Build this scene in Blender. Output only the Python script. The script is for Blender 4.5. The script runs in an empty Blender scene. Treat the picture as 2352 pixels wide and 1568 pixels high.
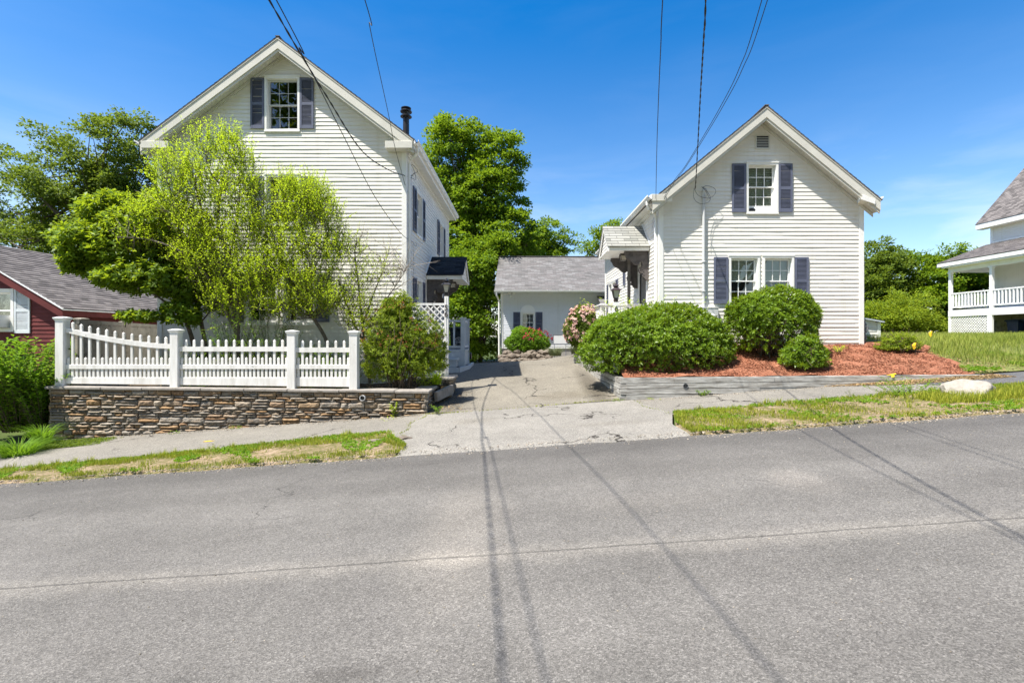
import bpy, bmesh, math, random
import numpy as np
from mathutils import Vector, Matrix

SC = bpy.context.scene
COL = SC.collection
rad = math.radians
random.seed(7)
RNG = np.random.default_rng(11)

# ------------------------------------------------------------------ camera, sky, sun, exposure
F, CX, CY, CAMZ = 1150.0, 1198.0, 770.0, 1.6          # photo measured in a 2352 x 1568 frame
cam = bpy.data.cameras.new("camera")
cam_o = bpy.data.objects.new("camera", cam)
COL.objects.link(cam_o)
cam_o.location = (0, 0, CAMZ)
cam_o.rotation_euler = (rad(90), 0, 0)
cam.sensor_width = 36
cam.lens = 36 * F / 2352
cam.shift_x = -(CX - 1176) / 2352
cam.shift_y = (CY - 784) / 2352
cam.clip_end = 2000
SC.camera = cam_o

SUN_V = Vector((-0.43, -0.28, 1.0)).normalized()       # towards the sun
ELEV = math.asin(SUN_V.z)
sun = bpy.data.lights.new("sun", 'SUN')
sun.energy = 5.0
sun.angle = rad(0.5)
sun.color = (1.0, 0.95, 0.87)
sun_o = bpy.data.objects.new("sun", sun)
COL.objects.link(sun_o)
sun_o.rotation_euler = SUN_V.to_track_quat('Z', 'Y').to_euler()

world = bpy.data.worlds.new("World")
SC.world = world
world.use_nodes = True
wt = world.node_tree
for n in list(wt.nodes):
    wt.nodes.remove(n)
def wn(t, **k):
    n = wt.nodes.new(t)
    for a, b in k.items():
        setattr(n, a, b)
    return n
w_out = wn('ShaderNodeOutputWorld')
w_bg = wn('ShaderNodeBackground')
w_bg.inputs['Strength'].default_value = 0.105
w_sky = wn('ShaderNodeTexSky', sky_type='NISHITA', sun_disc=False)
w_sky.sun_elevation = ELEV
w_sky.sun_rotation = math.atan2(SUN_V.x, SUN_V.y)
w_sky.air_density = 1.0
w_sky.dust_density = 0.7
w_sky.ozone_density = 1.5
w_hsv = wn('ShaderNodeHueSaturation')
w_sat = wn('ShaderNodeMapRange')
w_sat.inputs[1].default_value = 0.0
w_sat.inputs[2].default_value = 0.55
w_sat.inputs[3].default_value = 1.12
w_sat.inputs[4].default_value = 1.52
w_hsv.inputs['Hue'].default_value = 0.503
w_hsv.inputs['Value'].default_value = 1.06
w_tc = wn('ShaderNodeTexCoord')
w_map = wn('ShaderNodeMapping')
w_map.inputs['Scale'].default_value = (1.6, 1.6, 7.0)
w_map.inputs['Rotation'].default_value = (0.12, -0.16, 0.4)
w_noise = wn('ShaderNodeTexNoise')
w_noise.inputs['Scale'].default_value = 2.1
w_noise.inputs['Detail'].default_value = 7
w_noise.inputs['Roughness'].default_value = 0.55
w_noise.inputs['Distortion'].default_value = 0.35
w_ramp = wn('ShaderNodeValToRGB')
w_ramp.color_ramp.elements[0].position = 0.43
w_ramp.color_ramp.elements[0].color = (0, 0, 0, 1)
w_ramp.color_ramp.elements[1].position = 0.72
w_ramp.color_ramp.elements[1].color = (1, 1, 1, 1)
w_sep = wn('ShaderNodeSeparateXYZ')
w_low = wn('ShaderNodeMapRange')                        # wisps thin out towards the zenith
w_low.inputs[1].default_value = 0.02
w_low.inputs[2].default_value = 0.34
w_low.inputs[3].default_value = 0.75
w_low.inputs[4].default_value = 0.02
w_mul = wn('ShaderNodeMath', operation='MULTIPLY')
w_mix = wn('ShaderNodeMixRGB')
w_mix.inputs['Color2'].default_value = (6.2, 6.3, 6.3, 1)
L = wt.links.new
L(w_tc.outputs['Generated'], w_map.inputs['Vector'])
L(w_map.outputs['Vector'], w_noise.inputs['Vector'])
L(w_noise.outputs['Fac'], w_ramp.inputs['Fac'])
L(w_tc.outputs['Generated'], w_sep.inputs['Vector'])
L(w_sep.outputs['Z'], w_low.inputs[0])
L(w_sep.outputs['Z'], w_sat.inputs[0])
L(w_sat.outputs[0], w_hsv.inputs['Saturation'])
L(w_ramp.outputs['Color'], w_mul.inputs[0])
L(w_low.outputs[0], w_mul.inputs[1])
w_fill_bank = wn('ShaderNodeMapRange')                       # unseen cloud bank added behind the camera, neutral fill for the house fronts
w_fill_bank.inputs[1].default_value = 0.1
w_fill_bank.inputs[2].default_value = -0.75
w_fill_bank.inputs[3].default_value = 0.0
w_fill_bank.inputs[4].default_value = 0.3
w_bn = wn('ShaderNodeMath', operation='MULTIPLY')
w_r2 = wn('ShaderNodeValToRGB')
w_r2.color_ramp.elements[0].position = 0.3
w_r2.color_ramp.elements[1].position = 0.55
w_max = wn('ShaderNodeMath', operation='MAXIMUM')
L(w_sep.outputs['Y'], w_fill_bank.inputs[0])
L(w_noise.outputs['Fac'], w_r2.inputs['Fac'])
L(w_fill_bank.outputs[0], w_bn.inputs[0])
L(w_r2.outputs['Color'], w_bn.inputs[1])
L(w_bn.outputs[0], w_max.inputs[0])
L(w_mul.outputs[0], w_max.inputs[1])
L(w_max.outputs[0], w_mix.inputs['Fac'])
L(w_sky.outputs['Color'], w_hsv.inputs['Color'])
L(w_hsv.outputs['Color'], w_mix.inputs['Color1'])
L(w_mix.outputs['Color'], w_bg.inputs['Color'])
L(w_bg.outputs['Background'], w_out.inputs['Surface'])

SC.view_settings.view_transform = 'Standard'
SC.view_settings.look = 'None'
SC.view_settings.gamma = 1
SC.view_settings.exposure = 1.02
SC.render.engine = 'CYCLES'
SC.cycles.max_bounces = 7
SC.cycles.transparent_max_bounces = 8
SC.cycles.use_denoising = True
SC.cycles.sample_clamp_indirect = 8.0

# ------------------------------------------------------------------ helpers
def P(px, py, Y):
    """A point of the photo at depth Y, in metres."""
    return Vector(((px - CX) * Y / F, Y, CAMZ + (CY - py) * Y / F))

def prop(o, label=None, cat=None, group=None, kind=None):
    for k, v in (("label", label), ("category", cat), ("group", group), ("kind", kind)):
        if v is not None:
            o[k] = v
    return o

def empty(name, loc, label, cat, group=None):
    o = bpy.data.objects.new(name, None)
    COL.objects.link(o)
    o.location = loc
    o.empty_display_size = 0.2
    return prop(o, label, cat, group)

def mk(name, me, mats, parent=None):
    o = bpy.data.objects.new(name, me)
    COL.objects.link(o)
    for m in (mats if isinstance(mats, (list, tuple)) else [mats]):
        me.materials.append(m)
    if parent is not None:
        o.parent = parent
        inv = Vector((0, 0, 0))
        p = parent
        while p is not None:
            inv += p.location
            p = p.parent
        o.location = -inv                         # meshes are written in world coordinates
    return o

class MB:
    """Collects shapes that become ONE mesh object."""
    def __init__(s):
        s.v, s.f, s.m, s.uv, s.r = [], [], [], {}, []
        s.mat = 0
        s.rnd = 0.5
    def add(s, vs, fs, uvs=None):
        b = len(s.v)
        s.v.extend([tuple(q) for q in vs])
        s.r.extend([s.rnd] * len(vs))
        for i, f in enumerate(fs):
            if uvs is not None:
                s.uv[len(s.f)] = uvs[i]
            s.f.append(tuple(b + k for k in f))
            s.m.append(s.mat)
    def hexa(s, c):
        s.add(c, [(0, 3, 2, 1), (4, 5, 6, 7), (0, 1, 5, 4), (1, 2, 6, 5), (2, 3, 7, 6), (3, 0, 4, 7)])
    def box(s, x0, x1, y0, y1, z0, z1):
        s.hexa([(x0, y0, z0), (x1, y0, z0), (x1, y1, z0), (x0, y1, z0),
                (x0, y0, z1), (x1, y0, z1), (x1, y1, z1), (x0, y1, z1)])
    def mbox(s, M, u0, u1, o0, o1, z0, z1):
        s.hexa([M(u0, o0, z0), M(u1, o0, z0), M(u1, o1, z0), M(u0, o1, z0),
                M(u0, o0, z1), M(u1, o0, z1), M(u1, o1, z1), M(u0, o1, z1)])
    def bar(s, a, b, w, h, up=(0, 0, 1)):
        a, b = Vector(a), Vector(b)
        d = (b - a).normalized()
        u = Vector(up)
        if abs(d.dot(u)) > 0.98:
            u = Vector((0, 1, 0))
        r = d.cross(u).normalized()
        u = r.cross(d).normalized()
        r, u = r * w / 2, u * h / 2
        s.hexa([a - r - u, a + r - u, a + r + u, a - r + u, b - r - u, b + r - u, b + r + u, b - r + u])
    def prism(s, poly, M, o0, o1):
        """2D polygon (u, z) pushed from o0 to o1."""
        n = len(poly)
        vs = [M(u, o0, z) for u, z in poly] + [M(u, o1, z) for u, z in poly]
        s.add(vs, [tuple(range(n)), tuple(range(2 * n - 1, n - 1, -1))] +
              [(i, (i + 1) % n, n + (i + 1) % n, n + i) for i in range(n)])
    def tube(s, pts, rads, n=8, cap=True):
        pts = [Vector(p) for p in pts]
        if not isinstance(rads, (list, tuple)):
            rads = [rads] * len(pts)
        ref = Vector((0.31, 0.2, 0.93))
        vs = []
        for i, p in enumerate(pts):
            d = (pts[min(i + 1, len(pts) - 1)] - pts[max(i - 1, 0)])
            d = d.normalized() if d.length > 1e-9 else Vector((0, 0, 1))
            q = ref if abs(d.dot(ref)) < 0.95 else Vector((1, 0, 0))
            a = d.cross(q).normalized()
            b = d.cross(a)
            for k in range(n):
                t = 2 * math.pi * k / n
                vs.append(p + (a * math.cos(t) + b * math.sin(t)) * rads[i])
        fs = []
        for i in range(len(pts) - 1):
            for k in range(n):
                k2 = (k + 1) % n
                fs.append((i * n + k, i * n + k2, (i + 1) * n + k2, (i + 1) * n + k))
        if cap:
            fs.append(tuple(range(n)))
            fs.append(tuple(range((len(pts) - 1) * n, len(pts) * n)))
        s.add(vs, fs)
    def lathe(s, c, prof, n=12, sx=1, sy=1, rot=0):
        c = Vector(c)
        vs = []
        for r, z in prof:
            for k in range(n):
                t = 2 * math.pi * k / n + rot
                vs.append((c.x + r * sx * math.cos(t), c.y + r * sy * math.sin(t), c.z + z))
        fs = []
        for i in range(len(prof) - 1):
            for k in range(n):
                k2 = (k + 1) % n
                fs.append((i * n + k, i * n + k2, (i + 1) * n + k2, (i + 1) * n + k))
        fs.append(tuple(range(n)))
        fs.append(tuple(range((len(prof) - 1) * n, len(prof) * n)))
        s.add(vs, fs)
    def build(s, name, mats, parent=None, smooth=False, bevel=0, fixn=True):
        me = bpy.data.meshes.new(name)
        me.from_pydata(s.v, [], s.f)
        if any(s.m):
            me.polygons.foreach_set('material_index', s.m)
        if s.uv:
            uvl = me.uv_layers.new(name="UVMap")
            for fi, u in s.uv.items():
                p = me.polygons[fi]
                for k, li in enumerate(p.loop_indices):
                    uvl.data[li].uv = u[k]
        a = me.attributes.new('rnd', 'FLOAT', 'POINT')
        a.data.foreach_set('value', np.array(s.r, dtype=np.float32))
        if smooth:
            me.polygons.foreach_set('use_smooth', [True] * len(me.polygons))
        if fixn and len(me.polygons) < 60000:
            bm = bmesh.new()
            bm.from_mesh(me)
            bmesh.ops.recalc_face_normals(bm, faces=bm.faces)
            bm.to_mesh(me)
            bm.free()
        o = mk(name, me, mats, parent)
        if bevel:
            b = o.modifiers.new('bevel', 'BEVEL')
            b.width = bevel
            b.segments = 1
            b.limit_method = 'ANGLE'
        return o

def np_mesh(name, V, mats, parent=None, rnd=None, nv=4, midx=None):
    """V: (n, nv, 3) array of separate faces -> one mesh."""
    n = len(V)
    me = bpy.data.meshes.new(name)
    me.vertices.add(n * nv)
    me.vertices.foreach_set('co', np.ascontiguousarray(V, dtype=np.float32).ravel())
    me.loops.add(n * nv)
    me.loops.foreach_set('vertex_index', np.arange(n * nv, dtype=np.int32))
    me.polygons.add(n)
    me.polygons.foreach_set('loop_start', np.arange(0, n * nv, nv, dtype=np.int32))
    me.update(calc_edges=True)
    a = me.attributes.new('rnd', 'FLOAT', 'POINT')
    r = np.repeat(RNG.random(n) if rnd is None else rnd, nv).astype(np.float32)
    a.data.foreach_set('value', r)
    if midx is not None:
        me.polygons.foreach_set('material_index', np.ascontiguousarray(midx, dtype=np.int32))
    return mk(name, me, mats, parent)

# ------------------------------------------------------------------ materials
def new_mat(name):
    m = bpy.data.materials.new(name)
    m.use_nodes = True
    nt = m.node_tree
    b = nt.nodes['Principled BSDF']
    return m, nt, b

def N(nt, t, **k):
    n = nt.nodes.new(t)
    for a, v in k.items():
        if a in n.inputs.keys():
            n.inputs[a].default_value = v
        else:
            setattr(n, a, v)
    return n

def pos_noise(nt, scale, detail=4, rough=0.6, vec=None, sc=None):
    n = N(nt, 'ShaderNodeTexNoise', Scale=scale, Detail=detail, Roughness=rough)
    if vec is None:
        g = N(nt, 'ShaderNodeNewGeometry')
        vec = g.outputs['Position']
    if sc is not None:
        mp = N(nt, 'ShaderNodeMapping')
        mp.inputs['Scale'].default_value = sc
        nt.links.new(vec, mp.inputs['Vector'])
        vec = mp.outputs['Vector']
    nt.links.new(vec, n.inputs['Vector'])
    return n.outputs['Fac']

def ramp(nt, fac, stops):
    r = N(nt, 'ShaderNodeValToRGB')
    e = r.color_ramp.elements
    while len(e) < len(stops):
        e.new(0.5)
    for i, (p, c) in enumerate(stops):
        e[i].position = p
        e[i].color = (*c, 1) if len(c) == 3 else c
    nt.links.new(fac, r.inputs['Fac'])
    return r.outputs['Color']

def mixc(nt, fac, a, b, mode='MIX'):
    m = N(nt, 'ShaderNodeMixRGB', blend_type=mode)
    for i, v in ((0, fac), (1, a), (2, b)):
        if hasattr(v, 'is_output'):
            nt.links.new(v, m.inputs[i])
        elif i == 0:
            m.inputs[0].default_value = v
        else:
            m.inputs[i].default_value = (*v, 1)
    return m.outputs['Color']

def math_n(nt, op, a, b=None, c=None):
    m = N(nt, 'ShaderNodeMath', operation=op)
    for i, v in enumerate((a, b, c)):
        if v is None:
            continue
        if hasattr(v, 'is_output'):
            nt.links.new(v, m.inputs[i])
        else:
            m.inputs[i].default_value = v
    return m.outputs[0]

def bump(nt, b, h, strength=0.3, dist=0.01):
    n = N(nt, 'ShaderNodeBump', Strength=strength, Distance=dist)
    nt.links.new(h, n.inputs['Height'])
    nt.links.new(n.outputs['Normal'], b.inputs['Normal'])

def flat(name, col, rough=0.55, var=0.12, scale=6, metal=0.0, spec=0.4, dirt=None, bmp=0.0):
    """Painted or plain surface with slight unevenness and optional dirt."""
    m, nt, b = new_mat(name)
    f = pos_noise(nt, scale, 5)
    lo = tuple(c * (1 - var) for c in col)
    hi = tuple(min(1, c * (1 + var)) for c in col)
    c = ramp(nt, f, [(0.3, lo), (0.7, hi)])
    if dirt:
        dcol, amount, dsc = dirt
        d = ramp(nt, pos_noise(nt, dsc, 7, 0.7), [(1 - amount, (0, 0, 0)), (min(1, 1 - amount + 0.09), (1, 1, 1))])
        c = mixc(nt, d, c, dcol)
    nt.links.new(c, b.inputs['Base Color'])
    b.inputs['Roughness'].default_value = rough
    b.inputs['Metallic'].default_value = metal
    b.inputs['Specular IOR Level'].default_value = spec
    if bmp:
        bump(nt, b, pos_noise(nt, scale * 8, 4), bmp, 0.004)
    return m

def leaf_mat(name, c1, c2, trans, tcol, rough=0.55, spec=0.16, patch=0.9):
    m, nt, b = new_mat(name)
    at = N(nt, 'ShaderNodeAttribute', attribute_name='rnd')
    c = mixc(nt, at.outputs['Fac'], c1, c2)
    big = ramp(nt, pos_noise(nt, patch, 3), [(0.35, (0.78, 0.8, 0.75)), (0.65, (1.2, 1.15, 1.1))])
    c = mixc(nt, 1.0, c, big, 'MULTIPLY')
    nt.links.new(c, b.inputs['Base Color'])
    b.inputs['Roughness'].default_value = rough
    b.inputs['Specular IOR Level'].default_value = spec
    t = N(nt, 'ShaderNodeBsdfTranslucent')
    tc = mixc(nt, at.outputs['Fac'], tcol, tuple(x * 1.25 for x in tcol))
    nt.links.new(tc, t.inputs['Color'])
    mx = N(nt, 'ShaderNodeMixShader')
    mx.inputs[0].default_value = trans
    nt.links.new(b.outputs[0], mx.inputs[1])
    nt.links.new(t.outputs[0], mx.inputs[2])
    nt.links.new(mx.outputs[0], nt.nodes['Material Output'].inputs['Surface'])
    return m

def shingle_mat(name, cols, pitch=0.14, width=0.3, mort=0.012, dark=(0.03, 0.03, 0.03)):
    m, nt, b = new_mat(name)
    tc = N(nt, 'ShaderNodeTexCoord')
    br = N(nt, 'ShaderNodeTexBrick', offset=0.5, offset_frequency=2)
    br.inputs['Scale'].default_value = 1.0
    br.inputs['Brick Width'].default_value = width
    br.inputs['Row Height'].default_value = pitch
    br.inputs['Mortar Size'].default_value = mort * 0.4
    br.inputs['Mortar Smooth'].default_value = 0.1
    br.inputs['Bias'].default_value = 0.0
    br.inputs['Color1'].default_value = (0, 0, 0, 1)
    br.inputs['Color2'].default_value = (1, 1, 1, 1)
    br.inputs['Mortar'].default_value = (0.5, 0.5, 0.5, 1)
    nt.links.new(tc.outputs['UV'], br.inputs['Vector'])
    n2 = pos_noise(nt, 1.7, 4, sc=(1, 1, 2))
    f = math_n(nt, 'ADD', math_n(nt, 'MULTIPLY', br.outputs['Color'], 0.6), math_n(nt, 'MULTIPLY', n2, 0.5))
    k = len(cols) - 1
    c = ramp(nt, f, [(0.2 + 0.62 * i / k, cc) for i, cc in enumerate(cols)])
    gr = ramp(nt, pos_noise(nt, 190, 2), [(0.3, (0.72, 0.72, 0.72)), (0.7, (1.25, 1.25, 1.25))])
    c = mixc(nt, 1.0, c, gr, 'MULTIPLY')
    c = mixc(nt, math_n(nt, 'MULTIPLY', br.outputs['Fac'], 0.6), c, dark)
    nt.links.new(c, b.inputs['Base Color'])
    b.inputs['Roughness'].default_value = 0.95
    b.inputs['Specular IOR Level'].default_value = 0.2
    bump(nt, b, pos_noise(nt, 150, 2), 0.4, 0.004)
    return m

MT = {}
def vinyl(name, col):
    m, nt, b = new_mat(name)
    f = pos_noise(nt, 0.7, 4, sc=(1, 1, 2.5))
    c = ramp(nt, f, [(0.3, tuple(x * 0.93 for x in col)), (0.7, col)])
    st = ramp(nt, pos_noise(nt, 5.0, 6, 0.7, sc=(1.5, 1.5, 0.5)), [(0.56, (1, 1, 1)), (0.8, (0.86, 0.85, 0.81))])
    c = mixc(nt, 1.0, c, st, 'MULTIPLY')
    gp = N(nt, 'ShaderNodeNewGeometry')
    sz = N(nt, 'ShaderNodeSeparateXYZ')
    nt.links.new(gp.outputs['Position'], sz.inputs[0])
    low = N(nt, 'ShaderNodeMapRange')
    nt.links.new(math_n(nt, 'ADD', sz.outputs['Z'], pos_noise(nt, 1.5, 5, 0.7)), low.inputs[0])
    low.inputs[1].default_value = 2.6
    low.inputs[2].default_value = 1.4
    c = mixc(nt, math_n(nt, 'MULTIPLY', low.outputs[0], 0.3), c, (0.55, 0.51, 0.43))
    sk = ramp(nt, pos_noise(nt, 1.0, 5, 0.65, sc=(5, 5, 0.25)), [(0.55, (1, 1, 1)), (0.75, (0.90, 0.89, 0.86))])
    c = mixc(nt, 1.0, c, sk, 'MULTIPLY')
    nt.links.new(c, b.inputs['Base Color'])
    b.inputs['Roughness'].default_value = 0.5
    b.inputs['Specular IOR Level'].default_value = 0.35
    bump(nt, b, pos_noise(nt, 60, 3, sc=(1, 1, 8)), 0.06, 0.003)
    return m
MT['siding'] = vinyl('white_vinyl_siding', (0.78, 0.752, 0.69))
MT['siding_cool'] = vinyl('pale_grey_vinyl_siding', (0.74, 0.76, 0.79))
MT['red_clap'] = flat('barn_red_clapboard', (0.125, 0.022, 0.02), 0.75, 0.25, 3, dirt=((0.06, 0.02, 0.02), 0.35, 8), bmp=0.15)
MT['trim'] = flat('white_painted_trim', (0.82, 0.81, 0.77), 0.5, 0.05, 4, dirt=((0.62, 0.6, 0.54), 0.36, 5))
MT['trim_cream'] = flat('cream_aluminium_trim', (0.62, 0.60, 0.53), 0.5, 0.06, 3)
MT['white'] = flat('clean_white_vinyl', (0.84, 0.84, 0.83), 0.4, 0.03, 4)
MT['shutter'] = flat('slate_blue_shutter', (0.118, 0.130, 0.185), 0.5, 0.15, 5, spec=0.3)
MT['shutter_white'] = flat('white_shutter_paint', (0.68, 0.72, 0.74), 0.5, 0.06, 5)
MT['bracket'] = flat('grey_brown_carved_wood', (0.105, 0.093, 0.09), 0.7, 0.25, 9)
MT['black'] = flat('black_metal', (0.018, 0.018, 0.022), 0.35, 0.3, 12, spec=0.5)
MT['bronze'] = flat('brown_lantern_metal', (0.045, 0.03, 0.03), 0.4, 0.3, 12, spec=0.5)
MT['pipe'] = flat('grey_painted_iron', (0.12, 0.125, 0.13), 0.5, 0.2, 14)
MT['cable'] = flat('black_cable_jacket', (0.025, 0.025, 0.025), 0.6, 0.2, 20)
MT['grey_metal'] = flat('grey_metal', (0.55, 0.56, 0.56), 0.45, 0.06, 6)
MT['wood_fence'] = flat('weathered_taupe_boards', (0.30, 0.27, 0.22), 0.85, 0.2, 3, dirt=((0.16, 0.14, 0.11), 0.45, 4), bmp=0.2)
MT['soffit'] = flat('soffit_white', (0.76, 0.75, 0.70), 0.55, 0.05, 4)
MT['lattice'] = flat('white_lattice_wood', (0.76, 0.75, 0.74), 0.6, 0.08, 5, dirt=((0.5, 0.47, 0.42), 0.35, 9))
MT['porch_grey'] = flat('pale_grey_porch_paint', (0.50, 0.55, 0.59), 0.55, 0.1, 6)
MT['bin'] = flat('navy_blue_bin_plastic', (0.012, 0.028, 0.085), 0.4, 0.15, 5, spec=0.5)
MT['bin_dark'] = flat('dark_bin_plastic', (0.01, 0.018, 0.025), 0.4, 0.15, 5, spec=0.5)
MT['decal'] = flat('white_decal', (0.6, 0.63, 0.66), 0.5, 0.05, 30)
MT['door'] = flat('taupe_door_paint', (0.17, 0.155, 0.145), 0.5, 0.1, 4)
MT['yellow'] = flat('yellow_marking_plastic', (0.75, 0.47, 0.01), 0.5, 0.1, 9)
MT['blue_rug'] = flat('blue_porch_tarp', (0.02, 0.05, 0.28), 0.6, 0.1, 4)
MT['dark_board'] = flat('brown_vertical_boards', (0.12, 0.10, 0.075), 0.85, 0.2, 3)
MT['mortar'] = flat('dark_joint', (0.06, 0.05, 0.04), 0.95, 0.3, 9)
MT['bark'] = flat('grey_brown_bark', (0.11, 0.085, 0.065), 0.9, 0.35, 14, bmp=0.6)
MT['bark_light'] = flat('pale_lichen_bark', (0.12, 0.10, 0.08), 0.9, 0.4, 16, bmp=0.5)
MT['twig'] = flat('brown_twigs', (0.10, 0.075, 0.05), 0.9, 0.3, 20)
MT['dead_twig'] = flat('bare_grey_twigs', (0.33, 0.29, 0.25), 0.9, 0.2, 20)
MT['lamp_glass'] = flat('frosted_lamp_glass', (0.55, 0.52, 0.45), 0.25, 0.08, 30, spec=0.6)
MT['concrete'] = flat('old_concrete', (0.30, 0.29, 0.27), 0.9, 0.18, 8, bmp=0.3)
MT['blind'] = flat('pale_window_blind', (0.55, 0.56, 0.50), 0.7, 0.05, 5)
MT['ac'] = flat('white_ac_plastic', (0.7, 0.71, 0.72), 0.5, 0.05, 5)
MT['number'] = flat('dark_bronze_numerals', (0.05, 0.035, 0.03), 0.45, 0.2, 20)
MT['sign'] = flat('blank_sign_face', (0.66, 0.67, 0.69), 0.5, 0.02, 4)
MT['sign_frame'] = flat('steel_sign_frame', (0.16, 0.17, 0.22), 0.4, 0.1, 4, metal=0.3)

m, nt, b = new_mat('window_glass')
tr = N(nt, 'ShaderNodeBsdfTransparent')
tr.inputs['Color'].default_value = (0.93, 0.96, 0.94, 1)
gl = N(nt, 'ShaderNodeBsdfGlossy', Roughness=0.01)
lw = N(nt, 'ShaderNodeLayerWeight', Blend=0.28)
fr = math_n(nt, 'ADD', math_n(nt, 'MULTIPLY', lw.outputs['Fresnel'], 0.8), 0.05)
wob = N(nt, 'ShaderNodeBump', Strength=0.03, Distance=0.02)
nt.links.new(pos_noise(nt, 2.5, 2), wob.inputs['Height'])
nt.links.new(wob.outputs['Normal'], gl.inputs['Normal'])
mx = N(nt, 'ShaderNodeMixShader')
nt.links.new(fr, mx.inputs[0])
nt.links.new(tr.outputs[0], mx.inputs[1])
nt.links.new(gl.outputs[0], mx.inputs[2])
nt.links.new(mx.outputs[0], nt.nodes['Material Output'].inputs['Surface'])
MT['glass'] = m

m, nt, b = new_mat('insect_screen_glass')
b.inputs['Base Color'].default_value = (0.035, 0.037, 0.04, 1)
b.inputs['Roughness'].default_value = 0.35
MT['screen'] = m

MT['shingle_dark'] = shingle_mat('black_roof_shingles', [(0.010, 0.013, 0.018), (0.022, 0.028, 0.036), (0.04, 0.05, 0.06)])
MT['shingle_grey'] = shingle_mat('weathered_grey_shingles', [(0.115, 0.11, 0.105), (0.16, 0.155, 0.15), (0.18, 0.165, 0.16), (0.23, 0.225, 0.22)], width=0.34)
MT['shingle_pale'] = shingle_mat('pale_mossy_shingles', [(0.20, 0.205, 0.185), (0.27, 0.27, 0.245), (0.33, 0.33, 0.30)], width=0.38, mort=0.02)
MT['shingle_brown'] = shingle_mat('brown_grey_shingles', [(0.085, 0.078, 0.075), (0.15, 0.135, 0.13), (0.21, 0.19, 0.18)], width=0.28)

# leaves
MT['lf_lime'] = leaf_mat('lime_green_leaves', (0.22, 0.34, 0.012), (0.42, 0.53, 0.02), 0.42, (0.62, 0.80, 0.03))
MT['lf_mag'] = leaf_mat('glossy_broad_leaves', (0.06, 0.12, 0.012), (0.15, 0.235, 0.02), 0.32, (0.42, 0.54, 0.02), rough=0.48, spec=0.2)
MT['lf_dark'] = leaf_mat('dark_green_leaves', (0.055, 0.10, 0.014), (0.14, 0.195, 0.03), 0.30, (0.28, 0.38, 0.03))
MT['lf_maple'] = leaf_mat('maple_green_leaves', (0.05, 0.115, 0.010), (0.175, 0.265, 0.018), 0.32, (0.32, 0.46, 0.02), patch=0.4)
MT['lf_bush'] = leaf_mat('waxy_evergreen_leaves', (0.065, 0.135, 0.008), (0.17, 0.265, 0.015), 0.25, (0.36, 0.5, 0.02), rough=0.42, spec=0.3, patch=1.5)
MT['lf_nandina'] = leaf_mat('nandina_leaves', (0.085, 0.16, 0.015), (0.27, 0.33, 0.03), 0.34, (0.42, 0.52, 0.03))
MT['lf_rust'] = leaf_mat('rusty_seed_heads', (0.22, 0.09, 0.03), (0.35, 0.15, 0.06), 0.2, (0.35, 0.15, 0.05))
MT['lf_shrub'] = leaf_mat('fresh_shrub_leaves', (0.075, 0.17, 0.014), (0.16, 0.27, 0.02), 0.32, (0.27, 0.46, 0.02))
MT['lf_grey'] = leaf_mat('grey_green_sprigs', (0.10, 0.13, 0.06), (0.17, 0.19, 0.10), 0.2, (0.2, 0.24, 0.1))
MT['grass'] = leaf_mat('green_grass_blades', (0.14, 0.20, 0.015), (0.36, 0.36, 0.05), 0.3, (0.40, 0.46, 0.05), patch=0.8)
MT['lawn_grass'] = leaf_mat('long_lawn_grass', (0.15, 0.22, 0.025), (0.34, 0.36, 0.08), 0.3, (0.32, 0.38, 0.07), patch=0.35)
MT['grit'] = leaf_mat('road_grit', (0.12, 0.105, 0.09), (0.42, 0.37, 0.31), 0.0, (0.2, 0.2, 0.2), rough=0.9, spec=0.2)
MT['straw'] = leaf_mat('dry_straw_litter', (0.30, 0.20, 0.10), (0.45, 0.33, 0.18), 0.1, (0.4, 0.3, 0.15))
MT['pink'] = leaf_mat('pale_pink_petals', (0.68, 0.42, 0.38), (0.80, 0.62, 0.57), 0.2, (0.8, 0.5, 0.45))
MT['magenta'] = leaf_mat('red_pink_petals', (0.52, 0.03, 0.09), (0.62, 0.10, 0.10), 0.2, (0.7, 0.08, 0.12))

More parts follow.
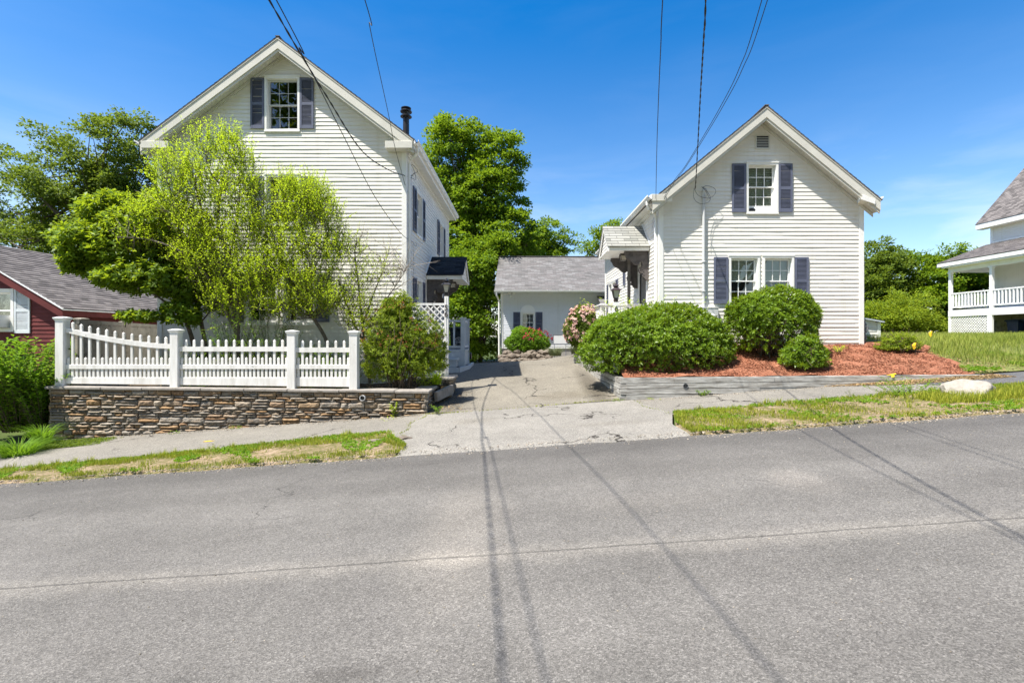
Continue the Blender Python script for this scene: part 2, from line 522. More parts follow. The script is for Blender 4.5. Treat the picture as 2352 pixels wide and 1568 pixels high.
# ---- ground materials
def asphalt(name, base, specks=0.5, seam=None, warm=0.0, patches=()):
    m, nt, b = new_mat(name)
    g = N(nt, 'ShaderNodeNewGeometry')
    pos = g.outputs['Position']
    v = N(nt, 'ShaderNodeTexVoronoi', Scale=115.0)
    nt.links.new(pos, v.inputs['Vector'])
    sep = N(nt, 'ShaderNodeSeparateColor')
    nt.links.new(v.outputs['Color'], sep.inputs[0])
    grains = ramp(nt, sep.outputs[0], [(0.0, (1 - specks,) * 3), (0.55, (1, 1, 1)), (0.85, (1.15,) * 3), (1.0, (1 + specks * 1.5,) * 3)])
    fine = ramp(nt, pos_noise(nt, 160, 2, 0.6, pos), [(0.3, (0.72,) * 3), (0.7, (1.28,) * 3)])
    blot = ramp(nt, pos_noise(nt, 0.55, 5, 0.6, pos), [(0.3, (0.86,) * 3), (0.7, (1.12,) * 3)])
    blot2 = ramp(nt, pos_noise(nt, 3.3, 6, 0.7, pos), [(0.25, (0.88,) * 3), (0.75, (1.1,) * 3)])
    stains = ramp(nt, pos_noise(nt, 1.9, 6, 0.75, pos), [(0.70, (1, 1, 1)), (0.8, (0.6, 0.59, 0.58))])
    c = mixc(nt, 1.0, (base[0] + warm, base[1] + warm * 0.6, base[2]), grains, 'MULTIPLY')
    for k in (fine, blot, blot2, stains):
        c = mixc(nt, 1.0, c, k, 'MULTIPLY')
    sx = N(nt, 'ShaderNodeSeparateXYZ')
    nt.links.new(pos, sx.inputs[0])
    wob = math_n(nt, 'MULTIPLY_ADD', pos_noise(nt, 0.9, 5, 0.65, pos), 0.5, -0.25)
    if seam:
        d = math_n(nt, 'ABSOLUTE', math_n(nt, 'ADD', math_n(nt, 'SUBTRACT', sx.outputs['Y'], seam), math_n(nt, 'MULTIPLY', wob, 0.35)))
        wear = ramp(nt, math_n(nt, 'ADD', d, math_n(nt, 'MULTIPLY', pos_noise(nt, 7, 5, 0.7, pos), 0.3)), [(0.17, (1, 1, 1)), (0.36, (0, 0, 0))])
        c = mixc(nt, math_n(nt, 'MULTIPLY', wear, 0.36), c, mixc(nt, 1.0, c, (1.9, 1.85, 1.75), 'MULTIPLY'))
        d2 = math_n(nt, 'ABSOLUTE', math_n(nt, 'ADD', math_n(nt, 'SUBTRACT', sx.outputs['Y'], seam + 0.02), math_n(nt, 'MULTIPLY', wob, 0.12)))
        crk = ramp(nt, math_n(nt, 'ADD', d2, math_n(nt, 'MULTIPLY', pos_noise(nt, 22, 4, 0.8, pos), 0.02)), [(0.012, (1, 1, 1)), (0.028, (0, 0, 0))])
        c = mixc(nt, math_n(nt, 'MULTIPLY', crk, 0.55), c, (0.02, 0.02, 0.02))
        vc = N(nt, 'ShaderNodeTexVoronoi', Scale=0.3, feature='DISTANCE_TO_EDGE')
        wv = N(nt, 'ShaderNodeVectorMath', operation='ADD')
        nzz = N(nt, 'ShaderNodeTexNoise', Scale=1.6, Detail=6)
        nt.links.new(pos, nzz.inputs['Vector'])
        nt.links.new(pos, wv.inputs[0])
        nt.links.new(nzz.outputs['Color'], wv.inputs[1])
        nt.links.new(wv.outputs[0], vc.inputs['Vector'])
        crk = ramp(nt, vc.outputs['Distance'], [(0.0012, (1, 1, 1)), (0.004, (0, 0, 0))])
        gate = ramp(nt, pos_noise(nt, 0.45, 2, 0.5, pos), [(0.52, (0, 0, 0)), (0.58, (1, 1, 1))])
        c = mixc(nt, math_n(nt, 'MULTIPLY', math_n(nt, 'MULTIPLY', crk, gate), 0.65), c, (0.03, 0.028, 0.026))
        tyre = N(nt, 'ShaderNodeTexWave', Scale=0.28, Distortion=1.5, Detail=3)   # tyre-polished lanes
        tyre.bands_direction = 'Y'
        nt.links.new(pos, tyre.inputs['Vector'])
        c = mixc(nt, 1.0, c, ramp(nt, tyre.outputs['Fac'], [(0.2, (0.95, 0.95, 0.95)), (0.8, (1.05, 1.05, 1.05))]), 'MULTIPLY')
        # the strip along the far edge was laid later and is darker
        e = ramp(nt, math_n(nt, 'ADD', sx.outputs['Y'], math_n(nt, 'MULTIPLY', wob, 1.4)), [(0.0, (0, 0, 0)), (1.0, (1, 1, 1))])
        mr = N(nt, 'ShaderNodeMapRange')
        nt.links.new(math_n(nt, 'ADD', sx.outputs['Y'], wob), mr.inputs[0])
        mr.inputs[1].default_value = 5.3
        mr.inputs[2].default_value = 6.6
        c = mixc(nt, math_n(nt, 'MULTIPLY', mr.outputs[0], 0.45), c, mixc(nt, 1.0, c, (0.45, 0.45, 0.47), 'MULTIPLY'))
    else:
        vc = N(nt, 'ShaderNodeTexVoronoi', Scale=0.42, feature='DISTANCE_TO_EDGE')
        wv = N(nt, 'ShaderNodeVectorMath', operation='ADD')
        nz = N(nt, 'ShaderNodeTexNoise', Scale=2.2, Detail=5)
        nt.links.new(pos, nz.inputs['Vector'])
        nt.links.new(pos, wv.inputs[0])
        nt.links.new(nz.outputs['Color'], wv.inputs[1])
        nt.links.new(wv.outputs[0], vc.inputs['Vector'])
        crk = ramp(nt, vc.outputs['Distance'], [(0.004, (1, 1, 1)), (0.011, (0, 0, 0))])
        gate = ramp(nt, pos_noise(nt, 0.8, 2, 0.5, pos), [(0.46, (0, 0, 0)), (0.52, (1, 1, 1))])
        c = mixc(nt, math_n(nt, 'MULTIPLY', crk, gate), c, (0.035, 0.03, 0.025))
    for (px_, py_, sx_, sy_, col_, amt) in patches:           # tinted patches with a place of their own
        dx = math_n(nt, 'DIVIDE', math_n(nt, 'SUBTRACT', sx.outputs['X'], px_), sx_)
        dy = math_n(nt, 'DIVIDE', math_n(nt, 'SUBTRACT', sx.outputs['Y'], py_), sy_)
        r2 = math_n(nt, 'SQRT', math_n(nt, 'ADD', math_n(nt, 'MULTIPLY', dx, dx), math_n(nt, 'MULTIPLY', dy, dy)))
        r2 = math_n(nt, 'ADD', r2, math_n(nt, 'MULTIPLY', wob, 1.6))
        k = ramp(nt, r2, [(0.35, (1, 1, 1)), (1.0, (0, 0, 0))])
        c = mixc(nt, math_n(nt, 'MULTIPLY', k, amt), c, mixc(nt, 1.0, c, col_, 'MULTIPLY'))
    nt.links.new(c, b.inputs['Base Color'])
    b.inputs['Roughness'].default_value = 0.9
    b.inputs['Specular IOR Level'].default_value = 0.25
    h = math_n(nt, 'ADD', v.outputs['Distance'], math_n(nt, 'MULTIPLY', pos_noise(nt, 120, 2, 0.6, pos), 0.4))
    bump(nt, b, h, 0.55, 0.006)
    return m
MT['road'] = asphalt('road_asphalt', (0.146, 0.137, 0.124), 0.36, seam=3.67,
                     patches=[(-0.5, 4.2, 0.5, 1.6, (1.5, 1.46, 1.4), 0.6), (1.2, 4.6, 1.0, 0.35, (1.35, 1.33, 1.3), 0.4),
                              (2.7, 4.9, 0.35, 0.5, (1.5, 1.45, 1.4), 0.5), (-0.9, 2.45, 0.25, 0.08, (0.6, 0.59, 0.58), 0.5),
                              (-1.7, 2.3, 0.35, 0.1, (0.65, 0.63, 0.61), 0.5)])
MT['walk'] = asphalt('old_pale_asphalt', (0.205, 0.192, 0.168), 0.42, warm=0.006)
MT['drive'] = asphalt('driveway_asphalt', (0.20, 0.183, 0.150), 0.45, warm=0.006,
                      patches=[(-1.6, 11.6, 0.6, 1.8, (0.4, 0.39, 0.38), 0.8), (1.7, 12.2, 0.35, 3.0, (0.42, 0.4, 0.38), 0.8),
                               (0.9, 11.3, 1.0, 0.5, (0.7, 0.66, 0.6), 0.5), (-0.2, 15.0, 0.5, 2.2, (0.75, 0.73, 0.7), 0.5)])
MT['apron'] = asphalt('pale_apron_asphalt', (0.232, 0.219, 0.195), 0.4, warm=0.006, patches=[(-0.9, 9.3, 0.5, 0.4, (0.78, 0.75, 0.7), 0.5), (1.4, 8.2, 0.9, 0.25, (0.8, 0.78, 0.75), 0.5)])
MT['walk_dark'] = asphalt('newer_dark_asphalt', (0.11, 0.108, 0.108), 0.5)

def soil(name, stops, scale, bmp=0.5, extra=None):
    m, nt, b = new_mat(name)
    f = pos_noise(nt, scale, 7, 0.72)
    f2 = pos_noise(nt, scale * 9, 4, 0.7, sc=(1, 1.4, 1))
    ff = math_n(nt, 'ADD', math_n(nt, 'MULTIPLY', f, 0.55), math_n(nt, 'MULTIPLY', f2, 0.45))
    c = ramp(nt, ff, stops)
    nt.links.new(c, b.inputs['Base Color'])
    b.inputs['Roughness'].default_value = 0.95
    b.inputs['Specular IOR Level'].default_value = 0.15
    bump(nt, b, f2, bmp, 0.02)
    return m
MT['verge'] = soil('sandy_verge', [(0.38, (0.07, 0.085, 0.02)), (0.46, (0.13, 0.12, 0.045)), (0.52, (0.22, 0.165, 0.10)), (0.60, (0.33, 0.25, 0.175))], 2.6)
MT['mulch'] = soil('red_bark_mulch', [(0.32, (0.08, 0.03, 0.018)), (0.44, (0.24, 0.092, 0.052)), (0.55, (0.36, 0.155, 0.092)), (0.68, (0.48, 0.28, 0.19))], 7, 0.9)
MT['chips'] = leaf_mat('red_bark_chips', (0.12, 0.042, 0.024), (0.52, 0.25, 0.16), 0.0, (0.3, 0.1, 0.06), rough=0.9, spec=0.1)
MT['bed'] = soil('garden_soil', [(0.3, (0.035, 0.028, 0.02)), (0.5, (0.08, 0.06, 0.04)), (0.68, (0.17, 0.12, 0.07))], 4)
MT['lawn'] = soil('lawn_turf', [(0.3, (0.06, 0.09, 0.02)), (0.5, (0.14, 0.16, 0.045)), (0.7, (0.30, 0.25, 0.13))], 1.2)
MT['earth'] = soil('rough_grassy_earth', [(0.3, (0.035, 0.05, 0.015)), (0.5, (0.06, 0.085, 0.02)), (0.7, (0.11, 0.11, 0.045))], 1.0)

m, nt, b = new_mat('fieldstone')
at = N(nt, 'ShaderNodeAttribute', attribute_name='rnd')
c = ramp(nt, at.outputs['Fac'], [(0.0, (0.15, 0.13, 0.105)), (0.25, (0.23, 0.205, 0.17)), (0.48, (0.30, 0.265, 0.215)), (0.66, (0.26, 0.20, 0.135)),
                                 (0.80, (0.29, 0.18, 0.085)), (0.88, (0.21, 0.125, 0.065)), (1.0, (0.36, 0.31, 0.24))])
gn = N(nt, 'ShaderNodeNewGeometry')
st = ramp(nt, pos_noise(nt, 6, 6, 0.7, sc=(1, 1, 2.2)), [(0.48, (0, 0, 0)), (0.66, (1, 1, 1))])
c = mixc(nt, math_n(nt, 'MULTIPLY', st, 0.42), c, (0.24, 0.14, 0.06))
c = mixc(nt, 1.0, c, ramp(nt, pos_noise(nt, 28, 6, 0.75), [(0.28, (0.55, 0.55, 0.55)), (0.7, (1.35, 1.35, 1.35))]), 'MULTIPLY')
nt.links.new(c, b.inputs['Base Color'])
b.inputs['Roughness'].default_value = 0.9
bump(nt, b, pos_noise(nt, 22, 7, 0.75), 0.8, 0.02)
MT['stone'] = m
MT['cap'] = flat('bluestone_cap', (0.27, 0.245, 0.215), 0.85, 0.25, 7, dirt=((0.15, 0.13, 0.10), 0.42, 6), bmp=0.4)
MT['rock'] = flat('granite_rock', (0.32, 0.29, 0.245), 0.9, 0.25, 9, dirt=((0.2, 0.17, 0.13), 0.42, 9), bmp=0.8)
MT['rubble'] = flat('brown_rubble_rock', (0.17, 0.14, 0.11), 0.9, 0.35, 7, dirt=((0.12, 0.09, 0.07), 0.45, 8), bmp=0.8)

m, nt, b = new_mat('peeling_white_timber')
f = pos_noise(nt, 3.0, 7, 0.75, sc=(0.6, 0.6, 7))
c = ramp(nt, f, [(0.36, (0.14, 0.125, 0.105)), (0.48, (0.34, 0.325, 0.295)), (0.60, (0.50, 0.49, 0.455))])
gz = ramp(nt, pos_noise(nt, 40, 5, 0.7, sc=(0.15, 0.15, 1)), [(0.3, (0.72, 0.72, 0.72)), (0.65, (1.1, 1.1, 1.1))])
c = mixc(nt, 1.0, c, gz, 'MULTIPLY')
nt.links.new(c, b.inputs['Base Color'])
b.inputs['Roughness'].default_value = 0.8
bump(nt, b, pos_noise(nt, 40, 5, 0.7, sc=(0.15, 0.15, 1)), 0.4, 0.006)
MT['timber'] = m

m, nt, b = new_mat('mildewed_white_fence_vinyl')
f = pos_noise(nt, 9, 7, 0.75)
sp = ramp(nt, f, [(0.66, (0, 0, 0)), (0.70, (1, 1, 1))])
str_ = ramp(nt, pos_noise(nt, 2.2, 5, 0.65, sc=(3, 3, 0.5)), [(0.44, (0, 0, 0)), (0.72, (1, 1, 1))])
c = mixc(nt, math_n(nt, 'MULTIPLY', str_, 0.5), (0.75, 0.735, 0.70), (0.38, 0.35, 0.29))
c = mixc(nt, math_n(nt, 'MULTIPLY', sp, 0.85), c, (0.07, 0.07, 0.05))
nt.links.new(c, b.inputs['Base Color'])
b.inputs['Roughness'].default_value = 0.5
MT['fence'] = m

# ------------------------------------------------------------------ the lie of the land
def sm(t):
    t = np.clip(t, 0, 1)
    return t * t * (3 - 2 * t)

def r_(x):
    return 0.07 * np.clip(x, -60, 60)

def zwalk(x, y):
    return r_(x) + 0.018 * (y - 7.1)

def zdrive(x, y):
    p = np.interp(y, [10.3, 11, 12, 14, 15, 16, 17.5, 19, 22, 27, 40], [0.055, 0.12, 0.225, 0.42, 0.53, 0.625, 0.67, 0.60, 0.38, 0.15, 0.0])
    w = sm((np.asarray(y) - 10.6) / 4)
    return p + np.clip(x, -4, 4) * (0.07 * (1 - w) + 0.05 * w) + 0.10 * np.clip(np.asarray(x) - 0.6, 0, 4) * sm((np.asarray(y) - 15) / 4)

def zmulch(x, y):
    return 0.695 + 0.008 * (x - 2) + (1.30 - 0.695) * np.clip((y - 10.65) / 2.1, 0, 1.05)

def zlawn(x, y):
    a = r_(x) + 0.10
    b = 1.44 + 0.003 * x
    return a + (b - a) * sm((y - 10.2) / 4.2)

def zbase(x, y):
    """The rough ground under everything."""
    f = r_(x) + 0.018 * np.maximum(0, y - 7.1) - 0.05
    left = -0.62 + 0.5 * sm((y - 16) / 14)
    mid = zdrive(x, y) - 0.06
    right = zlawn(x, y) - 0.08
    w1 = sm((x + 8.5) / 5.0)
    w2 = sm((x - 3) / 6.0)
    bk = left * (1 - w1) + mid * w1
    bk = bk * (1 - w2) + right * w2
    t = sm((y - 10.2) / 0.6)
    return f * (1 - t) + bk * t

def sheet(name, xs, ys, zf, m, mask=None, noise=0.0, parent=None):
    xs, ys = np.asarray(xs, float), np.asarray(ys, float)
    X, Y = np.meshgrid(xs, ys)
    Z = zf(X, Y)
    if noise:
        Z = Z + noise * (np.sin(X * 7.1 + np.cos(Y * 5.3) * 2) + np.sin(Y * 9.7 + X * 3.1)) * 0.5
    nx, ny = len(xs), len(ys)
    V = np.stack([X, Y, Z], -1).reshape(-1, 3)
    fs = []
    for j in range(ny - 1):
        for i in range(nx - 1):
            if mask is None or mask((xs[i] + xs[i + 1]) / 2, (ys[j] + ys[j + 1]) / 2):
                fs.append((j * nx + i, j * nx + i + 1, (j + 1) * nx + i + 1, (j + 1) * nx + i))
    me = bpy.data.meshes.new(name)
    me.from_pydata(V.tolist(), [], fs)
    me.polygons.foreach_set('use_smooth', [True] * len(me.polygons))
    o = mk(name, me, m, parent)
    return o

def strip(name, xs, y0f, y1f, zf, m, n=10, noise=0.0, lip=None, ends=(0, 0)):
    """Ground strip between two wavy edges y0f(x), y1f(x)."""
    V, fs = [], []
    xs = np.asarray(xs, float)
    for i, x in enumerate(xs):
        a, b = y0f(x), y1f(x)
        for k in range(n + 1):
            y = a + (b - a) * k / n
            z = float(zf(x, y))
            if k == 0 and lip is not None:
                z = lip(x)
            if noise and 0 < k < n:
                z += noise * (math.sin(x * 6.3 + k) + math.sin(x * 13.7 + k * 2.1)) * 0.5
            if i == 0:
                z -= ends[0]
            if i == len(xs) - 1:
                z -= ends[1]
            V.append((x, y, z))
    for i in range(len(xs) - 1):
        for k in range(n):
            fs.append((i * (n + 1) + k, (i + 1) * (n + 1) + k, (i + 1) * (n + 1) + k + 1, i * (n + 1) + k + 1))
    me = bpy.data.meshes.new(name)
    me.from_pydata(V, [], fs)
    me.polygons.foreach_set('use_smooth', [True] * len(me.polygons))
    return mk(name, me, m)

def wob(x, a=0.03):
    return a * (math.sin(x * 3.1) + math.sin(x * 7.7 + 1.3) * 0.6 + math.sin(x * 17.3 + 0.4) * 0.35)

gx = np.concatenate([np.linspace(-260, -34, 12), np.arange(-30, 40.1, 0.5), np.linspace(44, 260, 12)])
gy = np.concatenate([np.linspace(-120, -6, 8), np.arange(-5, 10.1, 1.0), np.arange(10.25, 20, 0.25), np.arange(20, 50, 1.0), np.linspace(52, 420, 12)])
prop(sheet('terrain', gx, gy, zbase, MT['earth']), kind='structure')

road_edge = lambda x: 7.12 + wob(x, 0.025) + (0.0 if x > -4 else 0.0)
prop(strip('road', np.concatenate([np.linspace(-90, -16, 12), np.arange(-15, 16.1, 0.12), np.linspace(17, 90, 12)]),
           lambda x: -3.2, road_edge, lambda x, y: r_(x) + 0.0, MT['road'], n=6), kind='structure')
walk_in = lambda x: float(np.interp(x, [-30, -9, -6, -3.5, -1.9, 2.5, 4.5, 9, 30], [7.65, 7.7, 8.05, 8.6, 8.75, 8.65, 8.85, 9.1, 9.2])) + wob(x, 0.02)
prop(strip('sidewalk', np.arange(-40, 8.45, 0.12), walk_in, lambda x: 10.62, lambda x, y: zwalk(x, y) + 0.018, MT['walk'], n=6), kind='structure')
prop(strip('sidewalk_dark_section', np.arange(8.0, 40, 0.2), lambda x: walk_in(x) + max(0, (8.9 - x)) * 0.9, lambda x: 10.62 + (0.1 if x > 9.9 else 0),
           lambda x, y: zwalk(x, y) + 0.026, MT['walk_dark'], n=5), kind='structure')
ap0 = lambda y: -1.86 - 0.16 * math.sin((y - 7) * 1.5) - 0.12 * (y - 7.1) * 0.3
def apron():
    V, fs = [], []
    ys = np.arange(7.05, 10.46, 0.1)
    nx = 24
    for j, y in enumerate(ys):
        xl = float(np.interp(y, [7.0, 7.6, 8.4, 8.75, 8.8, 10.5], [-2.1, -2.1, -2.5, -2.6, -2.1, -2.05]))
        xr = float(np.interp(y, [7.0, 7.8, 8.7, 10.5], [2.42, 2.35, 2.62, 2.3]))
        for i in range(nx + 1):
            x = xl + (xr - xl) * i / nx
            V.append((x, y, float(zwalk(x, y)) + (0.024 + 0.012 * min(1, (y - 7) / 0.6) if j > 1 else (-0.03 if j == 0 else 0.006))))
    for j in range(len(ys) - 1):
        for i in range(nx):
            a = j * (nx + 1) + i
            fs.append((a, a + 1, a + nx + 2, a + nx + 1))
    me = bpy.data.meshes.new('driveway_apron')
    me.from_pydata(V, [], fs)
    me.polygons.foreach_set('use_smooth', [True] * len(fs))
    return mk('driveway_apron', me, MT['apron'])
prop(apron(), kind='structure')
def drive():
    V, fs = [], []
    ys = np.concatenate([np.arange(10.3, 20, 0.15), np.arange(20, 32, 0.5)])
    nx = 30
    for j, y in enumerate(ys):
        xl, xr = -2.3 if y < 15.2 else -2.95, float(np.interp(y, [10, 16, 18, 22, 30], [2.3, 2.0, 2.1, 2.6, 4]))
        for i in range(nx + 1):
            x = xl + (xr - xl) * i / nx
            yy = y
            if j == 0:
                yy = 10.36 + 0.08 * math.sin(x * 1.3) + 0.05 * abs(x)
            V.append((x, yy, float(zdrive(x, y)) + 0.03))
    for j in range(len(ys) - 1):
        for i in range(nx):
            a = j * (nx + 1) + i
            fs.append((a, a + 1, a + nx + 2, a + nx + 1))
    me = bpy.data.meshes.new('driveway')
    me.from_pydata(V, [], fs)
    me.polygons.foreach_set('use_smooth', [True] * len(fs))
    return mk('driveway', me, MT['drive'])
prop(drive(), kind='structure')
verge_l = strip('verge', np.arange(-30, -1.62, 0.1), lambda x: road_edge(x) - 0.02, lambda x: walk_in(x) + 0.05 if x < -2.2 else 8.45 - (x + 2.2) * 1.9,
                lambda x, y: zwalk(x, y) + 0.05, MT['verge'], n=10, noise=0.02, lip=lambda x: r_(x) - 0.02, ends=(0, .06))
verge_r = strip('verge', np.arange(2.38, 30, 0.1), lambda x: road_edge(x) - 0.02, lambda x: min(walk_in(x) + 0.05, 7.7 + (x - 2.38) * 4),
                lambda x, y: zwalk(x, y) + 0.05, MT['verge'], n=10, noise=0.02, lip=lambda x: r_(x) - 0.02, ends=(.07, 0))
for v in (verge_l, verge_r):
    prop(v, kind='structure')
prop(sheet('garden_bed', np.arange(-9.8, -1.9, 0.2), np.arange(10.7, 13.3, 0.2), lambda x, y: 0.36 + 0.04 * np.sin(x * 2) - .0115 * (x + 6) + 0.08 * (y - 10.7) / 2, MT['bed'], noise=0.03), kind='structure')
def mulch_mask(x, y):
    if y > 13.6 and x > 3.6:
        return False
    if x < float(np.interp(y, [10.6, 16.2], [2.2, 2.0])):
        return False
    return x < float(np.interp(y, [10.5, 11.1, 12.0, 13.6], [9.75, 9.7, 9.9, 10.3])) + 0.18 * math.sin(y * 5.1)
prop(sheet('mulch_bed', np.arange(1.7, 10.9, 0.08), np.arange(10.6, 16.6, 0.08), lambda x, y: zmulch(x, y) + 0.02, MT['mulch'], mulch_mask, noise=0.025), kind='structure')
lx = np.concatenate([np.arange(8.9, 30, 0.25), np.arange(30, 70, 4)])
ly = np.concatenate([np.arange(10.6, 24, 0.2), np.arange(24, 60, 2)])
prop(sheet('lawn', lx, ly, lambda x, y: zlawn(x, y) + np.where((x < 10.6) & (y > 10.6) & (y < 13.8), -0.07, 0.0), MT['lawn']), kind='structure')

# ------------------------------------------------------------------ building pieces
def nz(u, k, s):
    return math.sin(u * 2.3 + k * 1.7 + s) * 0.5 + math.sin(u * 5.1 + k * 2.9 + s * 2) * 0.3 + math.sin(u * 9.7 + k * 0.7) * 0.2

def laps(mb, M, u0, u1, z0, z1, pitch, butt, clip=None, holes=(), seed=0.0, amp=0.0034, seg=0.4):
    """Overlapping courses (clapboards, shingles) on the face M(u, out, z)."""
    k = 0
    za = z0
    while za < z1 - 1e-6:
        zb = min(za + pitch, z1)
        cuts = sorted({za, zb, *[h[2] for h in holes if za < h[2] < zb], *[h[3] for h in holes if za < h[3] < zb]})
        for a, b in zip(cuts[:-1], cuts[1:]):
            la, ra = (u0, u1) if clip is None else clip(a)
            lb, rb = (u0, u1) if clip is None else clip(b)
            la, lb, ra, rb = max(la, u0), max(lb, u0), min(ra, u1), min(rb, u1)
            if ra - la < 0.01:
                continue
            if rb < lb:
                lb = rb = (lb + rb) / 2
            hs = sorted([(h[0], h[1]) for h in holes if h[2] < b - 1e-6 and h[3] > a + 1e-6])
            edges = [(la, lb)]
            for h0, h1 in hs:
                edges += [(h0, h0), (h1, h1)]
            edges.append((ra, rb))
            for e in range(0, len(edges), 2):
                (sa, sb), (ea, eb) = edges[e], edges[e + 1]
                if ea - sa < 0.004:
                    continue
                ts = [i / max(1, int((ea - sa) / seg)) for i in range(max(1, int((ea - sa) / seg)) + 1)]
                jt = []
                if butt > .011:                                        # butt joints between lengths of siding
                    ph = (math.sin(k * 12.9898 + seed * 78.2) * 43758.5) % 1.0
                    uj = u0 + ph * 3.2
                    while uj < ea:
                        if uj > sa + .05 and uj < ea - .05:
                            jt.append((uj - sa) / (ea - sa))
                        uj += 2.6 + 1.2 * ((ph * 7 + uj) % 1.0)
                ts = sorted(ts + jt)
                n = len(ts) - 1
                oa, ob = butt * (1 - (a - za) / pitch), butt * (1 - (b - za) / pitch)
                for i in range(n):
                    t0, t1 = ts[i], ts[i + 1]
                    lift = .0024 if sum(1 for q in jt if q <= t0 + 1e-6) % 2 else 0.0
                    ua0, ua1 = sa + (ea - sa) * t0, sa + (ea - sa) * t1
                    ub0, ub1 = sb + (eb - sb) * t0, sb + (eb - sb) * t1
                    w0, w1 = amp * nz(ua0, k, seed) * oa / butt + lift, amp * nz(ua1, k, seed) * oa / butt + lift
                    mb.add([M(ua0, oa + w0, a), M(ua1, oa + w1, a), M(ub1, ob + lift * .6, b), M(ub0, ob + lift * .6, b)], [(0, 1, 2, 3)],
                           [[(ua0, a - z0 + 0.001), (ua1, a - z0 + 0.001), (ub1, b - z0 - 0.001), (ub0, b - z0 - 0.001)]])
                    if a == za:
                        mb.add([M(ua0, 0, a), M(ua1, 0, a), M(ua1, oa + w1, a), M(ua0, oa + w0, a)], [(0, 1, 2, 3)],
                               [[(ua0, a - z0 + 0.001)] * 4])
        za = zb
        k += 1

def front(Y):
    return lambda u, o, z: (u, Y - o, z)
def right_face(X):
    return lambda u, o, z: (X + o, u, z)
def left_face(X):
    return lambda u, o, z: (X - o, u, z)

def ring(mb, M, u0, u1, z0, z1, t, o0, o1, tb=None, tt=None):
    tb = t if tb is None else tb
    tt = t if tt is None else tt
    mb.mbox(M, u0, u1, o0, o1, z0, z0 + tb)
    mb.mbox(M, u0, u1, o0, o1, z1 - tt, z1)
    mb.mbox(M, u0, u0 + t, o0, o1, z0 + tb, z1 - tt)
    mb.mbox(M, u1 - t, u1, o0, o1, z0 + tb, z1 - tt)

def window(parent, M, u0, u1, z0, z1, cas=0.055, blind=None, screen=False, cols=3, rows=2, recess=0.06, panel=0.0, sash_m='white', muntins=True, label=None, mw=.0085):
    """Double-hung window: casing > sash, pane, blind."""
    mb = MB()
    ring(mb, M, u0, u1, z0, z1, cas, -0.005, 0.034, tb=cas * 0.9)
    mb.mbox(M, u0 - 0.012, u1 + 0.012, 0.0, 0.046, z1 - 0.004, z1 + 0.022)
    mb.mbox(M, u0 - 0.008, u1 + 0.008, -0.004, 0.044, z0 - 0.02, z0 + 0.004)
    i0, i1, j0, j1 = u0 + cas, u1 - cas, z0 + cas * 0.9, z1 - cas
    ring(mb, M, i0 - 0.004, i1 + 0.004, j0 - 0.004, j1 + 0.004, 0.012, -0.16, -0.004)   # jamb liner
    w = mb.build('window', MT['trim'], parent)
    if label:
        w['label'] = label
    i0 += 0.012; i1 -= 0.012; j0 += 0.012 + panel; j1 -= 0.012
    jm = (j0 + j1) / 2
    s = MB()
    st = 0.038
    ring(s, M, i0, i1, jm - 0.016, j1, st, -recess - 0.03, -recess, tb=0.032)
    ring(s, M, i0, i1, j0, jm + 0.02, st, -recess - 0.065, -recess - 0.034, tt=0.036, tb=0.05)
    if muntins:
        for (a, b, o) in ((jm + 0.016, j1 - st, recess), (j0 + 0.05, jm - 0.016, recess + 0.034)):
            for c in range(1, cols):
                x = i0 + st + (i1 - i0 - 2 * st) * c / cols
                s.mbox(M, x - mw, x + mw, -o - 0.026, -o - 0.006, a, b)
            for r in range(1, rows):
                z = a + (b - a) * r / rows
                s.mbox(M, i0 + st, i1 - st, -o - 0.024, -o - 0.008, z - mw, z + mw)
    s.build('sash', MT[sash_m], w)
    p = MB()
    p.mbox(M, i0 + st * .5, i1 - st * .5, -recess - 0.022, -recess - 0.018, jm, j1 - st * .5)
    p.mbox(M, i0 + st * .5, i1 - st * .5, -recess - 0.056, -recess - 0.052, j0 + 0.02, jm)
    p.build('pane', MT['screen'] if screen else MT['glass'], w)
    if panel:
        q = MB()
        q.mbox(M, i0 - 0.002, i1 + 0.002, -recess - 0.05, -recess - 0.02, j0 - panel, j0)
        q.build('filler_panel', MT['white'], w)
        h = MB()
        c = M(i0 + 0.13, -recess - 0.012, j0 - panel * 0.55)
        h.lathe((0, 0, 0), [(0.085, 0), (0.085, 0.01), (0.06, 0.012), (0.06, 0.004)], 20, 1.0, 0.62)
        vs = []
        for v in h.v:
            vs.append((c[0] + v[0], c[1] - v[2], c[2] + v[1]))
        h.v = vs
        h.build('exhaust_hole', MT['black'], w)
    if blind:
        bz = MB()
        za = j1 - (j1 - j0) * blind
        n = max(6, int((j1 - za) / 0.05))
        for k in range(n):
            z0_, z1_ = za + (j1 - za) * k / n, za + (j1 - za) * (k + 1) / n
            bz.add([M(i0, -recess - 0.085, z0_), M(i1, -recess - 0.085, z0_), M(i1, -recess - 0.10, z1_), M(i0, -recess - 0.10, z1_)], [(0, 1, 2, 3)])
        bz.build('blind', MT['blind'], w)
    return w

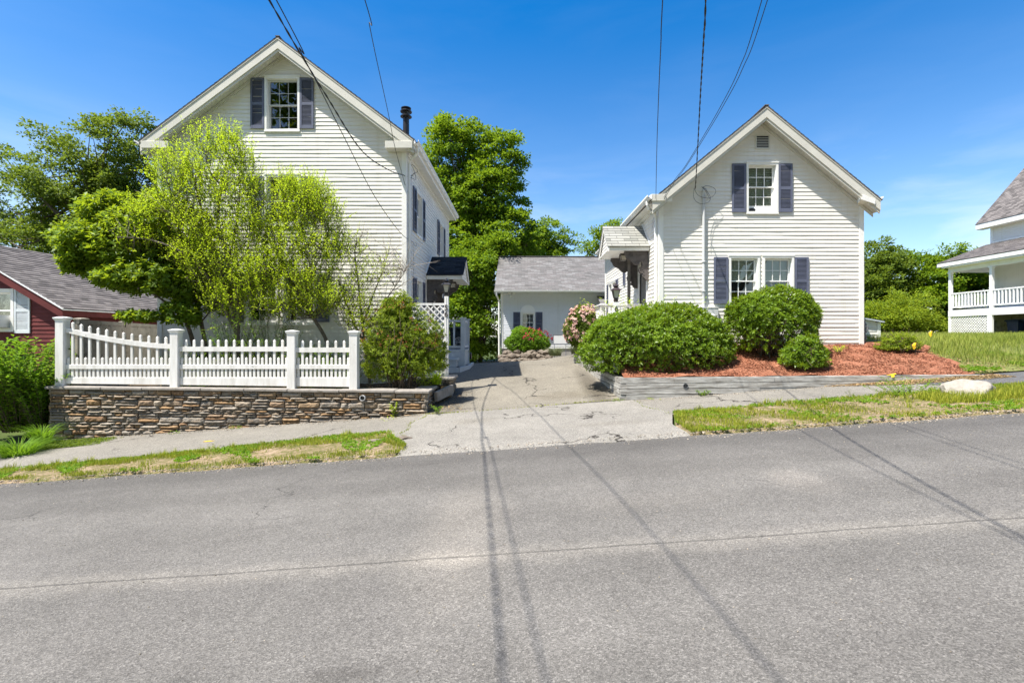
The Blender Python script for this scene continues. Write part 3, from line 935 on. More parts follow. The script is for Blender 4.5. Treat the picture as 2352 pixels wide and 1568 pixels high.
def shutter(parent, M, u0, u1, z0, z1, m='shutter'):
    mb = MB()
    st = 0.05 if u1 - u0 > 0.3 else 0.04
    ob, of = 0.012, 0.042
    mb.mbox(M, u0, u0 + st, ob, of, z0, z1)
    mb.mbox(M, u1 - st, u1, ob, of, z0, z1)
    zm = z0 + (z1 - z0) * 0.49
    rails = [(z0, z0 + 0.085), (zm - 0.035, zm + 0.035), (z1 - 0.055, z1)]
    for a, b in rails:
        mb.mbox(M, u0 + st, u1 - st, ob, of - 0.002, a, b)
    mb.mbox(M, u0 + st, u1 - st, ob - 0.004, ob + 0.002, z0 + 0.085, z1 - 0.055)
    for a, b in ((rails[0][1], rails[1][0]), (rails[1][1], rails[2][0])):
        n = int((b - a) / 0.031)
        for k in range(n):
            z = a + (b - a) * (k + 0.5) / n
            h = (b - a) / n * 0.62
            mb.hexa([M(u0 + st, ob + 0.003, z + h * .15), M(u1 - st, ob + 0.003, z + h * .15), M(u1 - st, of - 0.006, z - h * .75), M(u0 + st, of - 0.006, z - h * .75),
                     M(u0 + st, ob + 0.003, z + h * .45), M(u1 - st, ob + 0.003, z + h * .45), M(u1 - st, of - 0.006, z - h * .45), M(u0 + st, of - 0.006, z - h * .45)])
    return mb.build('shutter', MT[m], parent)

def roof_face(mb, a0, a1, e, rdg, along, pitch=0.14, butt=0.009, seed=0, edge=0.0, seg=1.5):
    """Shingled slope from eave line point e to ridge point rdg (2D: horizontal, z), running a0..a1 along the other axis."""
    d = Vector((rdg[0] - e[0], rdg[1] - e[1]))
    ln = d.length
    d /= ln
    n = Vector((-d.y, d.x))
    if n.y < 0:
        n = -n
    if along == 'y':
        M = lambda u, o, s: (e[0] + d.x * s + n.x * o, u, e[1] + d.y * s + n.y * o)
    else:
        M = lambda u, o, s: (u, e[0] + d.x * s + n.x * o, e[1] + d.y * s + n.y * o)
    laps(mb, M, a0, a1, 0, ln, pitch, butt, seed=seed, amp=0.002, seg=seg)
    # deck under the shingles
    t = 0.03
    mb.mbox(M, a0 + 0.004, a1 - 0.004, -t, -0.002, 0.004, ln - 0.004)

def corner_board(mb, x, y, sx, sy, z0, z1, w=0.095, t=0.024):
    """L-shaped board on a house corner; sx, sy = outward signs of the two walls."""
    xa, xb = sorted((x + sx * t, x - sx * w))
    mb.box(xa, xb, *sorted((y + sy * t, y - sy * 0.004)), z0, z1)
    ya, yb = sorted((y - sy * 0.006, y - sy * w))
    mb.box(*sorted((x + sx * (t - 0.001), x + sx * 0.0)), ya, yb, z0, z1)

def gutter(mb, side, x, y0, y1, z, w=0.12, h=0.105):
    """K-style gutter along Y; side = outward sign in X, x = fascia face."""
    s = side
    pr = [(0, h), (0, 0), (w * .62, 0), (w * .72, h * .35), (w, h * .62), (w, h), (w - .012, h), (w - .012, h * .66), (w * .65, h * .1), (.01, h * .1), (.01, h)]
    mb.prism([(x + s * a, z + b) for a, b in pr], lambda u, o, zz: (u, o, zz), y0, y1)

def hood(parent, side, X, y0, y1, ze, zr, reach, mshing, zunder, fas_m='trim'):
    """Gabled door hood whose ridge runs out of the side wall (along X)."""
    ym = (y0 + y1) / 2
    s = side
    xo = X + s * reach
    xa, xb = sorted((X + s * 0.02, xo + s * 0.02))
    h = MB()
    # flat boxed soffit with fascia
    h.box(xa, xb, y0 + 0.03, y1 - 0.03, zunder, zunder + 0.03)
    h.box(xa, xb, y0 + 0.002, y0 + 0.03, zunder - 0.012, ze - 0.012)
    h.box(xa, xb, y1 - 0.03, y1 - 0.002, zunder - 0.012, ze - 0.012)
    body = h.build('hood_soffit', MT[fas_m], parent)
    g = MB()
    M = (lambda u, o, z: (xo - 0.03 + o, u, z)) if s > 0 else (lambda u, o, z: (xo + 0.03 - o, u, z))
    sl = (zr - ze) / (ym - y0)
    laps(g, M, y0 + 0.03, y1 - 0.03, zunder + 0.03, zr - 0.06, 0.1, 0.012, clip=lambda z: (ym - (zr - 0.05 - z) / sl, ym + (zr - 0.05 - z) / sl))
    g.build('hood_gable', MT['siding'], parent)
    r = MB()
    M2 = lambda u, o, z: (xo + s * o, u, z)
    d = 0.13
    r.prism([(y0 - 0.04, ze - 0.03), (ym, zr - 0.005), (ym, zr - 0.005 - d), (y0 - 0.04, ze - 0.03 - d)], M2, -0.005, 0.025)
    r.prism([(y1 + 0.04, ze - 0.03), (y1 + 0.04, ze - 0.03 - d), (ym, zr - 0.005 - d), (ym, zr - 0.005)], M2, -0.005, 0.025)
    r.build('hood_rake', MT[fas_m], parent)
    f = MB()
    a, b = sorted((X + s * 0.02, xo + s * 0.045))
    roof_face(f, a, b, (y0 - 0.05, ze - 0.02), (ym, zr + 0.02), 'x', seed=3)
    roof_face(f, a, b, (y1 + 0.05, ze - 0.02), (ym, zr + 0.02), 'x', seed=4)
    f.build('hood_roof', MT[mshing], parent)
    # flashing against the wall
    fl = MB()
    M3 = lambda u, o, z: (X + s * o, u, z)
    for q, yy in ((1, y0 - 0.06), (-1, y1 + 0.06)):
        fl.prism([(yy, ze + 0.0), (ym, zr + 0.045), (ym, zr + 0.10), (yy, ze + 0.055)], M3, 0.0, 0.032)
    fl.build('flashing', MT['trim'], parent)

BR = [(0, 0), (1, 0), (1, .07), (.95, .10), (.92, .15), (.90, .2), (.86, .25), (.80, .28), (.73, .30), (.67, .34), (.62, .39), (.56, .44), (.50, .46), (.44, .455), (.39, .42),
      (.37, .375), (.395, .34), (.35, .325), (.29, .345), (.25, .40), (.24, .47), (.27, .53), (.33, .57), (.37, .62), (.375, .68), (.34, .73), (.28, .755), (.22, .76),
      (.20, .79), (.235, .825), (.23, .87), (.18, .895), (.15, .91), (.12, .96), (.07, 1), (0, 1)]
def bracket(parent, side, X, y, ztop, w, h, t=0.085):
    s = side
    mb = MB()
    pts = [(X + s * (0.02 + u * w), ztop - v * h) for u, v in BR]
    M = lambda u, o, z: (u, y + o, z)
    mb.prism(pts, M, -t / 2, t / 2)
    for off in (-t / 2 - 0.004, t / 2 + 0.004):                       # raised carved rim and scrolls
        mb.tube([Vector((p[0], y + off, p[1])) for p in pts[2:-1]], 0.014, 6)
        for (cu, cv, r0) in ((.47, .36, .085), (.27, .66, .085), (.72, .13, .07)):
            sp = []
            for k in range(15):
                a = k * 0.62
                r = r0 * (1 - k / 17)
                sp.append(Vector((X + s * (0.02 + (cu + r * math.cos(a) * 1.2) * w), y + off, ztop - (cv + r * math.sin(a)) * h)))
            mb.tube(sp, 0.009, 5)
        for (cu, cv, du, dv) in ((.1, .1, .28, .05), (.08, .45, .02, .2), (.3, .2, .25, -.1), (.1, .25, .12, .12)):
            a = Vector((X + s * (0.02 + cu * w), y + off, ztop - cv * h))
            c = Vector((X + s * (0.02 + (cu + du) * w), y + off, ztop - (cv + dv) * h))
            mb.tube([a, (a + c) / 2 + Vector((0, 0, 0.02)), c], [0.004, 0.014, 0.003], 5)
    return mb.build('bracket', MT['bracket'], parent)

def box_light(parent, x, y, z, m='bronze'):
    mb = MB()
    mb.box(x - .1, x + .1, y - .1, y + .1, z - .03, z)
    mb.lathe((x, y, z - .05), [(.15, 0), (.15, .02)], 4, rot=PI4)
    mb.lathe((x, y, z - .19), [(.10, 0), (.10, .012)], 4, rot=PI4)
    for a in (-1, 1):
        for b_ in (-1, 1):
            mb.bar((x + a * .07, y + b_ * .07, z - .185), (x + a * .1, y + b_ * .1, z - .04), .014, .014)
    l = mb.build('ceiling_light', MT[m], parent)
    g = MB()
    g.lathe((x, y, z - .178), [(.088, 0), (.128, .128)], 4, rot=PI4)
    g.build('lamp_glass', MT['lamp_glass'], l)
PI4 = math.pi / 4

def downspout(parent, pts, r=0.036):
    mb = MB()
    mb.tube(pts, r, 8)
    o = mb.build('downspout', MT['trim'], parent)
    return o

def fasten(mb, p, r):
    mb.lathe((p[0], p[1], p[2]), [(r, -0.015), (r * 1.25, -0.01), (r * 1.25, 0.01), (r, 0.015)], 10)

def gable_house(name, label, cat, X0, X1, Yf, Yb, zb, xc, zap, slope, holes_f, holes_r, holes_l, ov=0.30, eov=0.25, zsof=5.0, roofm='shingle_grey', sidem='siding', pitch=0.1016, seed=0.0, loc=None):
    h = empty(name, loc or ((X0 + X1) / 2, (Yf + Yb) / 2, zb), label, cat)
    w = MB()
    clip = lambda z: (max(X0, xc - (zap - 0.22 - z) / slope), min(X1, xc + (zap - 0.22 - z) / slope))
    laps(w, front(Yf), X0, X1, zb, zap - 0.25, pitch, 0.0135, clip=clip, holes=holes_f, seed=seed)
    zt = zap - slope * max(X1 - xc, xc - X0) - 0.05
    laps(w, right_face(X1), Yf, Yb, zb, zt, pitch, 0.0135, holes=holes_r, seed=seed + 2)
    laps(w, left_face(X0), Yf, Yb, zb, zt, pitch, 0.0135, holes=holes_l, seed=seed + 4)
    w.prism([(X0, zb), (X1, zb), (X1, zt), (xc, zap - 0.22), (X0, zt)], lambda u, o, z: (u, Yb + o, z), -0.02, 0)
    w.build('wall', MT[sidem], h)
    # roof
    ya, yb = Yf - ov, Yb + ov
    rf = MB()
    el, er = X0 - eov, X1 + eov
    roof_face(rf, ya - 0.02, yb, (el - 0.04, zap - slope * (xc - el + 0.04)), (xc, zap), 'y', seed=1)
    roof_face(rf, ya - 0.02, yb, (er + 0.04, zap - slope * (er + 0.04 - xc)), (xc, zap), 'y', seed=2)
    rf.bar((xc, ya - 0.022, zap + 0.006), (xc, yb, zap + 0.006), 0.10, 0.022)
    rf.build('roof', MT[roofm], h)
    # rake boards
    rk = MB()
    zr = lambda x, d: zap - slope * abs(x - xc) - d
    def chev(d0, d1, y0, y1, xa=el, xb=er):
        for q in (0, 1):
            x_ = xa if q == 0 else xb
            pl = [(x_, zr(x_, d0)), (xc, zr(xc, d0)), (xc, zr(xc, d1)), (x_, zr(x_, d1))]
            if q:
                pl.reverse()
            rk.prism(pl, lambda u, o, z: (u, o, z), y0, y1)
    chev(0.035, 0.29, ya - 0.0, ya + 0.035)
    chev(0.27, 0.36, ya + 0.022, ya + 0.06)
    chev(0.03, 0.06, ya - 0.014, ya + 0.01)
    chev(0.29, 0.30, ya + 0.06, Yf - 0.002)
    chev(0.31, 0.39, Yf - 0.034, Yf - 0.008)
    rk.build('rake_board', MT['trim_cream'], h)
    sf = MB()
    for k in range(int((zap - zsof) / 0.09) - 3):                     # ribs of the sloping soffit
        for q in (-1, 1):
            x_ = xc + q * (0.05 + k * 0.085 / max(slope, .6))
            if el < x_ < er:
                sf.box(x_ - .004, x_ + .004, ya + 0.062, Yf - 0.036, zr(x_, 0.309), zr(x_, 0.302))
    for q, xw, xe in ((-1, X0, el), (1, X1, er)):
        xa, xb = sorted((xw, xe))
        sf.box(xa, xb, ya + 0.04, Yb + ov - 0.03, zsof - 0.012, zsof)
        for k in range(int((Yb - Yf) / 0.3)):
            y = Yf + 0.2 + k * 0.3
            sf.box(xa + 0.03, xb - 0.03, y, y + 0.008, zsof - 0.016, zsof - 0.011)
        sf.box(*sorted((xw + q * 0.002, xw + q * 0.05)), Yf + 0.1, Yb, zsof - 0.10, zsof - 0.013)
    sf.build('soffit', MT['soffit'], h)
    for q, xe in ((-1, el), (1, er)):
        fa = MB()
        x0, x1 = sorted((xe, xe + q * 0.022))
        fa.box(x0, x1, ya + 0.04, yb, zsof - 0.025, zap - slope * abs(xe - xc) - 0.035)
        fa.build('fascia', MT['trim'], h)
        fa = MB()
        xw = X0 if q < 0 else X1                                       # boxed end of the eave under the rake
        pl = [(xe, zsof - 0.02), (xw - q * 0.25, zsof - 0.02), (xw - q * 0.25, zap - slope * abs(xw - q * 0.25 - xc) - 0.05), (xe, zap - slope * abs(xe - xc) - 0.05)]
        fa.prism(pl if q > 0 else pl[::-1], lambda u, o, z: (u, o, z), ya + 0.061, ya + 0.075)
        fa.build('eave_end', MT['trim'], h)
    for x_, y_, sx_, sy_ in ((X0, Yf, -1, -1), (X1, Yf, 1, -1), (X1, Yb, 1, 1), (X0, Yb, -1, 1)):
        cb = MB()
        corner_board(cb, x_, y_, sx_, sy_, zb, zsof - 0.02)
        cb.build('corner_board', MT['trim'], h)
    fd = MB()
    fd.box(X0 + 0.02, X1 - 0.02, Yf + 0.02, Yb - 0.02, zb - 1.3, zb + 0.001)
    fd.build('foundation', MT['concrete'], h)
    return h

def eave_return(parent, x0, x1, ya, yb, z0, z1, name='eave_return'):
    mb = MB()
    ya -= 0.024
    mb.hexa([(x0, ya, z0), (x1, ya, z0), (x1, yb, z0), (x0, yb, z0), (x0, ya, z1 - .02), (x1, ya, z1 - .02), (x1, yb, z1 + 0.03), (x0, yb, z1 + 0.03)])
    return mb.build(name, MT['trim_cream'], parent, bevel=0.004)

fx = lambda px, s=90.0: (px - CX) / s
fz = lambda py, s=90.0: CAMZ + (CY - py) / s
YL = F / 90.0                                                       # plane of both house fronts, 12.78 m

# ------------------------------------------------------------------ the taller house on the left
WL = dict(gable=(fx(608.6), fx(689.2), fz(302), fz(177)), second=(fx(608.6), fx(689.2), fz(518), fz(402)),
          ga=(fx(562), fx(640), fz(745), fz(623)), gb=(fx(648), fx(725), fz(745), fz(623)))
ins = lambda w, t=0.03: (w[0] + t, w[1] - t, w[2] + t, w[3] - t)
LX0, LX1, LYB = -9.26, -2.956, 20.2
side_w = lambda a, b: (YL * a, YL * b)
ws = [(YL * 1.098 - .05, YL * 1.158), (YL * 1.406 - .05, YL * 1.470)]
z2 = (1.6 + (770 - 519) / 90 - 0.1, 1.6 + (770 - 402) / 90)
SW = [(ws[0][0], ws[0][1], 4.42, 5.67), (ws[1][0], ws[1][1], 4.42, 5.67), (ws[0][0], ws[0][1], 1.95, 3.2), (17.9, 18.65, 1.95, 3.2)]
house_l = gable_house('clapboard_house', 'tall white clapboard house with blue shutters and a black metal flue, behind the picket fence', 'house',
                      LX0, LX1, YL, LYB, 0.25, -6.08, 9.04, 0.751, [ins(w) for w in WL.values()], [ins(w) for w in SW] + [(15.95, 16.85, 0.72, 2.75)], [], zsof=6.30, roofm='shingle_brown', seed=0.3)
for k, w in WL.items():
    window(house_l, front(YL), *w, sash_m='grey_metal', mw=.0045)
for (a, b, w) in ((576.6, 608, 'gable'), (689.9, 721.3, 'gable'), (576, 607.5, 'second'), (690, 721.5, 'second'), (530, 561, 'ga'), (726, 757, 'gb')):
    shutter(house_l, front(YL), fx(a), fx(b), WL[w][2] + 0.06, WL[w][3] - 0.04)
for w in SW:
    window(house_l, right_face(LX1), *w, screen=True, sash_m='white', muntins=False)
for w in SW[:3]:
    shutter(house_l, right_face(LX1), w[0] - 0.42, w[0] - 0.015, w[2] + 0.02, w[3] - 0.02)
    shutter(house_l, right_face(LX1), w[1] + 0.015, w[1] + 0.40, w[2] + 0.02, w[3] - 0.02)
shutter(house_l, right_face(LX1), 17.5, 17.87, 1.97, 3.18)
shutter(house_l, right_face(LX1), 18.68, 19.05, 1.97, 3.18)
eave_return(house_l, -3.40, -2.72, YL - .30, YL - .02, 6.26, 6.45)
eave_return(house_l, -9.47, -8.80, YL - .30, YL - .02, 6.26, 6.45)
mb = MB(); gutter(mb, 1, LX1 + .272, YL - .31, LYB + .32, 6.36)
for k in range(12):
    y = YL + 0.3 + k * 0.62
    mb.box(LX1 + .33, LX1 + .39, y, y + .03, 6.345, 6.36)
mb.build('gutter', MT['trim'], house_l)
mb = MB(); gutter(mb, -1, LX0 - .272, YL - .31, LYB + .32, 6.36); mb.build('gutter', MT['trim'], house_l)
downspout(house_l, [(LX1 + .33, YL - .12, 6.36), (LX1 + .33, YL - .1, 6.24), (LX1 + .26, YL - .06, 6.15), (LX1 + .1, YL + .10, 6.1), (LX1 + .062, YL + .13, 6.02), (LX1 + .062, YL + .13, 0.5)])
mb = MB()
mb.tube([(LX1 + .04, YL + .36, 5.66), (LX1 + .04, YL + .36, 0.6)], 0.022, 8)
mb.tube([(LX1 + .04, YL + .36, 5.66), (LX1 + .05, YL + .37, 5.76), (LX1 + .10, YL + .38, 5.80)], [0.024, 0.034, 0.026], 8)
mb.build('conduit', MT['grey_metal'], house_l)
mb = MB()
fc = Vector((-3.46, 15.0, 6.9))
mb.lathe(fc, [(.11, 0), (.11, .32), (.092, .33), (.092, 1.22), (.17, 1.23), (.17, 1.25), (.10, 1.30), (.11, 1.36), (.17, 1.37), (.175, 1.40), (.155, 1.41), (.10, 1.47), (.15, 1.48), (.15, 1.5)], 18)
mb.build('flue_pipe', MT['black'], house_l, smooth=False)
# door, hood, brackets and light on the driveway side
mb = MB(); mb.mbox(right_face(LX1), 15.98, 16.82, -0.06, -0.02, .74, 2.72)
for a in (1.05, 1.9):
    mb.mbox(right_face(LX1), 16.1, 16.7, -0.02, 0.0, a, a + .6)
d = mb.build('door', MT['door'], house_l)
mb = MB(); ring(mb, right_face(LX1), 15.87, 16.93, .68, 2.85, .1, 0.0, .036, tb=.05); mb.build('door_casing', MT['trim'], d)
mb = MB(); mb.lathe((LX1 + .02, 16.1, 1.72), [(.03, 0), (.035, .02), (.02, .05)], 10); mb.build('handle', MT['black'], d)
hood(house_l, 1, LX1, 15.45, 17.29, 3.486, 4.14, 1.12, 'shingle_dark', 3.34)
bracket(house_l, 1, LX1, 15.62, 3.33, 0.80, 0.86)
bracket(house_l, 1, LX1, 17.12, 3.33, 0.80, 0.86)
box_light(house_l, LX1 + .72, 16.35, 3.335)

# stoop with railing beside the door
st = empty('stoop', (-2.2, 15.6, .5), 'pale grey wooden stoop with railing and a step under the black shingled hood', 'porch')
mb = MB()
mb.box(LX1 + .03, -1.92, 15.15, 15.30, .40, .62)
mb.hexa([(-1.92, 15.15, .4), (-1.86, 15.12, .4), (-1.62, 15.75, .4), (-1.70, 15.80, .4), (-1.92, 15.15, .63), (-1.86, 15.12, .63), (-1.62, 15.75, .66), (-1.70, 15.80, .66)])
mb.hexa([(-1.70, 15.80, .4), (-1.62, 15.75, .4), (-1.62, 17.0, .45), (-1.70, 17.0, .45), (-1.70, 15.80, .66), (-1.62, 15.75, .66), (-1.62, 17.0, .68), (-1.70, 17.0, .68)])
mb.build('curb', MT['porch_grey'], st)
mb = MB(); mb.box(LX1 + .03, -2.02, 15.45, 15.85, .62, .83); mb.box(LX1 + .03, -1.98, 15.40, 15.86, .83, .875); mb.build('step', MT['porch_grey'], st)
mb = MB(); mb.box(LX1 + .03, -1.84, 15.86, 17.25, .62, 1.10); mb.box(LX1 + .03, -1.80, 15.84, 17.25, 1.10, 1.14); mb.build('landing', MT['porch_grey'], st)
for y in (15.90, 17.2):
    mb = MB(); mb.box(-1.93, -1.80, y - .05, y + .05, .6, 2.12); mb.box(-1.95, -1.76, y - .08, y + .08, 2.12, 2.165); mb.build('post', MT['porch_grey'], st)
for (y0, y1, x0, x1, ax) in ((15.86, 15.94, LX1 + .03, -1.93, 'x'), (15.95, 17.15, -1.90, -1.83, 'y')):
    mb = MB()
    for z in (1.20, 2.02):
        mb.box(x0, x1, y0, y1, z, z + .07)
    n = 7 if ax == 'x' else 9
    for k in range(n):
        t = (k + .5) / n
        if ax == 'x':
            x = x0 + (x1 - x0) * t
            if k in (1, 3, 5):
                mb.box(x - .03, x + .03, y0 + .02, y1 - .02, 1.27, 2.02)
        else:
            y = y0 + (y1 - y0) * t
            mb.box(x0 + .015, x1 - .015, y - .02, y + .02, 1.27, 2.02)
    mb.build('railing', MT['porch_grey'], st)

# ------------------------------------------------------------------ the lower house on the right
RX0, RX1, RYB = 3.52, 8.70, 21.0
WR = dict(up=(fx(1713.4), fx(1786.6), fz(490.5), fz(374.5)), a=(fx(1673.4), fx(1744.5), fz(701), fz(588)), b=(fx(1751), fx(1822.8), fz(701), fz(588)))
SR = [(18.6, 20.12, 2.45, 3.66)]
house_r = gable_house('clapboard_house', 'lower white clapboard house with a square gable vent and round evergreen bushes in front', 'house',
                      RX0, RX1, YL, RYB, 1.31, 6.11, 7.325, 0.818, [ins(w) for w in WR.values()], [], [ins(w) for w in SR] + [(14.02, 14.92, 1.55, 3.45)], zsof=4.97, roofm='shingle_brown', seed=5.2)
window(house_r, front(YL), *WR['up'], blind=0.97, panel=0.11, recess=0.075)
window(house_r, front(YL), *WR['a'], blind=0.5, recess=0.075)
window(house_r, front(YL), *WR['b'], blind=0.5, recess=0.075)
for (a, b, w, dz) in ((1680.4, 1712.6, 'up', 0.03), (1787.2, 1818.8, 'up', .03), (1638.7, 1671.6, 'a', .04), (1824.3, 1855.7, 'b', .04)):
    shutter(house_r, front(YL), fx(a), fx(b), WR[w][2] + dz, WR[w][3] - 0.03)
window(house_r, left_face(RX0), 18.6, 19.36, 2.45, 3.66, muntins=False)
window(house_r, left_face(RX0), 19.36, 20.12, 2.45, 3.66, muntins=False)
shutter(house_r, left_face(RX0), 18.18, 18.57, 2.45, 3.66)
shutter(house_r, left_face(RX0), 20.15, 20.5, 2.45, 3.66)
shutter(house_r, left_face(RX0), 16.9, 17.22, 3.3, 4.3)
eave_return(house_r, 3.24, 3.585, YL - .30, YL - .02, 4.945, 5.13)
mb = MB()
mb.hexa([(8.43, YL - .326, 4.99), (8.80, YL - .326, 4.86), (8.93, YL - .02, 4.86), (8.56, YL - .02, 4.95), (8.50, YL - .326, 5.10), (8.80, YL - .326, 4.98), (8.93, YL - .02, 5.0), (8.52, YL - .02, 5.13)])
mb.build('eave_return', MT['trim'], house_r)
mb = MB(); gutter(mb, -1, RX0 - .272, YL - .33, RYB + .3, 4.985); mb.build('gutter', MT['trim'], house_r)
mb = MB(); gutter(mb, 1, RX1 + .272, YL - .2, RYB + .3, 4.985); mb.build('gutter', MT['trim'], house_r)
downspout(house_r, [(RX0 - .34, YL - .1, 4.99), (RX0 - .34, YL - .1, 4.9), (RX0 - .30, YL - .08, 4.80), (RX0 - .1, YL + .07, 4.72), (RX0 - .064, YL + .12, 4.62), (RX0 - .064, YL + .12, 1.3)])
mb = MB()
gv = (fx(1734), fx(1767.2), fz(343.8), fz(310.6))
ring(mb, front(YL), *gv, .03, 0, .03)
for k in range(7):
    z = gv[2] + .045 + k * .042
    mb.hexa([(gv[0] + .03, YL - .003, z + .012), (gv[1] - .03, YL - .003, z + .012), (gv[1] - .03, YL - .024, z - .012), (gv[0] + .03, YL - .024, z - .012),
             (gv[0] + .03, YL - .003, z + .020), (gv[1] - .03, YL - .003, z + .020), (gv[1] - .03, YL - .024, z - .004), (gv[0] + .03, YL - .024, z - .004)])
v = mb.build('gable_vent', MT['trim_cream'], house_r)
mb = MB(); mb.mbox(front(YL), gv[0] + .03, gv[1] - .03, .0145, .0165, gv[2] + .03, gv[3] - .03); mb.build('vent_opening', MT['black'], v)
# electric service: mast, clamps, meters
mb = MB()
cxm = fx(1614.8)
mb.tube([(cxm, YL - .05, fz(708)), (cxm, YL - .05, fz(448))], .036, 10)
for py in (454, 602, 669):
    fasten(mb, (cxm, YL - .05, fz(py)), .044)
mb.tube([(cxm, YL - .05, fz(448)), (cxm, YL - .06, fz(440)), (cxm + .06, YL - .1, fz(438))], [.036, .05, .038], 10)
mb.build('service_mast', MT['grey_metal'], house_r)
mb = MB(); mb.box(fx(1594), fx(1645.5), YL - .14, YL - .012, fz(748), fz(708))
mb.box(fx(1594) - .01, fx(1645.5) + .01, YL - .15, YL - .012, fz(708.0), fz(706.5))
ms = mb.build('meter_box', MT['grey_metal'], house_r, bevel=.006)
for px in (1608, 1631):
    mb = MB()
    mb.lathe((0, 0, 0), [(.085, 0), (.085, .05), (.078, .055), (.078, .10), (.05, .12)], 20)
    mb.v = [(fx(px) + a, YL - .14 - c, fz(729) + b_) for a, b_, c in mb.v]
    mb.build('electric_meter', MT['grey_metal'], ms)
# gas riser at the far corner
mb = MB()
gxp = RX1 + .12
mb.tube([(RX1, YL + .1, 2.0), (gxp - .03, YL + .1, 2.0), (gxp, YL + .1, 1.96), (gxp, YL + .1, 1.2)], .026, 8)
mb.lathe((gxp, YL + .1, 1.72), [(.03, -.06), (.055, -.05), (.06, 0), (.05, .05), (.03, .06)], 10)
mb.lathe((gxp, YL + .1, 1.88), [(.03, -.03), (.05, -.02), (.05, .02), (.03, .03)], 8)
mb.lathe((gxp, YL + .1, 1.55), [(.03, -.05), (.06, -.04), (.045, 0), (.06, .03), (.03, .05)], 8)
mb.tube([(gxp + .05, YL + .06, 1.74), (gxp + .05, YL + .06, 1.84)], .03, 8)
mb.build('gas_riser', MT['pipe'], house_r)
mb = MB(); mb.mbox(left_face(RX0), 14.05, 14.89, -.07, -.03, 1.55, 3.42)
d = mb.build('door', MT['door'], house_r)
mb = MB(); ring(mb, left_face(RX0), 13.94, 15.0, 1.5, 3.52, .1, 0, .034, tb=.05); mb.build('door_casing', MT['trim'], d)
mb = MB(); mb.box(RX0 - .36, RX0 - .27, 14.93, 14.97, 1.5, 3.9); mb.build('door_post', MT['door'], d)
hood(house_r, -1, RX0, 13.70, 15.32, 4.047, 4.738, 1.13, 'shingle_pale', 3.93)
bracket(house_r, -1, RX0, 13.86, 3.92, 0.66, 0.80)
bracket(house_r, -1, RX0, 15.16, 3.92, 0.80, 0.90)
box_light(house_r, RX0 - .60, 14.35, 3.925)

# deck with balusters by that door
dk = empty('deck', (2.9, 15, 1.3), 'white railed deck at the side door of the lower house', 'deck')
mb = MB(); mb.box(2.25, 3.5, 13.75, 17.2, 1.42, 1.5); mb.build('platform', MT['porch_grey'], dk)
mb = MB()
for (a, b_) in (((2.28, 14.2), (2.28, 17.1)), ((2.28, 14.2), (3.45, 14.2))):
    for z in (1.6, 2.42):
        mb.bar((a[0], a[1], z), (b_[0], b_[1], z), .07, .05)
    L_ = math.dist(a, b_)
    n = int(L_ / .12)
    for k in range(n + 1):
        x, y = a[0] + (b_[0] - a[0]) * k / n, a[1] + (b_[1] - a[1]) * k / n
        mb.box(x - .018, x + .018, y - .018, y + .018, 1.6, 2.42)
mb.bar((2.28, 14.1, 2.47), (2.28, 17.2, 2.47), .13, .03)
mb.bar((2.2, 14.2, 2.47), (3.45, 14.2, 2.47), .13, .03)
mb.build('railing', MT['white'], dk)
for y in (14.2, 15.7, 17.15):
    mb = MB(); mb.box(2.23, 2.33, y - .05, y + .05, .8, 2.5); mb.build('post', MT['white'], dk)

# bulkhead lean-to behind the right corner
bl = empty('shed', (9.9, 15.6, 1.45), 'small white lean-to shed at the back corner of the lower house', 'shed')
mb = MB()
laps(mb, front(15.2), 8.75, 10.86, 1.42, 2.35, .1016, .0135, clip=lambda z: (8.75, min(10.86, 10.86 - (z - 2.0) / .19)))
laps(mb, right_face(10.86), 15.2, 17, 1.42, 2.0, .1016, .0135)
mb.build('wall', MT['siding'], bl)
mb = MB(); mb.hexa([(8.75, 15.1, 2.37), (10.95, 15.1, 1.985), (10.95, 17, 1.985), (8.75, 17, 2.37), (8.75, 15.1, 2.41), (10.95, 15.1, 2.025), (10.95, 17, 2.025), (8.75, 17, 2.41)])
mb.build('roof', MT['porch_grey'], bl)
mb = MB(); corner_board(mb, 10.86, 15.2, 1, -1, 1.42, 1.99, .07); mb.build('corner_board', MT['trim'], bl)

# ------------------------------------------------------------------ garage at the end of the driveway
GY = 25.6
g = lambda px: (px - CX) / (F / GY)
gz_ = lambda py: CAMZ + (CY - py) / (F / GY)
GX0, GX1 = g(1151), 9.5
gar = empty('garage', (4, 28, .9), 'white clapboard garage with a grey shingled roof across the end of the driveway', 'garage')
gw = [(g(1195.5), g(1229.3), gz_(764), gz_(717)), (g(1323), g(1357), gz_(764), gz_(717))]
mb = MB()
laps(mb, front(GY), GX0, GX1, gz_(800), 3.95, .1016, .0125, holes=[ins(w) for w in gw], seed=8)
laps(mb, left_face(GX0), GY, GY + 8, gz_(800), 6.3, .1016, .0125, clip=lambda z: (GY + max(0, (z - 3.9) / .585), GY + 8 - max(0, (z - 3.9) / .585)))
mb.box(GX0 + .05, GX1, GY + 7.9, GY + 8, .9, 3.9)
mb.build('wall', MT['siding_cool'], gar)
mb = MB()
zr_ = 6.24
roof_face(mb, GX0 - .30, GX1 + .3, (GY - .68, 3.86), (GY + 4, zr_), 'x', seed=5, pitch=.145, seg=2)
roof_face(mb, GX0 - .30, GX1 + .3, (GY + 8.6, 3.86), (GY + 4, zr_), 'x', seed=6, pitch=.145, seg=2)
mb.bar((GX0 - .31, GY + 4, zr_ + .01), (GX1 + .3, GY + 4, zr_ + .01), .25, .03)
mb.build('roof', MT['shingle_grey'], gar)
mb = MB()
mb.box(GX0 - .28, GX1, GY - .62, GY, 3.78, 3.80)
mb.build('soffit', MT['soffit'], gar)
mb = MB()
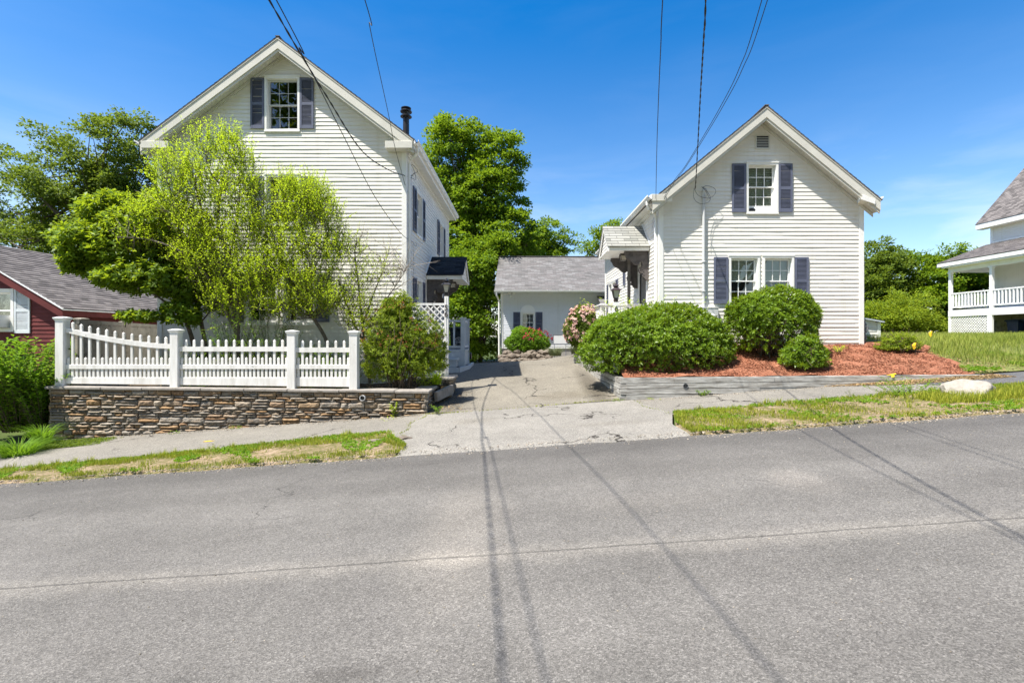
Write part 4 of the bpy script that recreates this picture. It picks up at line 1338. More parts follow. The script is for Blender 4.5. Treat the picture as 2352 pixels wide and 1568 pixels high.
pr = [(0, .1), (0, 0), (.08, 0), (.12, .07), (.12, .1)]
mb.prism([(GY - .64 - a, 3.74 + b_) for a, b_ in pr], lambda u, o, z: (o, u, z), GX0 - .32, GX1)
mb.box(GX0 - .28, GX1, GY - .645, GY - .62, 3.74, 3.87)
for k in range(9):
    mb.box(GX0 + .1 + k * 1.1, GX0 + .15 + k * 1.1, GY - .75, GY - .64, 3.838, 3.85)
mb.build('gutter', MT['trim'], gar)
mb = MB()
for q in (0, 1):
    ye = GY - .68 if q == 0 else GY + 8.6
    mb.prism([(ye, 3.82), (GY + 4, zr_ - .03), (GY + 4, zr_ - .19), (ye, 3.66)][::(1 if q == 0 else -1)], lambda u, o, z: (o, u, z), GX0 - .29, GX0 - .26)
mb.build('rake_board', MT['trim'], gar)
mb = MB(); corner_board(mb, GX0, GY, -1, -1, gz_(800), 3.78, .1); mb.build('corner_board', MT['trim'], gar)
downspout(gar, [(GX0 - .2, GY - .7, 3.74), (GX0 - .2, GY - .68, 3.6), (GX0 - .1, GY - .1, 3.35), (GX0 - .1, GY - .06, .55), (GX0 - .06, GY - .2, .32), (GX0 + .05, GY - .45, .28)], .045)
mb = MB(); mb.box(GX0 + .03, GX1, GY + .03, GY + 7.9, -.6, gz_(800) + .01); mb.build('foundation', MT['concrete'], gar)
for i, w in enumerate(gw):
    window(gar, front(GY), *w, cas=.06, rows=2)
    mb = MB()
    xc_, rr = (w[0] + w[1]) / 2, (w[1] - w[0]) / 2 - .005
    mb.prism([(xc_ + rr * math.cos(t * math.pi / 16), w[3] + .025 + rr * .95 * math.sin(t * math.pi / 16)) for t in range(17)], front(GY), 0, .03)
    mb.prism([(xc_ + rr * .86 * math.cos(t * math.pi / 16), w[3] + .03 + rr * .81 * math.sin(t * math.pi / 16)) for t in range(17)], front(GY), .03, .036)
    mb.build('arched_panel', MT['white'], gar)
    shutter(gar, front(GY), w[0] - .37, w[0] - .015, w[2] - .1, w[3] + .01)
    shutter(gar, front(GY), w[1] + .015, w[1] + .37, w[2] - .1, w[3] + .01)
mb = MB()
fp = Vector((g(1159), GY - .02, gz_(676)))
mb.lathe(fp, [(.05, -.04), (.05, .04)], 8)
mb.tube([fp, fp + Vector((.35, -.12, .03))], .015, 6)
for dx in (.2, .42):
    mb.tube([fp + Vector((dx, -.1, .0)), fp + Vector((dx + .08, -.22, .06))], [.04, .075], 10)
mb.lathe(fp + Vector((.32, -.16, -.17)), [(.045, 0), (.06, .03), (.06, .09), (.03, .12)], 10)
mb.build('floodlight', MT['white'], gar)
mb = MB()
roof_face(mb, g(1370), g(1415), (GY - 1.6, gz_(703) - .05), (GY - .1, gz_(680)), 'x', seed=9)
mb.box(g(1369.5), g(1415), GY - 1.6, GY - .1, gz_(706) - .1, gz_(703) - .06)
mb.build('entry_roof', MT['shingle_grey'], gar)

# ------------------------------------------------------------------ red house far left
RH = empty('red_house', (-16, 17, -.7), 'low barn-red clapboard house with a brown-grey roof and white shutters', 'house')
hx1, hy0, hy1 = -12.9, 14.0, 21.5
hs, hxr = .62, -16.0
zeav = 2.37
hw = (-15.6, -14.18, 1.62 - .0, 2.96)
gap = lambda z: (hxr - (zeav + .0 + .62 * 3.1 - z - .18) / hs, min(hx1, hxr + (zeav + .62 * 3.1 - z - .18) / hs))
mb = MB()
laps(mb, front(hy0), -19.1, hx1, -1.0, 4.1, .115, .016, clip=lambda z: (max(-19.1, gap(z)[0]), gap(z)[1]), holes=[ins((-15.6, -14.18, 1.72, 2.88))], seed=3)
laps(mb, right_face(hx1), hy0, hy1, -1.0, 2.3, .115, .016, seed=6)
mb.box(-19.1, hx1 - .05, hy1 - .05, hy1, -1, 2.3)
mb.build('wall', MT['red_clap'], RH)
mb = MB()
roof_face(mb, hy0 - .22, hy1 + .2, (hx1 + .25, zeav - .02), (hxr, zeav + .62 * 3.25 - .03), 'y', seed=2, butt=.013, seg=.8)
roof_face(mb, hy0 - .22, hy1 + .2, (-19.35, zeav - .02), (hxr, zeav + .62 * 3.25 - .03), 'y', seed=2, seg=2)
mb.build('roof', MT['shingle_brown'], RH)
mb = MB()
zt = zeav + .62 * 3.25 - .03
for q in (-1, 1):
    xe = hx1 + .25 if q == 1 else -19.35
    pl = [(xe, zeav - .06), (hxr, zt - .04), (hxr, zt - .28), (xe, zeav - .30)]
    mb.prism(pl if q == -1 else pl[::-1], lambda u, o, z: (u, o, z), hy0 - .2, hy0 - .165)
mb.box(hx1 + .2, hx1 + .235, hy0 - .16, hy1 + .2, zeav - .24, zeav - .05)
mb.box(hx1 + .0, hx1 + .2, hy0 - .16, hy1 + .2, zeav - .25, zeav - .235)
mb.box(hx1 - .1, hx1 + .022, hy0 - .02, hy0 + .1, -1, zeav - .1)
mb.build('fascia', MT['red_clap'], RH)
mb = MB()
mb.bar((hx1 + .27, hy0 - .21, zeav - .045), (hxr, hy0 - .21, zt - .025), .03, .035)
mb.bar((hx1 + .255, hy0 - .2, zeav - .06), (hx1 + .255, hy1 + .2, zeav - .06), .025, .035)
mb.build('drip_edge', MT['white'], RH)
w = window(RH, front(hy0), -15.6, -14.18, 1.72, 2.88, cas=.08, muntins=False)
w['label'] = 'white window with an air conditioner'
mb = MB(); mb.box(-15.0, -14.32, hy0 - .28, hy0 + .2, 1.82, 2.16)
for k in range(9):
    mb.box(-14.95, -14.42, hy0 - .288, hy0 - .28, 1.86 + k * .03, 1.872 + k * .03)
mb.build('ac_unit', MT['ac'], w)
shutter(RH, front(hy0), -14.15, -13.72, 1.66, 2.95, 'shutter_white')
shutter(RH, front(hy0), -16.05, -15.63, 1.66, 2.95, 'shutter_white')

# ------------------------------------------------------------------ porch house far right
PH = empty('porch_house', (27, 24, 1.5), 'white house with a railed porch over a lattice skirt beyond the lawn', 'house')
px0, pw, py1, py0 = 24.0, 26.35, 28.1, 15.0
zd, ze_ = 2.98, 5.42
mb = MB()
laps(mb, left_face(pw), py0, py1, zd, 8.2, .115, .014, seed=2)
mb.box(pw + .02, 33, py1 - .05, py1, 1.3, 8.2)
mb.box(pw + .02, pw + .06, py0, py1, 1.2, zd)
mb.build('wall', MT['siding'], PH)
mb = MB()
roof_face(mb, py0, py1 + .35, (px0 - .42, 5.66), (pw - .02, 6.72), 'y', seed=3, seg=1.2)
mb.build('porch_roof', MT['shingle_brown'], PH)
mb = MB()
roof_face(mb, py0, py1 + .5, (pw - .45, 7.90), (29.6, 12.2), 'y', seed=4, seg=1.2)
roof_face(mb, py0, py1 + .5, (32.75, 7.90), (29.6, 12.2), 'y', seed=4, seg=3)
mb.build('roof', MT['shingle_brown'], PH)
mb = MB()
mb.box(px0 - .40, px0 - .36, py0, py1 + .33, 5.44, 5.66)
mb.box(px0 - .36, px0 + .14, py0, py1 + .1, 5.36, 5.42)
mb.box(px0 - .06, px0 + .10, py0, py1, 5.12, 5.36)
mb.box(px0 + .1, pw, py1 - .06, py1 + .06, 5.12, 5.5)
mb.box(px0 - .36, pw, py0, py1 + .0, 5.50, 5.53)
mb.hexa([(px0 - .4, py1 + .32, 5.45), (pw, py1 + .32, 6.50), (pw, py1 + .35, 6.50), (px0 - .4, py1 + .35, 5.45), (px0 - .4, py1 + .32, 5.64), (pw, py1 + .32, 6.69), (pw, py1 + .35, 6.69), (px0 - .4, py1 + .35, 5.64)])
mb.box(pw - .43, pw - .38, py0, py1 + .48, 7.62, 7.88)
mb.box(pw - .38, pw, py0, py1 + .48, 7.60, 7.63)
mb.box(pw - .05, pw - .02, py0, py1, 6.74, 6.82)
mb.build('fascia', MT['trim'], PH)
mb = MB(); corner_board(mb, pw, py1, -1, 1, zd, 7.6, .14); mb.build('corner_board', MT['trim'], PH)
for y in (py1 - .1, 25.55, 23.0, 20.5, 18.0):
    mb = MB(); mb.box(px0 - .07, px0 + .07, y - .07, y + .07, zd, 5.12); mb.box(px0 - .1, px0 + .1, y - .1, y + .1, 5.04, 5.12); mb.build('porch_post', MT['white'], PH)
mb = MB(); mb.box(px0 - .02, pw, py0, py1, zd - .06, zd); mb.box(px0 - .06, px0 - .02, py0, py1, zd - .34, zd + .01); mb.build('porch_deck', MT['white'], PH)
mb = MB(); mb.box(px0 + .25, pw - .1, py0, 25.4, zd + .005, zd + .05); mb.build('tarp', MT['blue_rug'], PH)
mb = MB()
for z in (zd + .14, zd + .90):
    mb.box(px0 - .04, px0 + .04, py0, py1, z, z + .06)
k = 0
y = py0 + .1
while y < py1 - .15:
    mb.box(px0 - .025, px0 + .025, y - .03, y + .03, zd + .2, zd + .90)
    y += .19
for z in (zd + .14, zd + .90):
    mb.box(px0, pw, py1 - .1, py1 - .03, z, z + .06)
for k in range(14):
    x = px0 + .15 + k * .16
    mb.box(x - .025, x + .025, py1 - .09, py1 - .04, zd + .2, zd + .9)
mb.build('railing', MT['white'], PH)
def lattice(mb, M, u0, u1, z0, z1, sp, w, t=.012):
    """Two layers of diagonal slats clipped to a rectangle."""
    W, H = u1 - u0, z1 - z0
    for lay, sg in ((0, 1), (1, -1)):
        c = -H if sg > 0 else 0
        k0 = int(-(H + W) / sp) - 1
        for k in range(k0, -k0):
            off = k * sp
            # line z = sg*(u - off)
            pts = []
            for u in (0, W):
                z = sg * (u - off)
                if 0 <= z <= H:
                    pts.append((u, z))
            for z in (0, H):
                u = off + sg * z
                if 0 < u < W:
                    pts.append((u, z))
            if len(pts) < 2:
                continue
            pts.sort()
            (ua, za), (ub, zb_) = pts[0], pts[-1]
            if ub - ua < w:
                continue
            hw_ = w * .5 * .7071
            nx, nz__ = -sg * hw_, hw_
            q = [(ua - nx, za - nz__), (ub - nx, zb_ - nz__), (ub + nx, zb_ + nz__), (ua + nx, za + nz__)]
            q = [(min(max(a, 0), W) + u0, min(max(b_, 0), H) + z0) for a, b_ in q]
            o0 = lay * t
            mb.prism(q, M, o0, o0 + t - .0005)
mb = MB()
lattice(mb, left_face(px0), 25.75, py1 - .12, 1.3, zd - .36, .15, .058)
mb.build('lattice_skirt', MT['lattice'], PH)
mb = MB()
mb.box(px0 - .05, px0 + .05, py1 - .12, py1, 1.2, zd - .34)
mb.box(px0 - .05, px0 + .05, 25.5, 25.75, 1.2, zd - .34)
mb.box(px0 - .03, px0 + .03, 25.75, py1 - .12, 1.2, 1.3)
mb.build('skirt_post', MT['white'], PH)
mb = MB()
y = py0
while y < py1:
    mb.box(pw - .04, pw + .0, y, y + .14, 1.2, zd - .05)
    y += .15
mb.build('vertical_boards', MT['wood_fence'], PH)

# ------------------------------------------------------------------ stone walls
def stone_face(mb, M, u0, u1, z0f, z1, seed, tilt=0.0, hmin=.045, hmax=.15, wmax=.5):
    rg = random.Random(seed)
    z = z1
    while z > -1.4:
        h = rg.uniform(hmin, hmax)
        if rg.random() < .25:
            h = rg.uniform(hmin, hmin + .03)
        u = u0 - rg.uniform(0, .1)
        while u < u1:
            w = min(rg.uniform(.12, wmax), h * 6.5)
            w = max(w, .1)
            a, b_ = max(u, u0), min(u + w, u1)
            if u1 - b_ < .08:
                b_ = u1
            if b_ - a > .02 and z > z0f((a + b_) / 2) - .12:
                parts = [(z - h, z)]
                if h > .095 and rg.random() < .35:
                    k = z - h * rg.uniform(.35, .65)
                    parts = [(z - h, k), (k, z)]
                for p0, p1 in parts:
                    mb.rnd = rg.random()
                    gp = rg.uniform(.003, .007)
                    nu, nv = max(3, int((b_ - a) / .055)), max(2, int((p1 - p0) / .04) + 1)
                    out = rg.uniform(0, .035)
                    ti, tj = rg.uniform(-.02, .02), rg.uniform(-.015, .015)
                    sk0, sk1 = rg.uniform(-.008, .008), rg.uniform(-.008, .008)
                    vs, fs = [], []
                    for j in range(nv + 1):
                        for i in range(nu + 1):
                            s, t = i / nu, j / nv
                            uu = a + gp + (b_ - a - 2 * gp) * s
                            zz = p0 + gp + (p1 - p0 - 2 * gp) * t
                            edge = min(s * nu, (1 - s) * nu, t * nv, (1 - t) * nv)
                            o = out + ti * (s - .5) + tj * (t - .5) + rg.uniform(-.007, .007)
                            if edge < .5:
                                o -= .028 + rg.uniform(0, .012)
                                uu += (0.5 - s) * rg.uniform(0, .016)
                                zz += rg.uniform(-.004, .004)
                            zz += sk0 * (s - .5) + sk1 * math.sin(s * 3.1)
                            vs.append(M(uu, o, zz - tilt * (uu - u0)))
                    for j in range(nv):
                        for i in range(nu):
                            q = j * (nu + 1) + i
                            fs.append((q, q + 1, q + nu + 2, q + nu + 1))
                    # sides going back into the wall
                    rim = [i for i in range(nu + 1)] + [(j + 1) * (nu + 1) - 1 for j in range(1, nv + 1)] + [nv * (nu + 1) + i for i in range(nu - 1, -1, -1)] + [j * (nu + 1) for j in range(nv - 1, 0, -1)]
                    base = len(vs)
                    for r in rim:
                        s, t = (r % (nu + 1)) / nu, (r // (nu + 1)) / nv
                        vs.append(M(a + gp + (b_ - a - 2 * gp) * s, -.05, p0 + gp + (p1 - p0 - 2 * gp) * t - tilt * (b_ - a) * s - tilt * (a - u0)))
                    for k in range(len(rim)):
                        k2 = (k + 1) % len(rim)
                        fs.append((rim[k], rim[k2], base + k2, base + k))
                    mb.add(vs, fs)
            u += w
        z -= h
    mb.rnd = .5

capz = lambda u: .443 + (-1.98 - u) * .0115                              # the cap runs very slightly downhill to the drive
SY = F / 109.5                                                      # front of both front walls, 10.5 m
sw = empty('stone_wall', (-6, SY, -.4), 'long dry-laid fieldstone retaining wall with a flat cap under the picket fence', 'stone wall')
mb = MB()
stone_face(mb, front(SY), -9.93, -1.98, lambda u: .07 * u - .05, capz(-9.93) - .062, 5, tilt=.0115, hmin=.035)
stone_face(mb, right_face(-1.99), SY - .02, 11.5, lambda u: .0, capz(-1.98) - .062, 6, wmax=.3)
stone_face(mb, left_face(-9.92), SY, 13.2, lambda u: -.9, capz(-9.93) - .062, 7)
mb.build('stones', MT['stone'], sw, fixn=False)
mb = MB()
mb.hexa([(-9.90, SY + .045, -1.2), (-2.04, SY + .045, -1.2), (-2.04, SY + .30, -1.2), (-9.90, SY + .30, -1.2), (-9.90, SY + .045, capz(-9.9) - .066), (-2.04, SY + .045, capz(-2.04) - .066), (-2.04, SY + .30, capz(-2.04) - .066), (-9.90, SY + .30, capz(-9.9) - .066)])
mb.box(-2.30, -2.035, SY + .3, 11.49, -.4, capz(-2) - .066)
mb.box(-9.88, -9.6, SY + .3, 13.2, -1.2, capz(-9.9) - .066)
mb.build('joints', MT['mortar'], sw)
u = -9.98
k = 0
while u < -1.99:
    wd = random.Random(k).uniform(.8, 1.25)
    e = min(u + wd, -1.93)
    if -1.93 - e < .4:
        e = -1.93
    mb = MB()
    dz = random.Random(k + 50).uniform(-.004, .004)
    za, zb_ = capz(u) + dz, capz(e) + dz
    x0, x1, y0, y1 = u + .003, e - .003, SY - .045, SY + .34
    mb.hexa([(x0, y0, za - .058), (x1, y0, zb_ - .058), (x1, y1, zb_ - .058), (x0, y1, za - .058), (x0, y0, za), (x1, y0, zb_), (x1, y1, zb_), (x0, y1, za)])
    mb.build('cap_stone', MT['cap'], sw, bevel=.012)
    u = e
    k += 1
for y0, y1 in ((SY + .345, SY + .70), (SY + .705, 11.53)):
    mb = MB(); mb.box(-2.33, -1.935, y0, y1, capz(-2) - .058, capz(-2) + .002); mb.build('cap_stone', MT['cap'], sw, bevel=.012)
mb = MB()
pc = P(1453 * .5742, 1590 * .5742, SY)
mb.lathe((0, 0, 0), [(.058, -.02), (.058, .075), (.05, .075), (.05, -.02)], 16)
mb.v = [(pc.x + a, SY - c, pc.z + b_) for a, b_, c in mb.v]
mb.build('drain_pipe', MT['grey_metal'], sw)
mb = MB(); mb.lathe((0, 0, 0), [(.049, .02), (.049, .021)], 16); mb.v = [(pc.x + a, SY - c, pc.z + b_) for a, b_, c in mb.v]; mb.build('drain_mouth', MT['black'], sw)

s2 = empty('low_stone_wall', (-2.2, 12.2, .3), 'short low stone wall with a flat cap at the foot of the lattice screen', 'stone wall')
mb = MB()
stone_face(mb, front(11.93), -2.62, -1.68, lambda u: .1, .535, 15, wmax=.35)
stone_face(mb, right_face(-1.68), 11.92, 12.7, lambda u: .1, .535, 16, wmax=.3)
mb.build('stones', MT['stone'], s2, fixn=False)
mb = MB(); mb.box(-2.62, -1.72, 11.97, 12.7, 0, .53); mb.build('joints', MT['mortar'], s2)
mb = MB(); mb.box(-2.66, -1.62, 11.88, 12.74, .538, .597); mb.build('cap_stone', MT['cap'], s2, bevel=.012)
cb_ = MB(); cb_.bar((-1.9, 11.1, .24), (-1.66, 11.95, .32), .09, .22); prop(cb_.build('stone_kerb', MT['cap'], bevel=.01), 'narrow stone kerb lying beside the driveway below the low wall', 'kerb stone')

# rubble edging in front of the garage
rb = empty('rubble_wall', (0, 23.4, .5), 'heap of brown rubble stones edging the bed in front of the garage', 'stone wall')
def rock(mb, c, rx, ry, rz, seed, n=2, flat_=.35, rough=.16):
    bm = bmesh.new()
    bmesh.ops.create_icosphere(bm, subdivisions=n, radius=1)
    rg = random.Random(seed)
    ph = [rg.uniform(0, 6) for _ in range(6)]
    planes = [(Vector((rg.uniform(-1, 1), rg.uniform(-1, 1), rg.uniform(-.6, 1))).normalized(), rg.uniform(.55, .85)) for _ in range(7)]
    vs, fs = [], []
    for v in bm.verts:
        p = v.co.copy()
        for nn, d in planes:
            q = p.dot(nn)
            if q > d:
                p -= nn * (q - d) * .85
        s = 1 + rough * (math.sin(p.x * 4 + ph[0]) * math.sin(p.y * 4 + ph[1]) + .5 * math.sin(p.z * 7 + ph[2] + p.x * 5)) + rg.uniform(-.02, .02)
        p *= s
        vs.append((c[0] + p.x * rx, c[1] + p.y * ry, c[2] + p.z * rz))
    bm.verts.index_update()
    for f in bm.faces:
        fs.append(tuple(v.index for v in f.verts))
    bm.free()
    mb.add(vs, fs)
k = 0
for row, (z, n) in enumerate(((.42, 11), (.60, 10), (.76, 8))):
    for i in range(n):
        rg = random.Random(900 + k)
        t = (i + rg.uniform(.2, .8)) / n
        x = -.98 + 2.35 * t
        y = 23.2 + row * .18 - .5 * sm(np.array((t - .7) / .3)) + rg.uniform(-.05, .05)
        s = rg.uniform(.12, .23)
        mb = MB()
        rock(mb, (x, float(y), z + .05 * t + rg.uniform(-.03, .03)), s * rg.uniform(1, 1.5), s, s * rg.uniform(.6, .9), 300 + k)
        mb.build('stone', MT['rubble'], rb)
        k += 1

# ------------------------------------------------------------------ picket fence on the wall
FY = SY + .16
ff = lambda px: (px - CX) / F * FY
ffz = lambda py: CAMZ + (CY - py) / F * FY
pf = empty('picket_fence', (-6, FY, .36), 'white vinyl picket fence with capped posts on top of the stone wall', 'fence')
posts = [(144, 734), (405, 762), (672, 765), (814, 766)]
for i, (px, pt) in enumerate(posts):
    x, zt = ff(px), ffz(pt)
    hw_ = .085 if i else .088
    mb = MB(); mb.box(x - hw_, x + hw_, FY - hw_, FY + hw_, capz(x) - .01, zt); o = mb.build('post', MT['fence'], pf, bevel=.006)
    mb = MB()
    mb.lathe((x, FY, zt), [(hw_ * 1.42, -.03), (hw_ * 1.42, -.018), (hw_ * 1.66, 0), (hw_ * 1.86, .03), (hw_ * 1.86, .042), (hw_ * .7, .062), (.004, .066)], 4, rot=PI4)
    mb.build('cap', MT['white'], o)
sections = [(144, 405, 12, lambda t: 752 + (790 - 752) * (1 - (1 - t) ** 1.6) + 0), (405, 672, 13, lambda t: 796), (672, 814, 6, lambda t: 798)]
for a, b_, n, topf in sections:
    xa, xb = ff(a) + .085, ff(b_) - .085
    zl0, zl1 = ffz(882), ffz(866)
    mb = MB(); mb.hexa([(xa, FY - .028, capz(xa) + .045), (xb, FY - .028, capz(xb) + .045), (xb, FY + .028, capz(xb) + .045), (xa, FY + .028, capz(xa) + .045), (xa, FY - .028, ffz(866)), (xb, FY - .028, ffz(866)), (xb, FY + .028, ffz(866)), (xa, FY + .028, ffz(866))]); mb.build('bottom_rail', MT['fence'], pf, bevel=.004)
    mb = MB(); mb.box(xa, xb, FY - .034, FY + .034, ffz(847), ffz(837)); mb.build('middle_rail', MT['fence'], pf, bevel=.004)
    mb = MB()
    sg = 10
    for k in range(sg):
        t0, t1 = k / sg, (k + 1) / sg
        za, zb_ = ffz(topf(t0)), ffz(topf(t1))
        mb.hexa([(xa + (xb - xa) * t0, FY - .034, za - .10), (xa + (xb - xa) * t1, FY - .034, zb_ - .10), (xa + (xb - xa) * t1, FY + .034, zb_ - .10), (xa + (xb - xa) * t0, FY + .034, za - .10),
                 (xa + (xb - xa) * t0, FY - .034, za), (xa + (xb - xa) * t1, FY - .034, zb_), (xa + (xb - xa) * t1, FY + .034, zb_), (xa + (xb - xa) * t0, FY + .034, za)])
    mb.build('top_rail', MT['fence'], pf)
    step = (xb - xa) / (n + .5)
    for k in range(2 * n + 1):
        x = xa + step * (k * .5 + .25)
        tall = k % 2 == 1
        t = (x - xa) / (xb - xa)
        zt = ffz(topf(t)) + .155 if tall else ffz(820)
        hw_ = .0235
        mb = MB()
        mb.box(x - hw_, x + hw_, FY - .018, FY + .018, ffz(866), zt - .03)
        mb.add([(x - hw_, FY - .018, zt - .03), (x + hw_, FY - .018, zt - .03), (x + hw_, FY + .018, zt - .03), (x - hw_, FY + .018, zt - .03), (x, FY, zt)],
               [(0, 1, 4), (1, 2, 4), (2, 3, 4), (3, 0, 4)])
        mb.build('picket', MT['fence'], pf)

bfz = 1.90
bf = empty('board_fence', (-11, 14, .3), 'taupe solid board fence running back beside the red house', 'fence')
A_, B_ = Vector((-9.75, 11.0)), Vector((-12.35, 17.6))
dv = (B_ - A_).normalized()
Lf = (B_ - A_).length
mb = MB()
n = int(Lf / .145)
for k in range(n):
    a = A_ + dv * (k * Lf / n + .004)
    c = A_ + dv * ((k + 1) * Lf / n - .004)
    dz = 0.01 * math.sin(k * 2.7)
    mb.bar((a.x, a.y, .85), (c.x, c.y, .85), .022, 2.0 + dz)
mb.build('boards', MT['wood_fence'], bf)
mb = MB(); mb.bar((A_.x, A_.y, bfz), (B_.x, B_.y, bfz), .05, .09); mb.bar((A_.x + .03, A_.y, bfz - .2), (B_.x + .03, B_.y, bfz - .2), .03, .24); mb.build('top_rail', MT['wood_fence'], bf)
for t in (.02, .40, .97):
    q = A_ + dv * Lf * t
    mb = MB(); mb.box(q.x - .08, q.x + .08, q.y - .08, q.y + .08, -.4, bfz + .04); o = mb.build('post', MT['wood_fence'], bf)
    mb = MB(); mb.lathe((q.x, q.y, bfz + .04), [(.12, -.02), (.12, -.01), (.155, .01), (.155, .03), (.05, .05)], 4, rot=PI4); mb.build('cap', MT['wood_fence'], o)

# ------------------------------------------------------------------ lattice screen with lantern, lamp post
def text_mesh(s, size, loc, depth=.006):
    cu = bpy.data.curves.new('numerals', 'FONT')
    cu.body = s
    cu.size = size
    cu.extrude = depth
    cu.align_x = 'CENTER'
    o = bpy.data.objects.new('numerals', cu)
    COL.objects.link(o)
    dg = bpy.context.evaluated_depsgraph_get()
    me = bpy.data.meshes.new_from_object(o.evaluated_get(dg))
    bpy.data.objects.remove(o)
    me.transform(Matrix.Translation(loc) @ Matrix.Rotation(rad(90), 4, 'X'))
    return me

def lantern(mb, g_, c, s=1.0):
    R4 = PI4
    mb.lathe(c, [(.045 * s, -.02), (.055 * s, .0), (.06 * s, .05 * s), (.048 * s, .06 * s), (.06 * s, .075 * s), (.062 * s, .085 * s)], 8)
    for k in range(4):
        t = k * math.pi / 2 + R4
        mb.bar((c.x + .068 * s * math.cos(t), c.y + .068 * s * math.sin(t), c.z + .08 * s), (c.x + .118 * s * math.cos(t), c.y + .118 * s * math.sin(t), c.z + .27 * s), .013 * s, .013 * s)
    mb.lathe(c + Vector((0, 0, .27 * s)), [(.175 * s, 0), (.17 * s, .012 * s), (.10 * s, .055 * s), (.05 * s, .075 * s)], 4, rot=R4)
    mb.lathe(c + Vector((0, 0, .34 * s)), [(.035 * s, 0), (.045 * s, .012 * s), (.075 * s, .03 * s), (.075 * s, .05 * s), (.04 * s, .07 * s), (.025 * s, .085 * s), (.03 * s, .095 * s), (.004, .125 * s)], 10)
    g_.lathe(c, [(.06 * s, .085 * s), (.108 * s, .268 * s)], 4, rot=R4)

LSY = 12.3
lpx = (1025.6 - CX) / F * LSY
ls = empty('lattice_screen', (lpx - .5, LSY, .6), 'white diagonal lattice screen with house number 56 on its post beside the tall house', 'lattice')
ztop = CAMZ + (CY - 696.5) / F * LSY
mb = MB()
lattice(mb, front(LSY - .01), -2.93, lpx - .05, .62, ztop - .05, .155, .042, .012)
mb.build('lattice_panel', MT['lattice'], ls)
mb = MB(); mb.box(-2.95, lpx - .05, LSY - .03, LSY + .03, ztop - .05, ztop + .005); mb.build('top_rail', MT['lattice'], ls)
mb = MB(); mb.box(lpx - .048, lpx + .048, LSY - .048, LSY + .048, .597, ztop + .17)
mb.tube([(lpx + .0, LSY - .052, ztop + .16), (lpx - .004, LSY - .056, ztop - .4), (lpx + .006, LSY - .053, ztop - .9), (lpx - .01, LSY - .055, .7)], .005, 5)
mb.build('post', MT['lattice'], ls)
mb = MB(); mb.box(-2.96, -2.87, LSY - .04, LSY + .04, .5, ztop - .05); mb.build('post', MT['lattice'], ls)
for s_, z in (('5', ztop - .17), ('6', ztop - .33)):
    mk('house_number', text_mesh(s_, .19, (lpx, LSY - .056, z)), MT['number'], ls)
lt = empty('post_lantern', (lpx, LSY, ztop + .17), 'black four-sided lantern on top of the lattice screen post', 'lamp')
a, b_ = MB(), MB()
lantern(a, b_, Vector((lpx, LSY, ztop + .19)), .95)
a.build('lantern_body', MT['black'], lt)
b_.build('lamp_glass', MT['lamp_glass'], lt)

LPY = 12.2
lx_ = (1414.5 - CX) / F * LPY
zlt = CAMZ + (CY - 694) / F * LPY
lp = empty('lamp_post', (lx_, LPY, .7), 'white wooden lamp post numbered 60 with a brown lantern, rising behind the big evergreen bush', 'lamp')
mb = MB(); mb.box(lx_ - .046, lx_ + .046, LPY - .046, LPY + .046, .7, zlt); mb.build('post', MT['white'], lp)
a, b_ = MB(), MB()
lantern(a, b_, Vector((lx_, LPY, zlt + .02)), .98)
a.build('lantern_body', MT['bronze'], lp)
b_.build('lamp_glass', MT['lamp_glass'], lp)
for s_, z in (('6', zlt - .225), ('0', zlt - .40)):
    mk('house_number', text_mesh(s_, .20, (lx_ + .005, LPY - .052, z)), MT['number'], lp)

# ------------------------------------------------------------------ timber retaining wall
tw = empty('timber_wall', (4, SY, .3), 'peeling white landscape timber wall holding up the red mulch bed', 'retaining wall')
def timber(a, b_, w, h, up=(0, 0, 1)):
    mb = MB()
    a, b_ = Vector(a), Vector(b_)
    n = max(1, int((b_ - a).length / .35))
    for k in range(n):
        mb.bar(a + (b_ - a) * k / n, a + (b_ - a) * (k + 1) / n, w, h)
    return mb.build('timber', MT['timber'], tw)
zt_ = lambda x: .705 + .0095 * (x - 2.07)
TH = .1165
for c in range(4):
    x0 = 2.075 + (.0 if c % 2 == 0 else .12)
    cuts = [x0, 3.2 + c * .9 % 2.2, 5.3 + (c * 1.3) % 1.7, 8.0 + (c * .7) % 1, 9.9]
    for q in range(4):
        a, b_ = cuts[q] + .003, cuts[q + 1] - .003
        zc = lambda x: zt_(x) - TH * (c + .5) + .002
        if zc(a) + TH / 2 < float(zwalk(a, 10.5)) - .1:
            continue
        o = random.Random(c * 7 + q).uniform(-.006, .006)
        timber((a, SY + .065 + o, zc(a)), (b_, SY + .065 + o, zc(b_)), .13, TH - .012)
for c in range(4):
    y0 = SY + (.14 if c % 2 == 0 else .01)
    for (ya, yb, xa, xb) in ((y0, 12.0, 2.135, 2.09), (12.006, 13.4, 2.09, 2.03)):
        dz = .0 if ya < 12 else .0
        timber((xa, ya, .705 - TH * (c + .5)), (xb, yb, .705 - TH * (c + .5) + dz), .13, TH - .012)
for c in range(4):
    for (ya, yb, xa, xb, dz) in ((13.4, 14.9, 2.02, 1.93, .20), (14.9, 16.0, 1.90, 1.72, .30)):
        timber((xa, ya, .72 + dz - .14 * (c + .5)), (xb, yb, .72 + dz - .14 * (c + .5)), .14, .134)
mb = MB()
wc = P((2300 + 866 / 1.96) * .5742, (1100 + 868 / 1.96) * .5742, SY)
mb.lathe((0, 0, 0), [(.054, -.03), (.054, .012), (.046, .012), (.046, -.03)], 18)
mb.v = [(wc.x + a, SY - .004 - c, wc.z + b_) for a, b_, c in mb.v]
mb.build('drain_pipe', MT['pipe'], tw)
